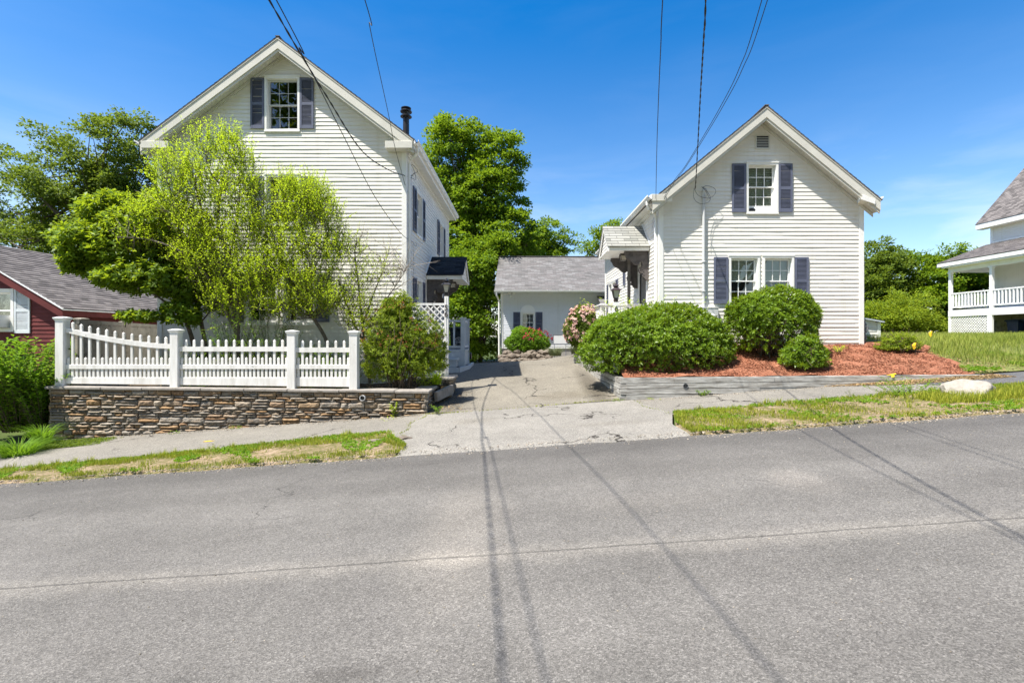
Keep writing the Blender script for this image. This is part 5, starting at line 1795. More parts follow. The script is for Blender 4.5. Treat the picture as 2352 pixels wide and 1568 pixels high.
mb = MB(); mb.lathe((0, 0, 0), [(.0455, .004), (.0455, .006)], 18); mb.v = [(wc.x + a, SY - .004 - c, wc.z + b_) for a, b_, c in mb.v]; mb.build('drain_mouth', MT['black'], tw)

# ------------------------------------------------------------------ boulder, small stones, flags, sign, bins, wires
mb = MB()
bc = P(2232, 905, 8.35)
rock(mb, (bc.x, bc.y, bc.z - .0), .46, .34, .25, 42, n=4, rough=.10)
prop(mb.build('boulder', MT['rock'], smooth=False), 'large pale boulder half sunk in the grass verge', 'boulder')
for i, (px, py, Y, s, lb) in enumerate(((925, 1004, 8.15, .10, 'flat grey stone near the rounded end of the verge by the driveway apron'),
                                        (862, 1012, 8.05, .085, 'smaller dark stone lying in verge grass beside the sidewalk'))):
    mb = MB(); c = P(px, py, Y)
    rock(mb, (c.x, c.y, float(zwalk(c.x, Y)) + .045), s * 1.6, s, s * .5, 70 + i)
    prop(mb.build('loose_stone', MT['rubble']), lb, 'stone')
for i, (px, py, Y, h, lb) in enumerate(((2103, 836, 11.9, .30, 'yellow marker flag standing beside the little azalea, the nearer of two'),
                                        (2140, 812, 13.6, .30, 'yellow marker flag at the edge of the lawn, the farther of two'))):
    c = P(px, py, Y)
    z = float(zmulch(c.x, Y)) + .02
    f_ = empty('marker_flag', (c.x, c.y, z), lb, 'flag', 'yellow marker flags')
    mb = MB(); mb.tube([(c.x, c.y, z - .05), (c.x + .02, c.y, z + h)], .004, 5); mb.build('wire_stake', MT['cable'], f_)
    mb = MB()
    tp = Vector((c.x + .02, c.y, z + h))
    pts = [tp, tp + Vector((.0, .0, -.11)), tp + Vector((-.07, -.02, -.17)), tp + Vector((-.10, .01, -.07)), tp + Vector((-.05, .02, -.02))]
    mb.add([*pts, *[p + Vector((0, .004, 0)) for p in pts]], [(0, 1, 2, 3, 4), (9, 8, 7, 6, 5)])
    mb.build('pennant', MT['yellow'], f_)
mb = MB()
c = P(2046, 862, SY + .05)
mb.add([c + Vector(q) for q in ((-.11, 0, .006), (-.02, -.05, .012), (.10, -.03, .03), (.12, .03, .045), (.02, .05, .02))], [(0, 1, 2, 3, 4)])
mb.add([c + Vector(q) for q in ((-.02, -.05, .012), (-.05, -.085, -.03), (.01, -.09, -.02), (.04, -.045, .02))], [(0, 1, 2, 3)])
prop(mb.build('fallen_flag', MT['yellow']), 'yellow marker flag lying flat on top of the timber wall', 'flag', 'yellow marker flags')
# yellow survey paint on the sidewalk
def paint_patch(cx, cy, L_, W_, seed):
    rg = random.Random(seed)
    n = 26
    pts = []
    for k in range(n):
        t = 2 * math.pi * k / n
        r = rg.uniform(.6, 1.0)
        x, y = cx + L_ * r * math.cos(t), cy + W_ * r * math.sin(t)
        pts.append((x, y, float(zwalk(x, y)) + .024))
    return pts
mb = MB()
for (px, py, Y, l, w_) in ((240, 1061, 8.15, .28, .05), (195, 1066, 8.0, .2, .03), (478, 1038, 9.2, .12, .05)):
    c = P(px, py, Y)
    mb.add(paint_patch(c.x, c.y, l, w_, int(px)), [tuple(range(26))])
prop(mb.build('sidewalk_paint', MT['yellow']), kind='structure')

sgn = empty('yard_sign', (1.5, 20, .9), 'blank white yard sign in a dark metal frame among the flower beds', 'sign')
a, b_ = P(1270, 790, 20.5), P(1303, 768, 20.5)
zg = .75
mb = MB(); mb.box(a.x + .02, b_.x - .02, 20.49, 20.51, a.z + .02, b_.z - .02); mb.build('sign_face', MT['sign'], sgn)
mb = MB(); ring(mb, front(20.5), a.x, b_.x, a.z, b_.z, .022, -.018, .018)
for x in (a.x + .06, b_.x - .06):
    mb.box(x - .01, x + .01, 20.49, 20.51, zg - .1, a.z + .001)
mb.build('sign_frame', MT['sign_frame'], sgn)

def bin_(name, label, x, y, z, m, sc=1.0, face=-1, logo=False, group=None):
    b = empty(name, (x, y, z), label, 'bin', group)
    mb = MB()
    pr = [(.23, .02), (.27, .5), (.30, .92), (.33, .94), (.33, .98)]
    mb.lathe((x, y, z), [(r * sc * 1.35, h * sc) for r, h in pr], 4, 1, 1.1, PI4)
    mb.build('body', MT[m], b, bevel=.03)
    mb = MB()
    mb.lathe((x, y, z + .985 * sc), [(.46 * sc, 0), (.47 * sc, .02), (.44 * sc, .05), (.2 * sc, .09), (.02, .10)], 4, 1, 1.1, PI4)
    mb.box(x - .3 * sc, x + .3 * sc, y + .36 * sc, y + .42 * sc, z + .96 * sc, z + 1.02 * sc)
    mb.build('lid', MT[m], b, bevel=.02)
    for s in (-1, 1):
        mb = MB(); mb.lathe((0, 0, 0), [(.11 * sc, -.03), (.12 * sc, -.02), (.12 * sc, .02), (.11 * sc, .03)], 14)
        mb.v = [(x + s * .3 * sc + c_, y + .33 * sc + a_, z + .12 * sc + b2) for a_, b2, c_ in mb.v]
        mb.build('wheel', MT['black'], b)
    if logo:
        mb = MB()
        fw = .285 * sc
        pts = []
        R = .15 * sc
        dirx = face
        def onface(u, v):
            if dirx == -1:                       # towards the road
                return Vector((x + u, y - (.302 + (v) * .07) * sc * 1.0 - .03, z + (.58 + v) * sc if False else z + .58 * sc + v))
            return Vector((x - (.295 + v * .07) * sc - .0, y - u, z + .58 * sc + v))
        n = 28
        for (r0, r1) in ((R, R * .88), (R * .70, R * .64)):
            for k in range(n):
                t0, t1 = 2 * math.pi * k / n, 2 * math.pi * (k + 1) / n
                mb.add([onface(r0 * math.cos(t0), r0 * math.sin(t0)), onface(r0 * math.cos(t1), r0 * math.sin(t1)), onface(r1 * math.cos(t1), r1 * math.sin(t1)), onface(r1 * math.cos(t0), r1 * math.sin(t0))], [(0, 1, 2, 3)])
        for k in range(-3, 4):                   # worn central device
            u = k * R * .17
            hh = R * (.2 + .06 * ((k * 5) % 3))
            mb.add([onface(u - R * .05, -hh * .6), onface(u + R * .05, -hh * .6), onface(u + R * .05, hh * .7), onface(u - R * .05, hh * .7)], [(0, 1, 2, 3)])
        mb.add([onface(-R * .55, -R * .30), onface(R * .55, -R * .30), onface(R * .55, -R * .22), onface(-R * .55, -R * .22)], [(0, 1, 2, 3)])
        mb.add([onface(-R * .5, R * .24), onface(0, R * .5), onface(R * .5, R * .24), onface(0, R * .4)], [(0, 1, 2, 3)])
        mb.build('emblem', MT['decal'], b)
    return b
bin_('wheeled_bin', 'dark wheeled bin with a round white emblem behind the stoop railing', -2.2, 17.95, .72, 'bin_dark', 1.12, -1, True)
bin_('wheeled_bin', 'navy wheeled bin under the porch, beside the lattice skirt', 24.95, 25.2, 1.40, 'bin', .95, 1, False, 'bins under the porch')
bin_('wheeled_bin', 'navy wheeled bin with a round white emblem under the porch', 24.9, 24.2, 1.40, 'bin', .98, 1, True, 'bins under the porch')

def smooth_path(pts, n=8):
    pts = [Vector(p) for p in pts]
    out = []
    for i in range(len(pts) - 1):
        p0, p1, p2, p3 = pts[max(i - 1, 0)], pts[i], pts[i + 1], pts[min(i + 2, len(pts) - 1)]
        for k in range(n):
            t = k / n
            out.append(0.5 * ((2 * p1) + (-p0 + p2) * t + (2 * p0 - 5 * p1 + 4 * p2 - p3) * t * t + (-p0 + 3 * p1 - 3 * p2 + p3) * t ** 3))
    out.append(pts[-1])
    return out
def wire(label, pts, r, twist=False, extra=()):
    mb = MB()
    sp = smooth_path(pts, 14)
    if twist:
        for ph in (0, math.pi):
            acc, q = 0, []
            dense = smooth_path(sp, 4)
            for i, p in enumerate(dense):
                if i:
                    acc += (p - dense[i - 1]).length
                t = acc * 13 + ph
                q.append(p + Vector((math.cos(t), 0, math.sin(t))) * r * .75)
            mb.tube(q, r * .8, 5)
    else:
        mb.tube(sp, r, 6)
    for e in extra:
        mb.tube(smooth_path(e, 8), r * .6, 5)
    return prop(mb.build('overhead_wire', MT['cable'], fixn=False), label, 'wire', 'overhead service wires')
PX = lambda px, py, X: P(px, py, X * F / (px - CX))
wire('thick twisted overhead wire drooping to the front corner of the tall house',
     [(-2.93, -6, 8.0), (-2.93, 1, 6.5), P(618, 0, 5.85), P(700, 140, 6.81), P(750, 221, 7.55), P(830, 345, 9.25), P(890, 389, 11.1), P(925, 402, 12.55), P(940, 406, 13.1), P(952, 398, 13.2)], .0085, True,
     [[P(940, 406, 13.1), P(955, 412, 13.05), P(950, 390, 13.1), P(944, 378, 13.14)], [P(952, 398, 13.2), P(960, 393, 13.0), P(953, 383, 13.1), P(946, 378, 13.14)]])
wire('plain black overhead wire ending at a loop halfway up the tall house side wall',
     [(-2.4, -6, 7.6), (-2.6, 1, 6.2), P(664.9, 57.4, 5.93), P(687.9, 113.5, 6.3), P(732.4, 199, 6.87), P(791.7, 317.8, 7.92), P(862.6, 454.6, 9.77), P(920.3, 535.3, 12.2), P(950, 556.8, 13.45)], .0065, False,
     [[P(950, 556.8, 13.45), P(957, 560, 13.5), P(954, 566, 13.5), P(949, 560, 13.45), P(950, 600, 13.46), P(949, 640, 13.46), P(951, 690, 13.47)]])
wire('thin overhead wire slanting down past the flue to the tall house corner',
     [(-1.5, -6, 7.2), (-1.75, 2, 6.5), P(838, 0, 6.6), P(848.5, 57.4, 7.5), P(864, 133, 8.5), P(890.6, 255, 10.3), P(907, 337.6, 11.4), P(923.6, 400, 12.4), P(934, 436, 12.9), P(945, 456, 13.3)], .0068)
wire('thin straight overhead wire left of the twisted one, to the lower house corner',
     [(-.6, -6, 7.4), (.75, 2, 6.3), P(1522, 0, 6.0), P(1518, 100, 6.7), P(1513, 215, 8.2), P(1509, 330, 10.2), P(1507, 425, 12.0), P(1506, 500, 13.0)], .0065, False,
     [[P(1506, 500, 13.0), P(1500, 515, 13.0), P(1498, 525, 13.0)]])
wire('thick twisted overhead wire coming down to the service mast of the lower house',
     [(-1.6, -6, 8.2), (.85, 2, 6.3), P(1621, 0, 6.0), P(1617, 80, 6.8), P(1609, 215, 8.8), P(1603, 330, 10.6), P(1598, 420, 12.1), P(1596, 436, 12.4)], .009, True,
     [[P(1596, 436, 12.4), P(1604, 449, 12.5), P(1622, 455, 12.6), P(1636, 452, 12.6), P(1644, 440, 12.6), P(1638, 431, 12.6), P(1622, 427, 12.65), P(1613, 432, 12.7)],
      [P(1594, 432, 12.4), P(1594, 455, 12.4), P(1606, 467, 12.5), P(1624, 466, 12.6), P(1632, 455, 12.6), P(1622, 437, 12.65), P(1615, 431, 12.7)],
      [P(1612, 429, 12.7), P(1622, 441, 12.55), P(1630, 457, 12.6)]])
for dx, dY, lb in ((0, 0, 'upper of two slanting overhead wires crossing the lower house roof edge'), (13, .12, 'lower of two slanting overhead wires crossing the lower house roof edge')):
    wire(lb, [(.2 + dx * .01, -6, 8.4), (1.7 + dx * .01, 1, 6.7), P(1750 + dx, 0, 6.2 + dY), P(1697 + dx * .6, 160, 7.6 + dY), P(1655 + dx * .4, 245, 8.5 + dY), P(1617 + dx * .3, 311, 9.6 + dY), P(1575 + dx * .2, 380, 10.9), P(1545, 420 + dx * .4, 11.8), P(1511, 478 + dx * .3, 12.95)],   .0055, False,
         [[P(1511, 478, 12.95), P(1502, 500, 12.9), P(1497, 515, 13.0)]])

# ------------------------------------------------------------------ plants
def unit(a):
    return a / np.maximum(np.linalg.norm(a, axis=-1, keepdims=True), 1e-9)

def leaf_quads(B, D, Nn, Ln, Wd, fold=.18, droop=.12):
    """Folded leaf blades from base points B along D."""
    D = unit(D)
    S = unit(np.cross(D, Nn))
    Nn = np.cross(S, D)
    Ln, Wd = Ln[:, None], Wd[:, None]
    tip = B + D * Ln - Nn * Ln * droop
    mid = B + D * Ln * .48
    return np.stack([B, mid + S * Wd * .5 + Nn * Wd * fold, tip, mid - S * Wd * .5 + Nn * Wd * fold], 1)

def rosettes(T, A, k, Ln, Wd, elev=(.1, .9), rg=RNG, back=.0):
    """k leaves radiating about each shoot tip T with axis A."""
    n = len(T)
    A = unit(A)
    q = np.where(np.abs(A[:, 2:3]) < .9, np.array([[0, 0, 1.0]]), np.array([[1.0, 0, 0]]))
    U = unit(np.cross(A, q))
    V = np.cross(A, U)
    out = []
    ph = rg.random(n) * 6.28
    for i in range(k):
        t = ph + i * 2.4 + rg.normal(0, .25, n)
        e = elev[0] + (elev[1] - elev[0]) * ((i + .5) / k) + rg.normal(0, .12, n)
        R = U * np.cos(t)[:, None] + V * np.sin(t)[:, None]
        D = R * np.cos(e)[:, None] + A * np.sin(e)[:, None]
        Nn = A * np.cos(e)[:, None] - R * np.sin(e)[:, None] + rg.normal(0, .25, (n, 3))
        s = rg.uniform(.7, 1.2, n)
        out.append(leaf_quads(T - A * (back * (1 - i / k))[..., None] if False else T - A * back * (1 - i / k), D, Nn, Ln * s, Wd * s))
    return np.concatenate(out)

def lump(d, ph, amp):
    return 1 + amp * .6 * np.sin(d[:, 0] * 15 + ph) * np.sin(d[:, 1] * 14 + ph * 2) * np.sin(d[:, 2] * 13 + ph * 3) + amp * (np.sin(d[:, 0] * 3.1 + ph) * np.sin(d[:, 1] * 3.7 + ph * 2) + .6 * np.sin(d[:, 2] * 5.3 + d[:, 0] * 4.1 + ph) + .4 * np.sin(d[:, 0] * 9 + ph * 3) * np.sin(d[:, 2] * 8 + d[:, 1] * 7))

def sphere_dirs(n, zmin=-1.0, rg=RNG):
    z = rg.uniform(zmin, 1, n)
    t = rg.random(n) * 2 * np.pi
    r = np.sqrt(1 - z * z)
    return np.stack([r * np.cos(t), r * np.sin(t), z], 1)

def round_bush(name, label, cat, c, R, n, leaf, mat, zmin=-.55, k=7, inner=.35, amp=.07, stems=26, zg=None, group=None, open_=0.0, sup=1.0, lobes=None):
    """Clipped shrub: shell of leafy shoots over bare inner stems."""
    c, R = np.array(c, float), np.array(R, float)
    o = empty(name, (c[0], c[1], zg if zg is not None else c[2] - R[2]), label, cat, group)
    ph = RNG.random() * 6
    d = sphere_dirs(n, zmin)
    if open_:
        keep = RNG.random(n) > open_ * np.clip(-d[:, 2] * 2.2 + .25, 0, 1)
        d = d[keep]
        n = len(d)
    sq = np.sign(d) * np.abs(d) ** sup
    rr = np.where(RNG.random(n) < inner, RNG.uniform(.62, .95, n), RNG.normal(1.0, .028, n)) * lump(d, ph, amp)
    T = c + sq * R * rr[:, None]
    if lobes:
        w = RNG.integers(len(lobes), size=n)
        LB = np.array(lobes)
        T = c + LB[w, :3] * R + (T - c) * LB[w, 3:4]
    if zg is not None:
        T[:, 2] = np.maximum(T[:, 2], zg + .04 + RNG.random(n) * .06)
    A = unit(d / R * R.mean()) + np.array([0, 0, .35]) + RNG.normal(0, .28, (n, 3))
    V = rosettes(T, A, k, leaf[0], leaf[1], (.05, 1.1), back=leaf[0] * .6)
    np_mesh('foliage', V, MT[mat], o, rnd=np.tile(np.clip(RNG.beta(2, 2, n), 0, 1), k))
    mb = MB()
    z0 = (zg if zg is not None else c[2] - R[2])
    for i in range(stems):
        e = sphere_dirs(1, -.1)[0]
        tip = c + e * R * .86
        b0 = np.array([c[0] + RNG.normal(0, R[0] * .13), c[1] + RNG.normal(0, R[1] * .13), z0 - .06])
        m_ = (b0 + tip) / 2 + RNG.normal(0, .08, 3)
        mb.tube(smooth_path([b0, m_, tip], 4), [.016, .014, .012, .011, .010, .008, .007, .005, .003], 5)
        for q in range(3):
            f = RNG.uniform(.4, .9)
            p = b0 * (1 - f) + tip * f
            mb.tube([p, p + (e * R * .35 + RNG.normal(0, .12, 3))], [.006, .002], 4)
    mb.build('stems', MT['twig'], o, fixn=False)
    return o

gM = lambda x, y: float(zmulch(x, y)) + .02
# evergreen bushes in the mulch bed
b1 = round_bush('evergreen_bush', 'largest rounded evergreen bush spilling over the timber wall at the driveway corner', 'bush',
                P(1505, 800, 11.75), (1.80, 1.05, .98), 9500, (.072, .03), 'lf_bush', zmin=-.7, zg=.72, open_=.8, amp=.06, stems=80, sup=1.0)
b2 = round_bush('evergreen_bush', 'tall round evergreen bush in front of the paired windows', 'bush',
                P(1777, 742, 11.95), (1.07, .72, .80), 5200, (.070, .03), 'lf_bush', zmin=-.75, zg=gM(5.9, 11.95), open_=.75, amp=.075, stems=50, sup=.98)
b3 = round_bush('evergreen_bush', 'small loose evergreen bush in the red mulch', 'bush',
                P(1848, 812, 11.1), (.50, .40, .42), 1500, (.075, .03), 'lf_bush', zmin=-.8, zg=gM(6.2, 11.1), amp=.16, stems=30, open_=.3, lobes=[(0, 0, .15, .8), (.35, 0, -.25, .7), (-.35, 0, -.2, .72), (.05, -.2, -.3, .75), (.1, 0, .4, .55)])
b4 = round_bush('azalea_bush', 'low sparse azalea bush at the right end of the mulch bed', 'bush',
                P(2062, 800, 12.2), (.46, .36, .40), 800, (.055, .022), 'lf_nandina', zmin=-.6, zg=gM(9.2, 12.2), amp=.2, stems=30, lobes=[(0, 0, .2, .7), (.45, 0, .1, .6), (-.45, 0, 0, .6)])
# flowering shrubs by the garage
def blossoms(o, c, R, n, mat, size, ph=0.0, zmin=-.2, k=6, bias=None):
    d = sphere_dirs(n, zmin)
    if bias is not None:
        d = d[bias(d)]
    c, R = np.array(c), np.array(R)
    T = c + d * R * RNG.uniform(1.0, 1.07, len(d))[:, None]
    out = []
    for j in range(5):
        T2 = T + RNG.normal(0, size * .6, T.shape)
        out.append(rosettes(T2, d + RNG.normal(0, .3, d.shape), k, size, size * .75, (.1, 1.0)))
    V = np.concatenate(out)
    np_mesh('blossoms', V, MT[mat], o)
rc, rR = P(1344, 757, 15.6), np.array((.60, .5, .70))
b5 = round_bush('rhododendron', 'rhododendron covered in pale pink blooms beside the driveway', 'shrub', rc, rR, 1500, (.10, .036), 'lf_dark', zmin=-.8, zg=.86, amp=.12, k=6)
blossoms(b5, rc, rR, 190, 'pink', .055, zmin=-.45, bias=lambda d: d[:, 1] < .45)
ac_, aR = P(1213, 786, 24.0), np.array((1.05, .7, .66))
b6 = round_bush('azalea_shrub', 'azalea shrub topped with red and pink flowers under the garage window', 'shrub', ac_, aR, 3000, (.075, .034), 'lf_shrub', zmin=-.7, zg=.72, amp=.12, k=6)
blossoms(b6, np.array(ac_) + np.array((.16, 0, .04)), aR * np.array((.92, .9, .92)), 130, 'magenta', .036, zmin=.1, bias=lambda d: (d[:, 0] > -.55) & (d[:, 1] < .6))
# nandina by the lattice
nc = P(920, 786, 11.15)
b7 = round_bush('nandina_bush', 'feathery nandina bush with rusty seed heads at the end of the picket fence', 'bush', nc, (.92, .55, .92), 5200, (.066, .02), 'lf_nandina', zmin=-.85, zg=.40, amp=.2, k=7, inner=.5, stems=60, lobes=[(0, 0, .35, .62), (-.35, 0, .1, .6), (.45, 0, 0, .6), (.2, -.2, -.35, .62), (-.3, -.1, -.4, .6), (.7, 0, -.35, .45), (-.1, .1, .75, .4)])
d = sphere_dirs(70, -.1)
d = d[d[:, 1] < .5]
T = np.array(nc) + d * np.array((.88, .52, .88)) * 1.02
V = np.concatenate([rosettes(T + RNG.normal(0, .035, T.shape), d, 6, .03, .014) for _ in range(4)])
np_mesh('seed_heads', V, MT['lf_rust'], b7)

def sprig_plant(name, label, cat, base, n, h, spread, mat, leaf=(.05, .02), per=16, group=None, arch=.3, r=.004):
    o = empty(name, base, label, cat, group)
    base = np.array(base, float)
    mb = MB()
    B, D, Nn = [], [], []
    for i in range(n):
        a = RNG.random() * 6.28
        s = spread * math.sqrt(RNG.random())
        b0 = base + np.array([math.cos(a) * s * .4, math.sin(a) * s * .4, -.03])
        hh = h * RNG.uniform(.55, 1.0)
        tip = b0 + np.array([math.cos(a) * s * (1 + arch), math.sin(a) * s * (1 + arch), hh])
        mid = (b0 + tip) / 2 + np.array([0, 0, hh * .12])
        pts = smooth_path([b0, mid, tip], 4)
        mb.tube(pts, [r * (1 - .8 * k / (len(pts) - 1)) for k in range(len(pts))], 4)
        for k in range(per):
            t = (k + 1) / per
            i0 = min(int(t * (len(pts) - 1)), len(pts) - 2)
            p = np.array(pts[i0] + (pts[i0 + 1] - pts[i0]) * (t * (len(pts) - 1) - i0))
            al = RNG.random() * 6.28
            B.append(p); D.append((math.cos(al), math.sin(al), .45 + RNG.normal(0, .2))); Nn.append((-math.cos(al) * .4, -math.sin(al) * .4, 1))
    B, D, Nn = map(np.array, (B, D, Nn))
    m_ = len(B)
    V = leaf_quads(B, D, Nn + RNG.normal(0, .2, Nn.shape), leaf[0] * RNG.uniform(.6, 1.2, m_), leaf[1] * RNG.uniform(.7, 1.2, m_))
    np_mesh('leaves', V, MT[mat], o)
    mb.build('stems', MT['twig'], o, fixn=False)
    return o

def blade_clump(name, label, cat, base, n, h, spread, mat, w=.012, group=None):
    base = np.array(base, float)
    a = RNG.random(n) * 6.28
    s = spread * np.sqrt(RNG.random(n))
    b0 = base + np.stack([np.cos(a) * s * .45, np.sin(a) * s * .45, np.zeros(n) - .02], 1)
    H = h * RNG.uniform(.55, 1.05, n)
    dirv = np.stack([np.cos(a), np.sin(a), np.zeros(n)], 1)
    side = np.stack([-np.sin(a), np.cos(a), np.zeros(n)], 1)
    fs = []
    prev = b0
    segs = 4
    reach = spread * RNG.uniform(.4, 1.1, n)
    for k in range(segs):
        t = (k + 1) / segs
        q = b0 + dirv * (reach * t * t)[:, None] + np.array([0, 0, 1.0]) * (H * (1.6 * t - .75 * t * t))[:, None]
        w0, w1 = w * (1 - .9 * k / segs), w * (1 - .9 * t)
        fs.append(np.stack([prev - side * w0, prev + side * w0, q + side * w1, q - side * w1], 1))
        prev = q
    V = np.concatenate(fs)
    return prop(np_mesh(name, V, MT[mat], None, rnd=np.tile(RNG.random(n), segs)), label, cat, group)

# ---- woody shrubs trained up in front of the tall house
def leafy_shoots(b0, dd, ln, leaf, dens, rg, thick=.005):
    """Upright shoots from b0 along dd, each with leaves set all along it."""
    mb = MB()
    n = len(b0)
    bend = rg.normal(0, .06, (n, 3)) * ln[:, None]
    for i in range(n):
        a, d, l = Vector(b0[i]), Vector(dd[i]), ln[i]
        mb.tube([a, a + d * l * .5 + Vector(bend[i]), a + d * l + Vector((0, 0, .1 * l))], [thick, thick * .6, thick * .25], 4, cap=False)
    k = np.maximum(4, (ln * dens).astype(int))
    idx = np.repeat(np.arange(n), k)
    u = np.concatenate([(np.arange(q) + .6) / q for q in k])
    w = 4 * u * (1 - u)
    q = b0[idx] + dd[idx] * (ln[idx] * u)[:, None] + bend[idx] * w[:, None] + np.array((0, 0, .1)) * (ln[idx] * u * u)[:, None] + rg.normal(0, .010, (len(idx), 3))
    al = rg.random(len(idx)) * 6.283
    R = np.stack([np.cos(al), np.sin(al), np.zeros(len(al))], 1)
    D = R * .8 + dd[idx] * rg.uniform(.2, .9, (len(idx), 1))
    Nn = -R * .3 + np.array((0, -.2, 1.0)) + rg.normal(0, .4, (len(idx), 3))
    s = rg.uniform(.55, 1.25, len(idx)) * (1.05 - .35 * u)
    V = leaf_quads(q, D, Nn, leaf[0] * s, leaf[1] * s)
    rn = np.clip(rg.random(n)[idx] * .6 + rg.random(len(idx)) * .3 + .25 * u, 0, 1)
    return V, mb, rn

def limb(pts, r0, r1, mb, n=6):
    sp = smooth_path([Vector(p) for p in pts], 5)
    mb.tube(sp, [r0 + (r1 - r0) * k / (len(sp) - 1) for k in range(len(sp))], n)
    return sp

def shrub(name, label, cat, limbs, blobs, length, mat, leaf, bark='bark_light', seed=1, dens=40, up=.9, group=None, extra_bare=0):
    """Multi-stemmed shrub: limbs, thin branches reaching into each leafy mass, and leafy shoots through the mass."""
    rg = np.random.default_rng(seed)
    base = Vector(limbs[0][0][0])
    o = empty(name, base, label, cat, group)
    tb = MB()
    paths = [limb(pts, r0, r1, tb) for pts, r0, r1 in limbs]
    joints = [q for p in paths for q in p[len(p) // 3:]]
    JN = np.array(joints)
    B0, DD, LN = [], [], []
    for c, R, n in blobs:
        c, R = np.array(c), np.array(R)
        d = sphere_dirs(n, -1, rg)
        b0 = c + d * R * (rg.random(n) ** .4)[:, None]
        dd = unit(d * .45 + rg.normal(0, .42, (n, 3)) + np.array((0, 0, up)))
        B0.append(b0); DD.append(dd); LN.append(length * rg.uniform(.4, 1.25, n))
        for i in range(max(2, n // 14)):                              # branchlets from the nearest limb
            e = b0[rg.integers(n)]
            k = np.argmin(((JN - e) ** 2).sum(1) + (JN[:, 2] > e[2]) * .4)
            a = Vector(JN[k]); e = Vector(e)
            m_ = a.lerp(e, .5) + Vector(rg.normal(0, .05, 3))
            q_ = smooth_path([a, m_, e], 3)
            tb.tube(q_, [.010 * (1 - .7 * j / (len(q_) - 1)) for j in range(len(q_))], 5, cap=False)
    V, mb, rn = leafy_shoots(np.concatenate(B0), np.concatenate(DD), np.concatenate(LN), leaf, dens, rg)
    tb.build('trunk', MT[bark], o, smooth=True, fixn=False)
    np_mesh('foliage', V, MT[mat], o, rnd=rn)
    if extra_bare:
        mb.mat = 1
        for i in range(extra_bare):
            p = paths[rg.integers(len(paths))]
            k = int(rg.uniform(.35, .98) * (len(p) - 1))
            d = Vector((rg.normal(.1, .5), rg.normal(-.1, .3), rg.uniform(.2, .9))).normalized()
            ln = rg.uniform(.35, .9)
            m_ = p[k] + d * ln * .5 + Vector(rg.normal(0, .05, 3))
            e = p[k] + d * ln
            mb.tube([p[k], m_, e], [.006, .004, .0015], 4, cap=False)
            for j in range(3):
                d2 = (d + Vector(rg.normal(0, .5, 3))).normalized()
                mb.tube([m_, m_ + d2 * ln * .4], [.003, .001], 4, cap=False)
    mb.build('twigs', [MT['twig'], MT['dead_twig']], o, fixn=False)
    return o
Q = lambda px, py, Y: P(px, py, Y)
GZ = 905
S1 = F / 11.4
Bb = lambda px, py, w, h, n, Y=11.4, d=.45: (P(px, py, Y), (w / S1, d, h / S1), int(n * 1.75))
shrub('lime_shrub', 'tall lime-green multi-stemmed shrub reaching up towards the gable shutter', 'shrub', [
    ([Q(556, 880, 11.6), Q(545, 770, 11.6), Q(530, 700, 11.55), Q(505, 620, 11.5), Q(478, 540, 11.5), Q(455, 450, 11.45), Q(440, 390, 11.4)], .07, .012),
    ([Q(545, 770, 11.6), Q(548, 690, 11.5), Q(525, 600, 11.4), Q(500, 520, 11.4), Q(510, 430, 11.4), Q(520, 370, 11.4)], .05, .012),
    ([Q(510, 430, 11.4), Q(480, 390, 11.35), Q(472, 350, 11.3)], .02, .006),
    ([Q(525, 600, 11.4), Q(545, 500, 11.4), Q(552, 420, 11.35), Q(556, 360, 11.3)], .025, .006),
    ([Q(505, 620, 11.5), Q(450, 520, 11.3), Q(400, 450, 11.2), Q(380, 410, 11.15)], .03, .006),
    ([Q(450, 520, 11.3), Q(410, 500, 11.2), Q(370, 480, 11.1)], .02, .005),
    ([Q(545, 770, 11.6), Q(480, 640, 11.4), Q(420, 580, 11.2), Q(340, 550, 11.1), Q(270, 545, 11.0)], .045, .006),
], [Bb(470, 345, 28, 42, 45), Bb(415, 380, 32, 36, 50), Bb(520, 355, 36, 45, 80), Bb(555, 390, 26, 55, 70), Bb(385, 410, 26, 40, 55), Bb(470, 430, 62, 46, 150), Bb(400, 480, 52, 44, 120, d=.5), Bb(545, 470, 40, 50, 100),
    Bb(345, 500, 36, 32, 60), Bb(470, 530, 70, 46, 150, d=.5), Bb(560, 560, 45, 60, 110), Bb(500, 620, 75, 60, 190, d=.5), Bb(590, 650, 45, 60, 120), Bb(440, 590, 55, 40, 90), Bb(530, 700, 60, 45, 110), Bb(325, 560, 55, 24, 60)],
   .46, 'lf_lime', (.062, .027), seed=3, dens=44, up=1.25, extra_bare=40)
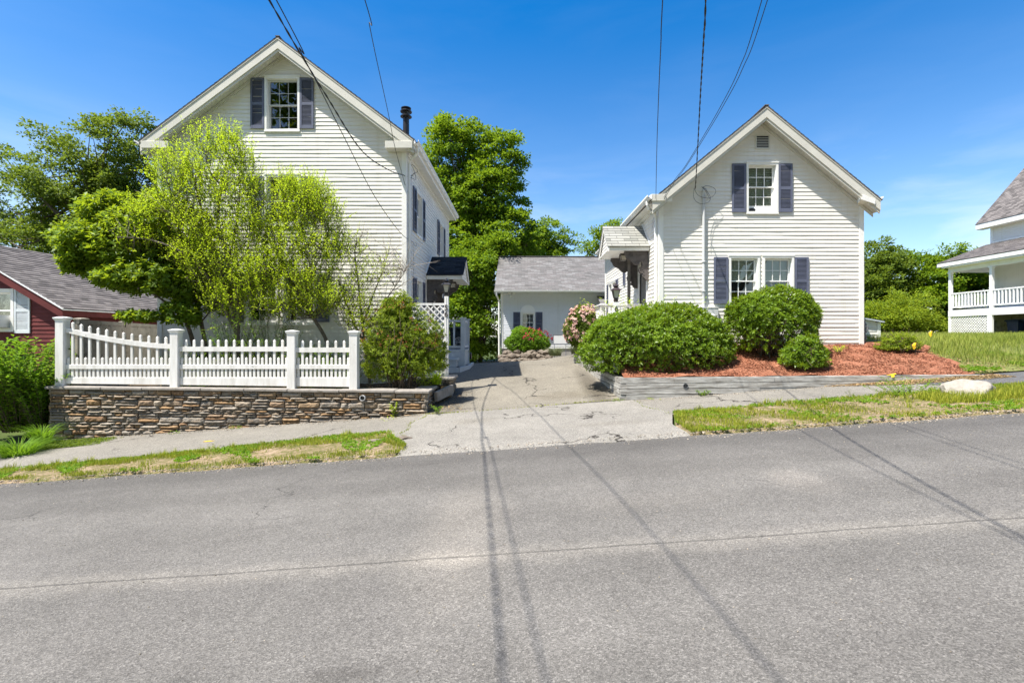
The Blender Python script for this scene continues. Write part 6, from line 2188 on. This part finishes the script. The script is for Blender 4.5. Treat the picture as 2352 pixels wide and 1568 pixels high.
shrub('lime_shrub', 'lime-green shrub with dense upright shoots before the lower front windows', 'shrub', [
    ([Q(760, 880, 11.7), Q(752, 790, 11.7), Q(720, 730, 11.6), Q(690, 680, 11.5), Q(655, 620, 11.45), Q(640, 540, 11.4), Q(640, 480, 11.4)], .055, .01),
    ([Q(655, 620, 11.45), Q(690, 550, 11.4), Q(700, 480, 11.4)], .02, .006),
    ([Q(655, 620, 11.45), Q(612, 540, 11.5), Q(594, 480, 11.5)], .02, .006),
    ([Q(690, 680, 11.5), Q(735, 590, 11.4), Q(755, 530, 11.4)], .02, .006),
    ([Q(690, 680, 11.5), Q(640, 650, 11.3), Q(600, 600, 11.2)], .02, .006),
    ([Q(720, 730, 11.6), Q(660, 700, 11.3), Q(620, 680, 11.2)], .02, .006),
    ([Q(720, 730, 11.6), Q(700, 650, 11.3), Q(720, 600, 11.2), Q(745, 560, 11.2)], .02, .006),
], [Bb(665, 440, 28, 32, 80), Bb(715, 455, 36, 40, 130), Bb(590, 445, 22, 40, 60), Bb(690, 500, 55, 44, 190), Bb(755, 500, 28, 42, 90), Bb(600, 520, 34, 46, 110), Bb(660, 570, 60, 50, 200, d=.5), Bb(735, 570, 46, 44, 140),
    Bb(620, 630, 48, 44, 140), Bb(700, 650, 66, 42, 190, d=.5), Bb(770, 600, 26, 40, 50), Bb(650, 710, 58, 34, 120), Bb(735, 700, 46, 36, 120), Bb(785, 560, 18, 40, 30), Bb(775, 690, 30, 30, 50)],
   .40, 'lf_lime', (.058, .026), seed=8, dens=44, up=1.2, extra_bare=16)
shrub('lime_shrub', 'sparse twiggy lime-green shrub at the right end of the front wall', 'shrub', [
    ([Q(850, 880, 11.8), Q(838, 790, 11.8), Q(830, 720, 11.7), Q(822, 640, 11.7), Q(815, 580, 11.7), Q(820, 545, 11.7)], .04, .006),
    ([Q(838, 790, 11.8), Q(812, 740, 11.6), Q(790, 680, 11.5), Q(775, 640, 11.5)], .035, .006),
    ([Q(835, 740, 11.7), Q(860, 670, 11.6), Q(880, 620, 11.6), Q(895, 570, 11.6)], .02, .004),
    ([Q(850, 740, 11.7), Q(885, 690, 11.6), Q(920, 640, 11.6), Q(935, 610, 11.6)], .018, .003),
], [Bb(818, 590, 20, 46, 50), Bb(822, 660, 34, 40, 70), Bb(800, 710, 40, 30, 80), Bb(860, 640, 26, 40, 30), Bb(850, 710, 40, 30, 70), Bb(890, 620, 25, 36, 16), Bb(830, 745, 46, 22, 90)],
   .30, 'lf_lime', (.05, .022), seed=21, dens=32, up=.8, extra_bare=90)
for i, (px, py, h, lb) in enumerate(((520, 705, 1.7, 'leafy green suckering shrub at the foot of the tallest lime shrub'), (600, 740, 1.9, 'leafy green sucker growth below the ground floor windows'), (690, 800, 1.1, 'low green growth behind the third fence post'), (440, 800, 1.0, 'low green growth at the foot of the broad-leaved tree'), (770, 800, 1.0, 'low green growth behind the short end section of the picket fence'))):
    sprig_plant('sucker_shrub', lb, 'shrub', P(px + 20, 890, 11.5), 60, h, .42, 'lf_shrub', (.058, .024), 34, None, .5, .006)

# ---- broad-leaved tree, left
mt = empty('magnolia_tree', P(470, 895, 12.0), 'broad-leaved tree with glossy dark foliage and yellow-green tips over the picket fence', 'tree')
tb = MB()
mp = []
for pts, r0, r1 in (([Q(452, 900, 12.0), Q(446, 800, 12.0), Q(425, 730, 11.9), Q(400, 660, 11.8), Q(340, 600, 11.6), Q(260, 560, 11.5)], .07, .015),
                    ([Q(470, 900, 12.0), Q(472, 800, 12.0), Q(462, 740, 12.0), Q(445, 660, 12.0), Q(430, 580, 12.0), Q(400, 500, 12.0)], .065, .015),
                    ([Q(425, 730, 11.9), Q(360, 680, 11.5), Q(290, 650, 11.3), Q(220, 620, 11.2)], .03, .008),
                    ([Q(400, 660, 11.8), Q(330, 560, 11.8), Q(240, 500, 11.8), Q(190, 470, 11.8)], .03, .008),
                    ([Q(462, 740, 12), Q(500, 690, 11.8), Q(520, 640, 11.7)], .02, .006),
                    ([Q(400, 660, 11.8), Q(400, 560, 11.5), Q(370, 490, 11.4), Q(330, 450, 11.4)], .025, .008)):
    mp.append(limb(pts, r0, r1, tb))
tb.build('trunk', MT['bark'], mt, smooth=True, fixn=False)
blobs = [(P(300, 560, 11.9), (1.15, .9, .85), 900), (P(215, 560, 11.7), (.72, .7, .62), 560), (P(390, 530, 12.0), (.95, .8, .95), 520), (P(190, 600, 11.6), (.42, .45, .35), 300),
         (P(250, 480, 12.0), (.65, .6, .42), 420), (P(360, 640, 11.7), (.95, .7, .45), 560), (P(290, 635, 11.5), (.75, .6, .30), 420), (P(440, 650, 11.9), (.7, .6, .6), 420), (P(500, 680, 11.9), (.35, .4, .45), 160),
         (P(320, 725, 11.3), (.48, .3, .12), 120), (P(420, 720, 11.6), (.5, .4, .3), 160), (P(140, 545, 11.6), (.3, .3, .2), 90)]
Ts, As = [], []
for c, R, n in blobs:
    d = sphere_dirs(n, -.9)
    Ts.append(np.array(c) + d * np.array(R) * (RNG.uniform(.35, 1.0, n) ** .5 * lump(d, c.x, .12))[:, None])
    As.append(d * .6 + np.array((0, 0, .8)) + RNG.normal(0, .3, (n, 3)))
T, A = np.concatenate(Ts), np.concatenate(As)
V = rosettes(T, A, 7, .125, .058, (-.05, .75), back=.06)
np_mesh('crown', V, MT['lf_mag'], mt)

# ---- big trees
def big_tree(name, label, base, trunk_top, blobs, leaf, mat, clumps, per, seed, bark='bark', gap=.55, rt=.28, group=None, crad=(.5, .95), flat_=.78):
    """Tapered trunk, limbs to every clump, crown of many leaf-sized faces gathered in pads."""
    rg = np.random.default_rng(seed)
    base, tt = Vector(base), Vector(trunk_top)
    o = empty(name, base, label, 'tree', group)
    tb = MB()
    tk = limb([base - Vector((0, 0, .3)), base.lerp(tt, .35) + Vector((rg.normal(0, .15), 0, 0)), base.lerp(tt, .7), tt], rt, rt * .3, tb, 8)
    vol = sum(b[1][0] * b[1][1] * b[1][2] for b in blobs)
    P_, D_, N_ = [], [], []
    for c, R in blobs:
        c, R = np.array(c), np.array(R)
        nb = max(3, int(1.7 * clumps * R[0] * R[1] * R[2] / vol))
        dirs = sphere_dirs(nb, -.85, rg)
        rad_ = rg.uniform(.45, 1.02, nb) ** .7
        cl = c + dirs * R * rad_[:, None]
        for i in range(nb):
            if rg.random() < .5:
                k = int(rg.uniform(.3, .98) * (len(tk) - 1))
                p0 = tk[k]
                e = Vector(cl[i])
                mid = p0.lerp(e, .5) + Vector((rg.normal(0, .2), rg.normal(0, .2), -.05 * (e - p0).length))
                r0 = min(.09, .018 * (e - p0).length + .012)
                tb.tube(smooth_path([p0, mid, e], 3), [r0, r0 * .8, r0 * .65, r0 * .5, r0 * .36, r0 * .25, r0 * .14], 5, cap=False)
            cr = rg.uniform(*crad)
            m_ = int(1.35 * per * cr * cr / .55)
            d = sphere_dirs(m_, -.5, rg)
            # several smaller sprays inside each pad, leaving gaps
            ns = max(3, int(6 * cr / .6))
            sd = sphere_dirs(ns, -.4, rg) * np.array((1, 1, flat_)) * cr * rg.uniform(.35, 1.05, (ns, 1))
            w = rg.integers(ns, size=m_)
            q = cl[i] + sd[w] + d * np.array((1, 1, flat_ * .8)) * cr * gap * (rg.random(m_) ** .45)[:, None]
            P_.append(q)
            out = unit(q - cl[i]) + dirs[i] * .5
            D_.append(out + rg.normal(0, .6, (m_, 3)) + np.array((0, 0, -.15)))
            N_.append(np.array((0, 0, 1.0)) + .55 * out + rg.normal(0, .4, (m_, 3)))
    B, D, Nn = map(np.concatenate, (P_, D_, N_))
    m_ = len(B)
    s = rg.uniform(.65, 1.25, m_)
    V = leaf_quads(B, D, Nn, leaf[0] * s, leaf[1] * s, fold=.12)
    tb.build('trunk', MT[bark], o, smooth=True, fixn=False)
    np_mesh('crown', V, MT[mat], o, rnd=rg.random(m_))
    return o
def B(px, py, Y, rx, ry, rz=None):
    return (P(px, py, Y), (rx, rz or rx, ry))
big_tree('leafy_tree', 'large dark leafy tree standing behind the red house', (-21, 26, -.3), P(200, 380, 26), [
    B(240, 350, 26, 2.1, 1.6), B(300, 420, 26.5, 2.0, 2.4), B(180, 430, 26, 2.2, 2.0), B(80, 430, 26, 1.6, 1.1), B(60, 515, 26, 2.0, 1.1), B(20, 360, 26, .8, .5), B(140, 330, 26, 1.0, .8), B(120, 560, 26, 2.4, .9), B(250, 520, 26, 2.5, 2.0), B(370, 470, 26.5, 1.6, 2.0), B(-40, 470, 26, 1.6, 2.0), B(300, 295, 26, .8, .6), B(30, 590, 27, 2, 1.2)],
    (.15, .10), 'lf_dark', 150, 175, 5, rt=.33)
big_tree('maple_tree', 'tallest bright green maple tree rising between the two houses', (-3.2, 33, -1.0), P(1085, 360, 33), [
    B(1030, 350, 33, 1.9, 1.8), B(1130, 380, 33, 1.9, 1.9), B(1075, 330, 33.5, 1.6, 1.3), B(1165, 440, 33, 1.5, 2.0), B(1090, 450, 32.5, 2.2, 2.0), B(1020, 460, 33, 2.0, 2.0), B(1150, 540, 32.5, 2.2, 2.0), B(1060, 560, 32, 2.3, 2.0), B(990, 600, 32.5, 2.2, 3.0), B(1200, 560, 33.5, 1.3, 1.8), B(1000, 400, 33, 1.2, 2.0)],
    (.19, .14), 'lf_maple', 190, 165, 9, rt=.36)
big_tree('understory_tree', 'lower leafy tree filling the gap left of the garage', (-2.6, 29.5, -1.0), P(1090, 640, 29.5), [
    B(1060, 640, 29, 1.8, 1.5), B(1120, 660, 29.5, 1.1, 1.5), B(1090, 720, 29, 1.7, 1.6), B(1050, 740, 28.5, 1.3, 2.0), B(1110, 790, 29.5, 1.0, 1.4), B(1130, 590, 30, 1.4, 1.2), B(1060, 820, 28.5, 1.2, 1.0)],
    (.16, .11), 'lf_maple', 110, 165, 13, rt=.16)
big_tree('shade_tree', 'dark green tree whose crown shows above the middle of the garage roof', (2.6, 38, -.6), P(1265, 560, 38), [
    B(1265, 548, 38, 1.7, 1.3), B(1225, 580, 38, 1.7, 1.6), B(1290, 575, 38, 1.0, 1.0), B(1240, 640, 38, 2.5, 2.0)],
    (.19, .13), 'lf_maple', 70, 160, 17, rt=.2)
big_tree('young_tree', 'small sunlit tree peeking over the garage roof beside the lower house', (6.6, 36, -.2), P(1395, 560, 36), [
    B(1385, 568, 36, 1.1, .8), B(1410, 540, 36, .9, .8), B(1430, 560, 36, 1.2, 1.0), B(1400, 640, 36, 1.6, 1.6)],
    (.18, .12), 'lf_maple', 42, 160, 19, rt=.13)
big_tree('garden_tree', 'bushy green tree standing right behind the lower house', (24, 33.5, 1.2), P(2025, 640, 33.5), [
    B(2020, 610, 33.5, 1.4, 1.3), B(1985, 600, 33.5, 1.3, 1.4), B(2050, 640, 33.5, 1.3, 1.5), B(2000, 700, 33, 1.8, 2.0), B(2050, 720, 33, 1.5, 1.5), B(2065, 590, 33.5, .5, .6), B(1960, 680, 33.5, 1.6, 2)],
    (.17, .11), 'lf_dark', 95, 165, 23, rt=.2)
big_tree('garden_tree', 'lighter green tree behind the left end of the far porch', (28, 33, 1.3), P(2165, 660, 33), [
    B(2160, 640, 33, 1.8, 1.3), B(2125, 640, 33.5, 1.2, 1.0), B(2200, 630, 33, 1.5, 1.4), B(2240, 650, 33, 1.6, 1.8), B(2150, 710, 32.5, 1.9, 1.6), B(2200, 720, 32.5, 1.8, 1.8), B(2100, 600, 33.5, .35, .4), B(2190, 585, 33.5, .4, .6), B(2270, 700, 33, 1.6, 1.6)],
    (.18, .12), 'lf_maple', 120, 165, 27, rt=.2)
big_tree('hedge_tree', 'rounded yellowish evergreen between the shed and the porch', (24.0, 30, 1.3), P(2060, 740, 30), [
    B(2060, 735, 30, 1.3, 1.2), B(2020, 745, 30, 1.1, 1.0), B(2095, 745, 30, 1.0, .9), B(2130, 750, 30, .9, .8)],
    (.12, .06), 'lf_nandina', 60, 190, 31, rt=.1)
# trees across the road, behind the viewpoint: they stand in the window reflections
proto = big_tree('street_tree', 'leafy tree on the near side of the road', (-7, -19, -.6), (-7, -19, 6), [
    ((-7, -19, 7.5), (3.4, 3, 3.2)), ((-9, -19, 5.5), (2.4, 2.4, 2)), ((-5, -18.5, 5.2), (2.6, 2.4, 2)), ((-7, -19, 10), (2, 2, 1.6))],
    (.28, .2), 'lf_maple', 75, 95, 41, rt=.3, group='trees on the near side of the road')
for dx, dy, sc_ in ((9, -2.5, 2.9), (19, .5, 2.6), (29, -2, 2.7), (-10, -1, 2.8)):
    r = proto.copy()
    COL.objects.link(r)
    r.location = proto.location + Vector((dx, dy - 4, dx * .07 - .6))
    r.scale = (sc_, sc_ * .8, sc_)
    for ch in list(proto.children):
        c = ch.copy()
        COL.objects.link(c)
        c.parent = r
proto.scale = (2.7, 2.0, 2.7)
proto.location.y -= 4

# ---- leaf shrub, daylilies and ground cover beside the stone wall
sprig_plant('leafy_shrub', 'bright green leafy shrub in front of the red house wall', 'shrub', P(50, 985, 10.9), 230, 2.05, .75, 'lf_shrub', (.12, .06), 34, None, .25, .007)
sprig_plant('leafy_shrub', 'dark leafy shrub pressed against the left end of the stone wall', 'shrub', P(100, 985, 10.75), 110, 1.35, .40, 'lf_shrub', (.11, .055), 28, None, .2, .006)
blade_clump('daylily_clump', 'clump of arching daylily leaves at the end of the sidewalk', 'plant', P(42, 1052, 9.2), 360, .42, .55, 'lf_shrub', .010)
blade_clump('daylily_clump', 'smaller daylily tuft close to the stone wall foot', 'plant', P(95, 1010, 10.0), 200, .36, .40, 'lf_shrub', .009)
blade_clump('iris_clump', 'pale green iris leaves at the foot of the lattice screen', 'plant', P(1003, 880, 11.75), 60, .36, .26, 'lf_lime', .014)
sprig_plant('daylily_sprig', 'yellow-green sprigs under the nandina beside the low wall', 'plant', P(975, 885, 11.6), 26, .28, .26, 'lf_lime', (.07, .02), 8)
sprig_plant('wall_vine', 'small green vine growing up the right part of the stone wall', 'vine', P(906, 968, SY - .03), 10, .44, .07, 'lf_lime', (.055, .035), 12, None, .1)
sprig_plant('climbing_vine', 'pale trailing vine climbing up the lower house front above the big bush', 'vine', P(1470, 752, 12.3), 46, .75, .85, 'lf_lime', (.06, .03), 14, None, .5)
blade_clump('lavender_clump', 'grey-green lavender clump below the blank yard sign', 'plant', P(1275, 816, 20.3), 260, .42, .55, 'lf_grey', .010)
blade_clump('lavender_clump', 'grey-green lavender clump under the pink rhododendron', 'plant', P(1325, 812, 17.5), 240, .40, .45, 'lf_grey', .010)
sprig_plant('tall_weed', 'tall leafy weeds at the sidewalk edge left of the boulder', 'weed', P(2085, 922, 8.9), 44, .46, .42, 'lf_shrub', (.062, .022), 18)
sprig_plant('tall_weed', 'lone thin weed stalk by the sidewalk', 'weed', P(1958, 926, 8.9), 5, .30, .08, 'lf_dark', (.04, .012), 12)
for i, (px, py, Y, h, n, lb) in enumerate(((412, 999, SY - .08, .14, 9, 'small weed at the stone wall foot under the second fence post'), (545, 986, SY - .08, .10, 8, 'tiny weed at the stone wall base below the shrub shadow'),
                                           (900, 972, SY - .1, .22, 12, 'bright weed at the bottom of the wall vine'), (1005, 944, SY - .12, .16, 14, 'dark weeds at the outer corner of the stone wall'),
                                           (1508, 924, SY - .06, .13, 12, 'dry weed tuft at the front foot of the timber wall'), (1612, 906, SY - .06, .13, 18, 'dark low weeds under the timber wall drain'),
                                           (1418, 925, SY - .05, .10, 14, 'grass tuft at the timber wall corner by the driveway'), (1925, 806, 12.0, .16, 20, 'pale weeds growing through the red mulch'))):
    c = P(px, py, Y)
    sprig_plant('weed_tuft', lb, 'weed', c, n, h, h * .9, 'lf_lime' if i in (2, 4, 7) else 'lf_shrub', (.045, .016), 8)

# ---- grass and litter (uncountable)
def blades(pts, h, w, mat, name, lean=.5, kind='stuff', parent=None):
    n = len(pts)
    a = RNG.random(n) * 6.28
    H = h * RNG.uniform(.45, 1.15, n)
    dirv = np.stack([np.cos(a), np.sin(a), np.zeros(n)], 1)
    side = np.stack([-np.sin(a), np.cos(a), np.zeros(n)], 1) * w
    tip = pts + dirv * (H * lean * RNG.random(n))[:, None] + np.array((0, 0, 1.0)) * H[:, None]
    mid = pts + (tip - pts) * .5 + np.array((0, 0, 1.0)) * (H * .1)[:, None]
    V = np.stack([pts - side, pts + side, mid + side * .8, tip], 1)
    V2 = V.copy()
    V2[:, 0] = pts - side; V2[:, 1] = mid + side * .8; V2[:, 2] = tip; V2[:, 3] = mid - side * .8
    V = np.concatenate([np.stack([pts - side, pts + side, mid + side * .8, mid - side * .8], 1), np.stack([mid - side * .8, mid + side * .8, tip + side * .1, tip - side * .1], 1)])
    return prop(np_mesh(name, V, MT[mat], parent, rnd=np.tile(RNG.random(n), 2)), kind=kind)
def nz2(x, y, s):
    return np.sin(x * s + 1.3 * np.sin(y * s * .7)) * np.sin(y * s * 1.3 + np.cos(x * s * .8)) + .5 * np.sin(x * s * 2.7 + y * s * 1.9)
def scatter(n, x0, x1, yf0, yf1, zf, dens):
    x = RNG.uniform(x0, x1, n)
    a, b_ = np.vectorize(yf0)(x), np.vectorize(yf1)(x)
    t = RNG.random(n)
    y = a + (b_ - a) * t
    k = RNG.random(n) < dens(x, y, t)
    x, y = x[k], y[k]
    return np.stack([x, y, zf(x, y)], 1)
zv = lambda x, y: zwalk(x, y) + .045
dl = lambda x, y, t: np.clip((t > .6) * (.7 + .6 * nz2(x, y, 2.2)) + (t < .18) * (.25 + .4 * nz2(x, y, 3)) + .12 * (nz2(x, y, 5) > .5), 0, 1)
pl = scatter(60000, -11, -1.75, road_edge, lambda x: walk_in(x) + .06 if x < -2.2 else 8.45 - (x + 2.2) * 1.9, zv, dl)
blades(pl, .055, .0035, 'grass', 'grass')
dr = lambda x, y, t: np.clip(.42 + .5 * nz2(x, y, 2.0) - .35 * ((t < .5) & (x > 3.6)) + .5 * (x < 3.4), 0.04, 1)
pr_ = scatter(60000, 2.42, 12, road_edge, lambda x: min(walk_in(x) + .05, 7.7 + (x - 2.38) * 4), zv, dr)
blades(pr_, .06, .0035, 'grass', 'grass')
bx = scatter(5000, bc.x - .9, bc.x + .9, lambda x: 7.8, lambda x: 8.5, zv, lambda x, y, t: np.ones_like(x))
blades(bx, .14, .004, 'grass', 'grass')
zl = lambda x, y: zlawn(x, y) - .0
def lawn_pts(n, x0, x1, y0, y1):
    x, y = RNG.uniform(x0, x1, n), RNG.uniform(y0, y1, n)
    k = (x > np.interp(y, [10.5, 11.4, 12.5, 13.6, 16], [11.2, 10.3, 10.0, 10.3, 10.5])) & (RNG.random(n) < .62 + .4 * nz2(x, y, 1.1))
    k |= (x > 9.0) & (y > 14.5) & (RNG.random(n) < .6)
    return np.stack([x[k], y[k], zl(x[k], y[k])], 1)
blades(lawn_pts(42000, 9.2, 17, 10.75, 16), .17, .0042, 'lawn_grass', 'lawn_grass', .8)
blades(lawn_pts(26000, 10, 27, 16, 26), .24, .006, 'lawn_grass', 'lawn_grass', .6)
# dead leaves and straw
def litter(n, x0, x1, y0, y1, zf, mat, size, dens, name):
    x, y = RNG.uniform(x0, x1, n), RNG.uniform(y0, y1, n)
    k = RNG.random(n) < dens(x, y)
    x, y = x[k], y[k]
    n = len(x)
    Bp = np.stack([x, y, zf(x, y) + RNG.uniform(.004, .02, n)], 1)
    a = RNG.random(n) * 6.28
    V = leaf_quads(Bp, np.stack([np.cos(a), np.sin(a), RNG.normal(0, .15, n)], 1), np.stack([RNG.normal(0, .3, n), RNG.normal(0, .3, n), np.ones(n)], 1), size * RNG.uniform(.5, 1.3, n), size * .4 * RNG.uniform(.5, 1.3, n), droop=.0)
    return prop(np_mesh(name, V, MT[mat]), kind='stuff')
litter(9000, 6.3, 9.9, 9.85, 10.5, lambda x, y: zwalk(x, y) + .02, 'straw', .055, lambda x, y: np.clip((y - (10.5 - .55 * np.clip((x - 6.2) / 1.5, 0, 1))) * 8, 0, 1), 'dead_leaves')
litter(1300, -2.1, -1.1, 10.6, 12.4, lambda x, y: zdrive(x, y) + .03, 'straw', .05, lambda x, y: np.clip(1 - (x + 1.95) / .75, 0, 1) * (.5 + .5 * (y < 12)), 'dead_leaves')
litter(2500, -9.5, -2.1, 10.9, 12.6, lambda x, y: 0.38 - .0115 * (x + 6) + 0.08 * (y - 10.7) / 2, 'straw', .05, lambda x, y: np.full_like(x, .6), 'dead_leaves')
litter(34000, 2.3, 10.4, 10.65, 13.6, lambda x, y: zmulch(x, y) + .02, 'chips', .05, lambda x, y: ((x < np.interp(y, [10.5, 11.1, 12, 13.6], [9.75, 9.7, 9.9, 10.3])) & ((y < 12.75) | (x > 8.75))) * 1.0, 'bark_chips')
litter(2600, 8.8, 11.6, 10.7, 12.2, lambda x, y: zlawn(x, y) - .01, 'straw', .06, lambda x, y: (x > 9.6) * (.9 - .35 * (x - 9.6)), 'dead_leaves')
sv = lambda x, y: zwalk(x, y) + .05
litter(2600, 2.6, 11.5, 7.15, 8.6, sv, 'straw', .045, lambda x, y: np.clip(.5 + .5 * nz2(x, y, 2.0 + 0), 0, 1) * ((x > 3.4) * 1.0), 'dead_leaves')
litter(2600, -11, -2, 7.15, 8.4, sv, 'straw', .035, lambda x, y: np.clip(.4 + .4 * nz2(x, y, 1.7), 0, 1) * (y < 7.2 + (x + 12) * .12), 'dead_leaves')
# weeds in the driveway joint
jx = RNG.uniform(-2.0, 2.1, 900)
jp = np.stack([jx, 10.36 + .08 * np.sin(jx * 1.3) + .05 * np.abs(jx) + RNG.normal(0, .015, 900), zdrive(jx, 10.4) + .035], 1)
jp = jp[RNG.random(900) < .25 + .6 * (np.abs(jx + .1) > 1.2)]
blades(jp, .035, .004, 'grass', 'grass')
ground_cover = scatter(9000, -10.6, -8.2, lambda x: 9.4 + .45 * (x + 10) * .3, lambda x: 10.3, lambda x, y: zwalk(x, y) + .0, lambda x, y, t: np.clip(1.0 - (x + 9.4) * .8, 0, 1))
V = rosettes(ground_cover + np.array((0, 0, .05)) * RNG.random((len(ground_cover), 1)), np.tile(np.array([[0, 0, 1.0]]), (len(ground_cover), 1)) + RNG.normal(0, .3, ground_cover.shape), 5, .035, .012)
prop(np_mesh('ground_cover', V, MT['lf_dark']), kind='stuff')

def pebbles(n, x0, x1, y0, y1, zf, dens, name, smin=.004, smax=.013):
    x, y = RNG.uniform(x0, x1, n), RNG.uniform(y0, y1, n)
    k = RNG.random(n) < dens(x, y)
    x, y = x[k], y[k]
    n = len(x)
    c = np.stack([x, y, zf(x, y)], 1)
    s = RNG.uniform(smin, smax, n)[:, None]
    a = RNG.random(n) * 6.28
    e1 = np.stack([np.cos(a), np.sin(a), np.zeros(n)], 1) * s * 1.3
    e2 = np.stack([-np.sin(a), np.cos(a), np.zeros(n)], 1) * s
    t = np.array((0, 0, 1.0)) * s * .8 + RNG.normal(0, .15, (n, 3)) * s
    q = [c + e1, c + e2, c - e1, c - e2]
    top = [c + t + v for v in (e1 * .5, e2 * .5, -e1 * .5, -e2 * .5)]
    V = np.concatenate([np.stack(top, 1)] + [np.stack([q[i], q[(i + 1) % 4], top[(i + 1) % 4], top[i]], 1) for i in range(4)])
    return prop(np_mesh(name, V, MT['grit'], rnd=np.tile(RNG.random(n), 5)), kind='stuff')
ej = lambda y, e, w: np.clip(1 - np.abs(y - e) / w, 0, 1)
pebbles(9000, -12, 12, 6.85, 7.35, lambda x, y: r_(x) + .002 + (y > 7.1) * .03, lambda x, y: ej(y, 7.16, .28) * np.where((x > -1.8) & (x < 2.4), .35, .9), 'gravel')
wv = np.vectorize(walk_in)
pebbles(7000, -11, 11, 7.5, 9.4, lambda x, y: zwalk(x, y) + .022, lambda x, y: ej(y, wv(x) + .06, .2) * np.where((x > -1.9) & (x < 2.5), 0, .9), 'gravel')
pebbles(5000, -10, 10, 10.1, 10.55, lambda x, y: zwalk(x, y) + .022, lambda x, y: ej(y, 10.5, .3) * .8, 'gravel')
pebbles(2600, -8, 9, 2.2, 7.0, lambda x, y: r_(x) + .002, lambda x, y: np.full_like(x, .35), 'gravel', .002, .006)
litter(1500, -10, 2, 9.7, 10.5, lambda x, y: zwalk(x, y) + .022, 'straw', .03, lambda x, y: ej(y, 10.48, .4), 'dead_leaves')
for (xa, ya, xb, yb, n) in ((-2.1, 8.55, -2.0, 10.4, 260), (2.55, 8.55, 2.25, 10.4, 160), (-2.05, 8.5, -1.75, 7.3, 160)):
    t = RNG.random(n)
    jp = np.stack([xa + (xb - xa) * t + RNG.normal(0, .02, n) + .06 * np.sin(t * 9), ya + (yb - ya) * t, np.zeros(n)], 1)
    jp[:, 2] = zwalk(jp[:, 0], jp[:, 1]) + .03
    k = RNG.random(n) < .35 + .5 * (np.sin(t * 17) > 0)
    blades(jp[k], .035, .004, 'grass', 'grass')
# low broad-leaved weeds mixed into the verges and lawn edge
def low_weeds(pts, mat, ln=.045, k=6):
    n = len(pts)
    V = rosettes(pts + np.array((0, 0, .012)), np.tile(np.array([[0, 0, 1.0]]), (n, 1)) + RNG.normal(0, .25, (n, 3)), k, ln, ln * .42, (.15, .9))
    return prop(np_mesh('weeds', V, MT[mat]), kind='stuff')
low_weeds(scatter(9000, -11, -1.75, road_edge, lambda x: walk_in(x) + .06 if x < -2.2 else 8.45 - (x + 2.2) * 1.9, zv, lambda x, y, t: np.clip((nz2(x, y, 2.6) > .35) * .55 + (t > .8) * .25, 0, 1)), 'lf_shrub')
low_weeds(scatter(9000, 2.42, 12, road_edge, lambda x: min(walk_in(x) + .05, 7.7 + (x - 2.38) * 4), zv, lambda x, y, t: np.clip((nz2(x, y, 2.4) > .4) * .5 + (t > .85) * .3 + (t < .1) * .2, 0, 1)), 'lf_shrub')
low_weeds(scatter(2600, 9.6, 14, lambda x: 10.75, lambda x: 12.2, lambda x, y: zlawn(x, y), lambda x, y, t: np.clip((nz2(x, y, 2.0) > .3) * .6, 0, 1)), 'lf_shrub', .06)

def tufts(n, x0, x1, y0f, y1f, zf, name='grass'):
    pts = scatter(n, x0, x1, y0f, y1f, zf, lambda x, y, t: np.clip((t > .7) * .8 + .15, 0, 1))
    rep_ = np.repeat(pts, 26, 0) + RNG.normal(0, .022, (len(pts) * 26, 3)) * np.array((1, 1, 0))
    return blades(rep_, .11, .0035, 'grass', name, .8)
tufts(150, -11, -1.9, road_edge, lambda x: walk_in(x) + .06 if x < -2.2 else 8.45 - (x + 2.2) * 1.9, zv)
tufts(170, 2.5, 12, road_edge, lambda x: min(walk_in(x) + .05, 7.7 + (x - 2.38) * 4), zv)
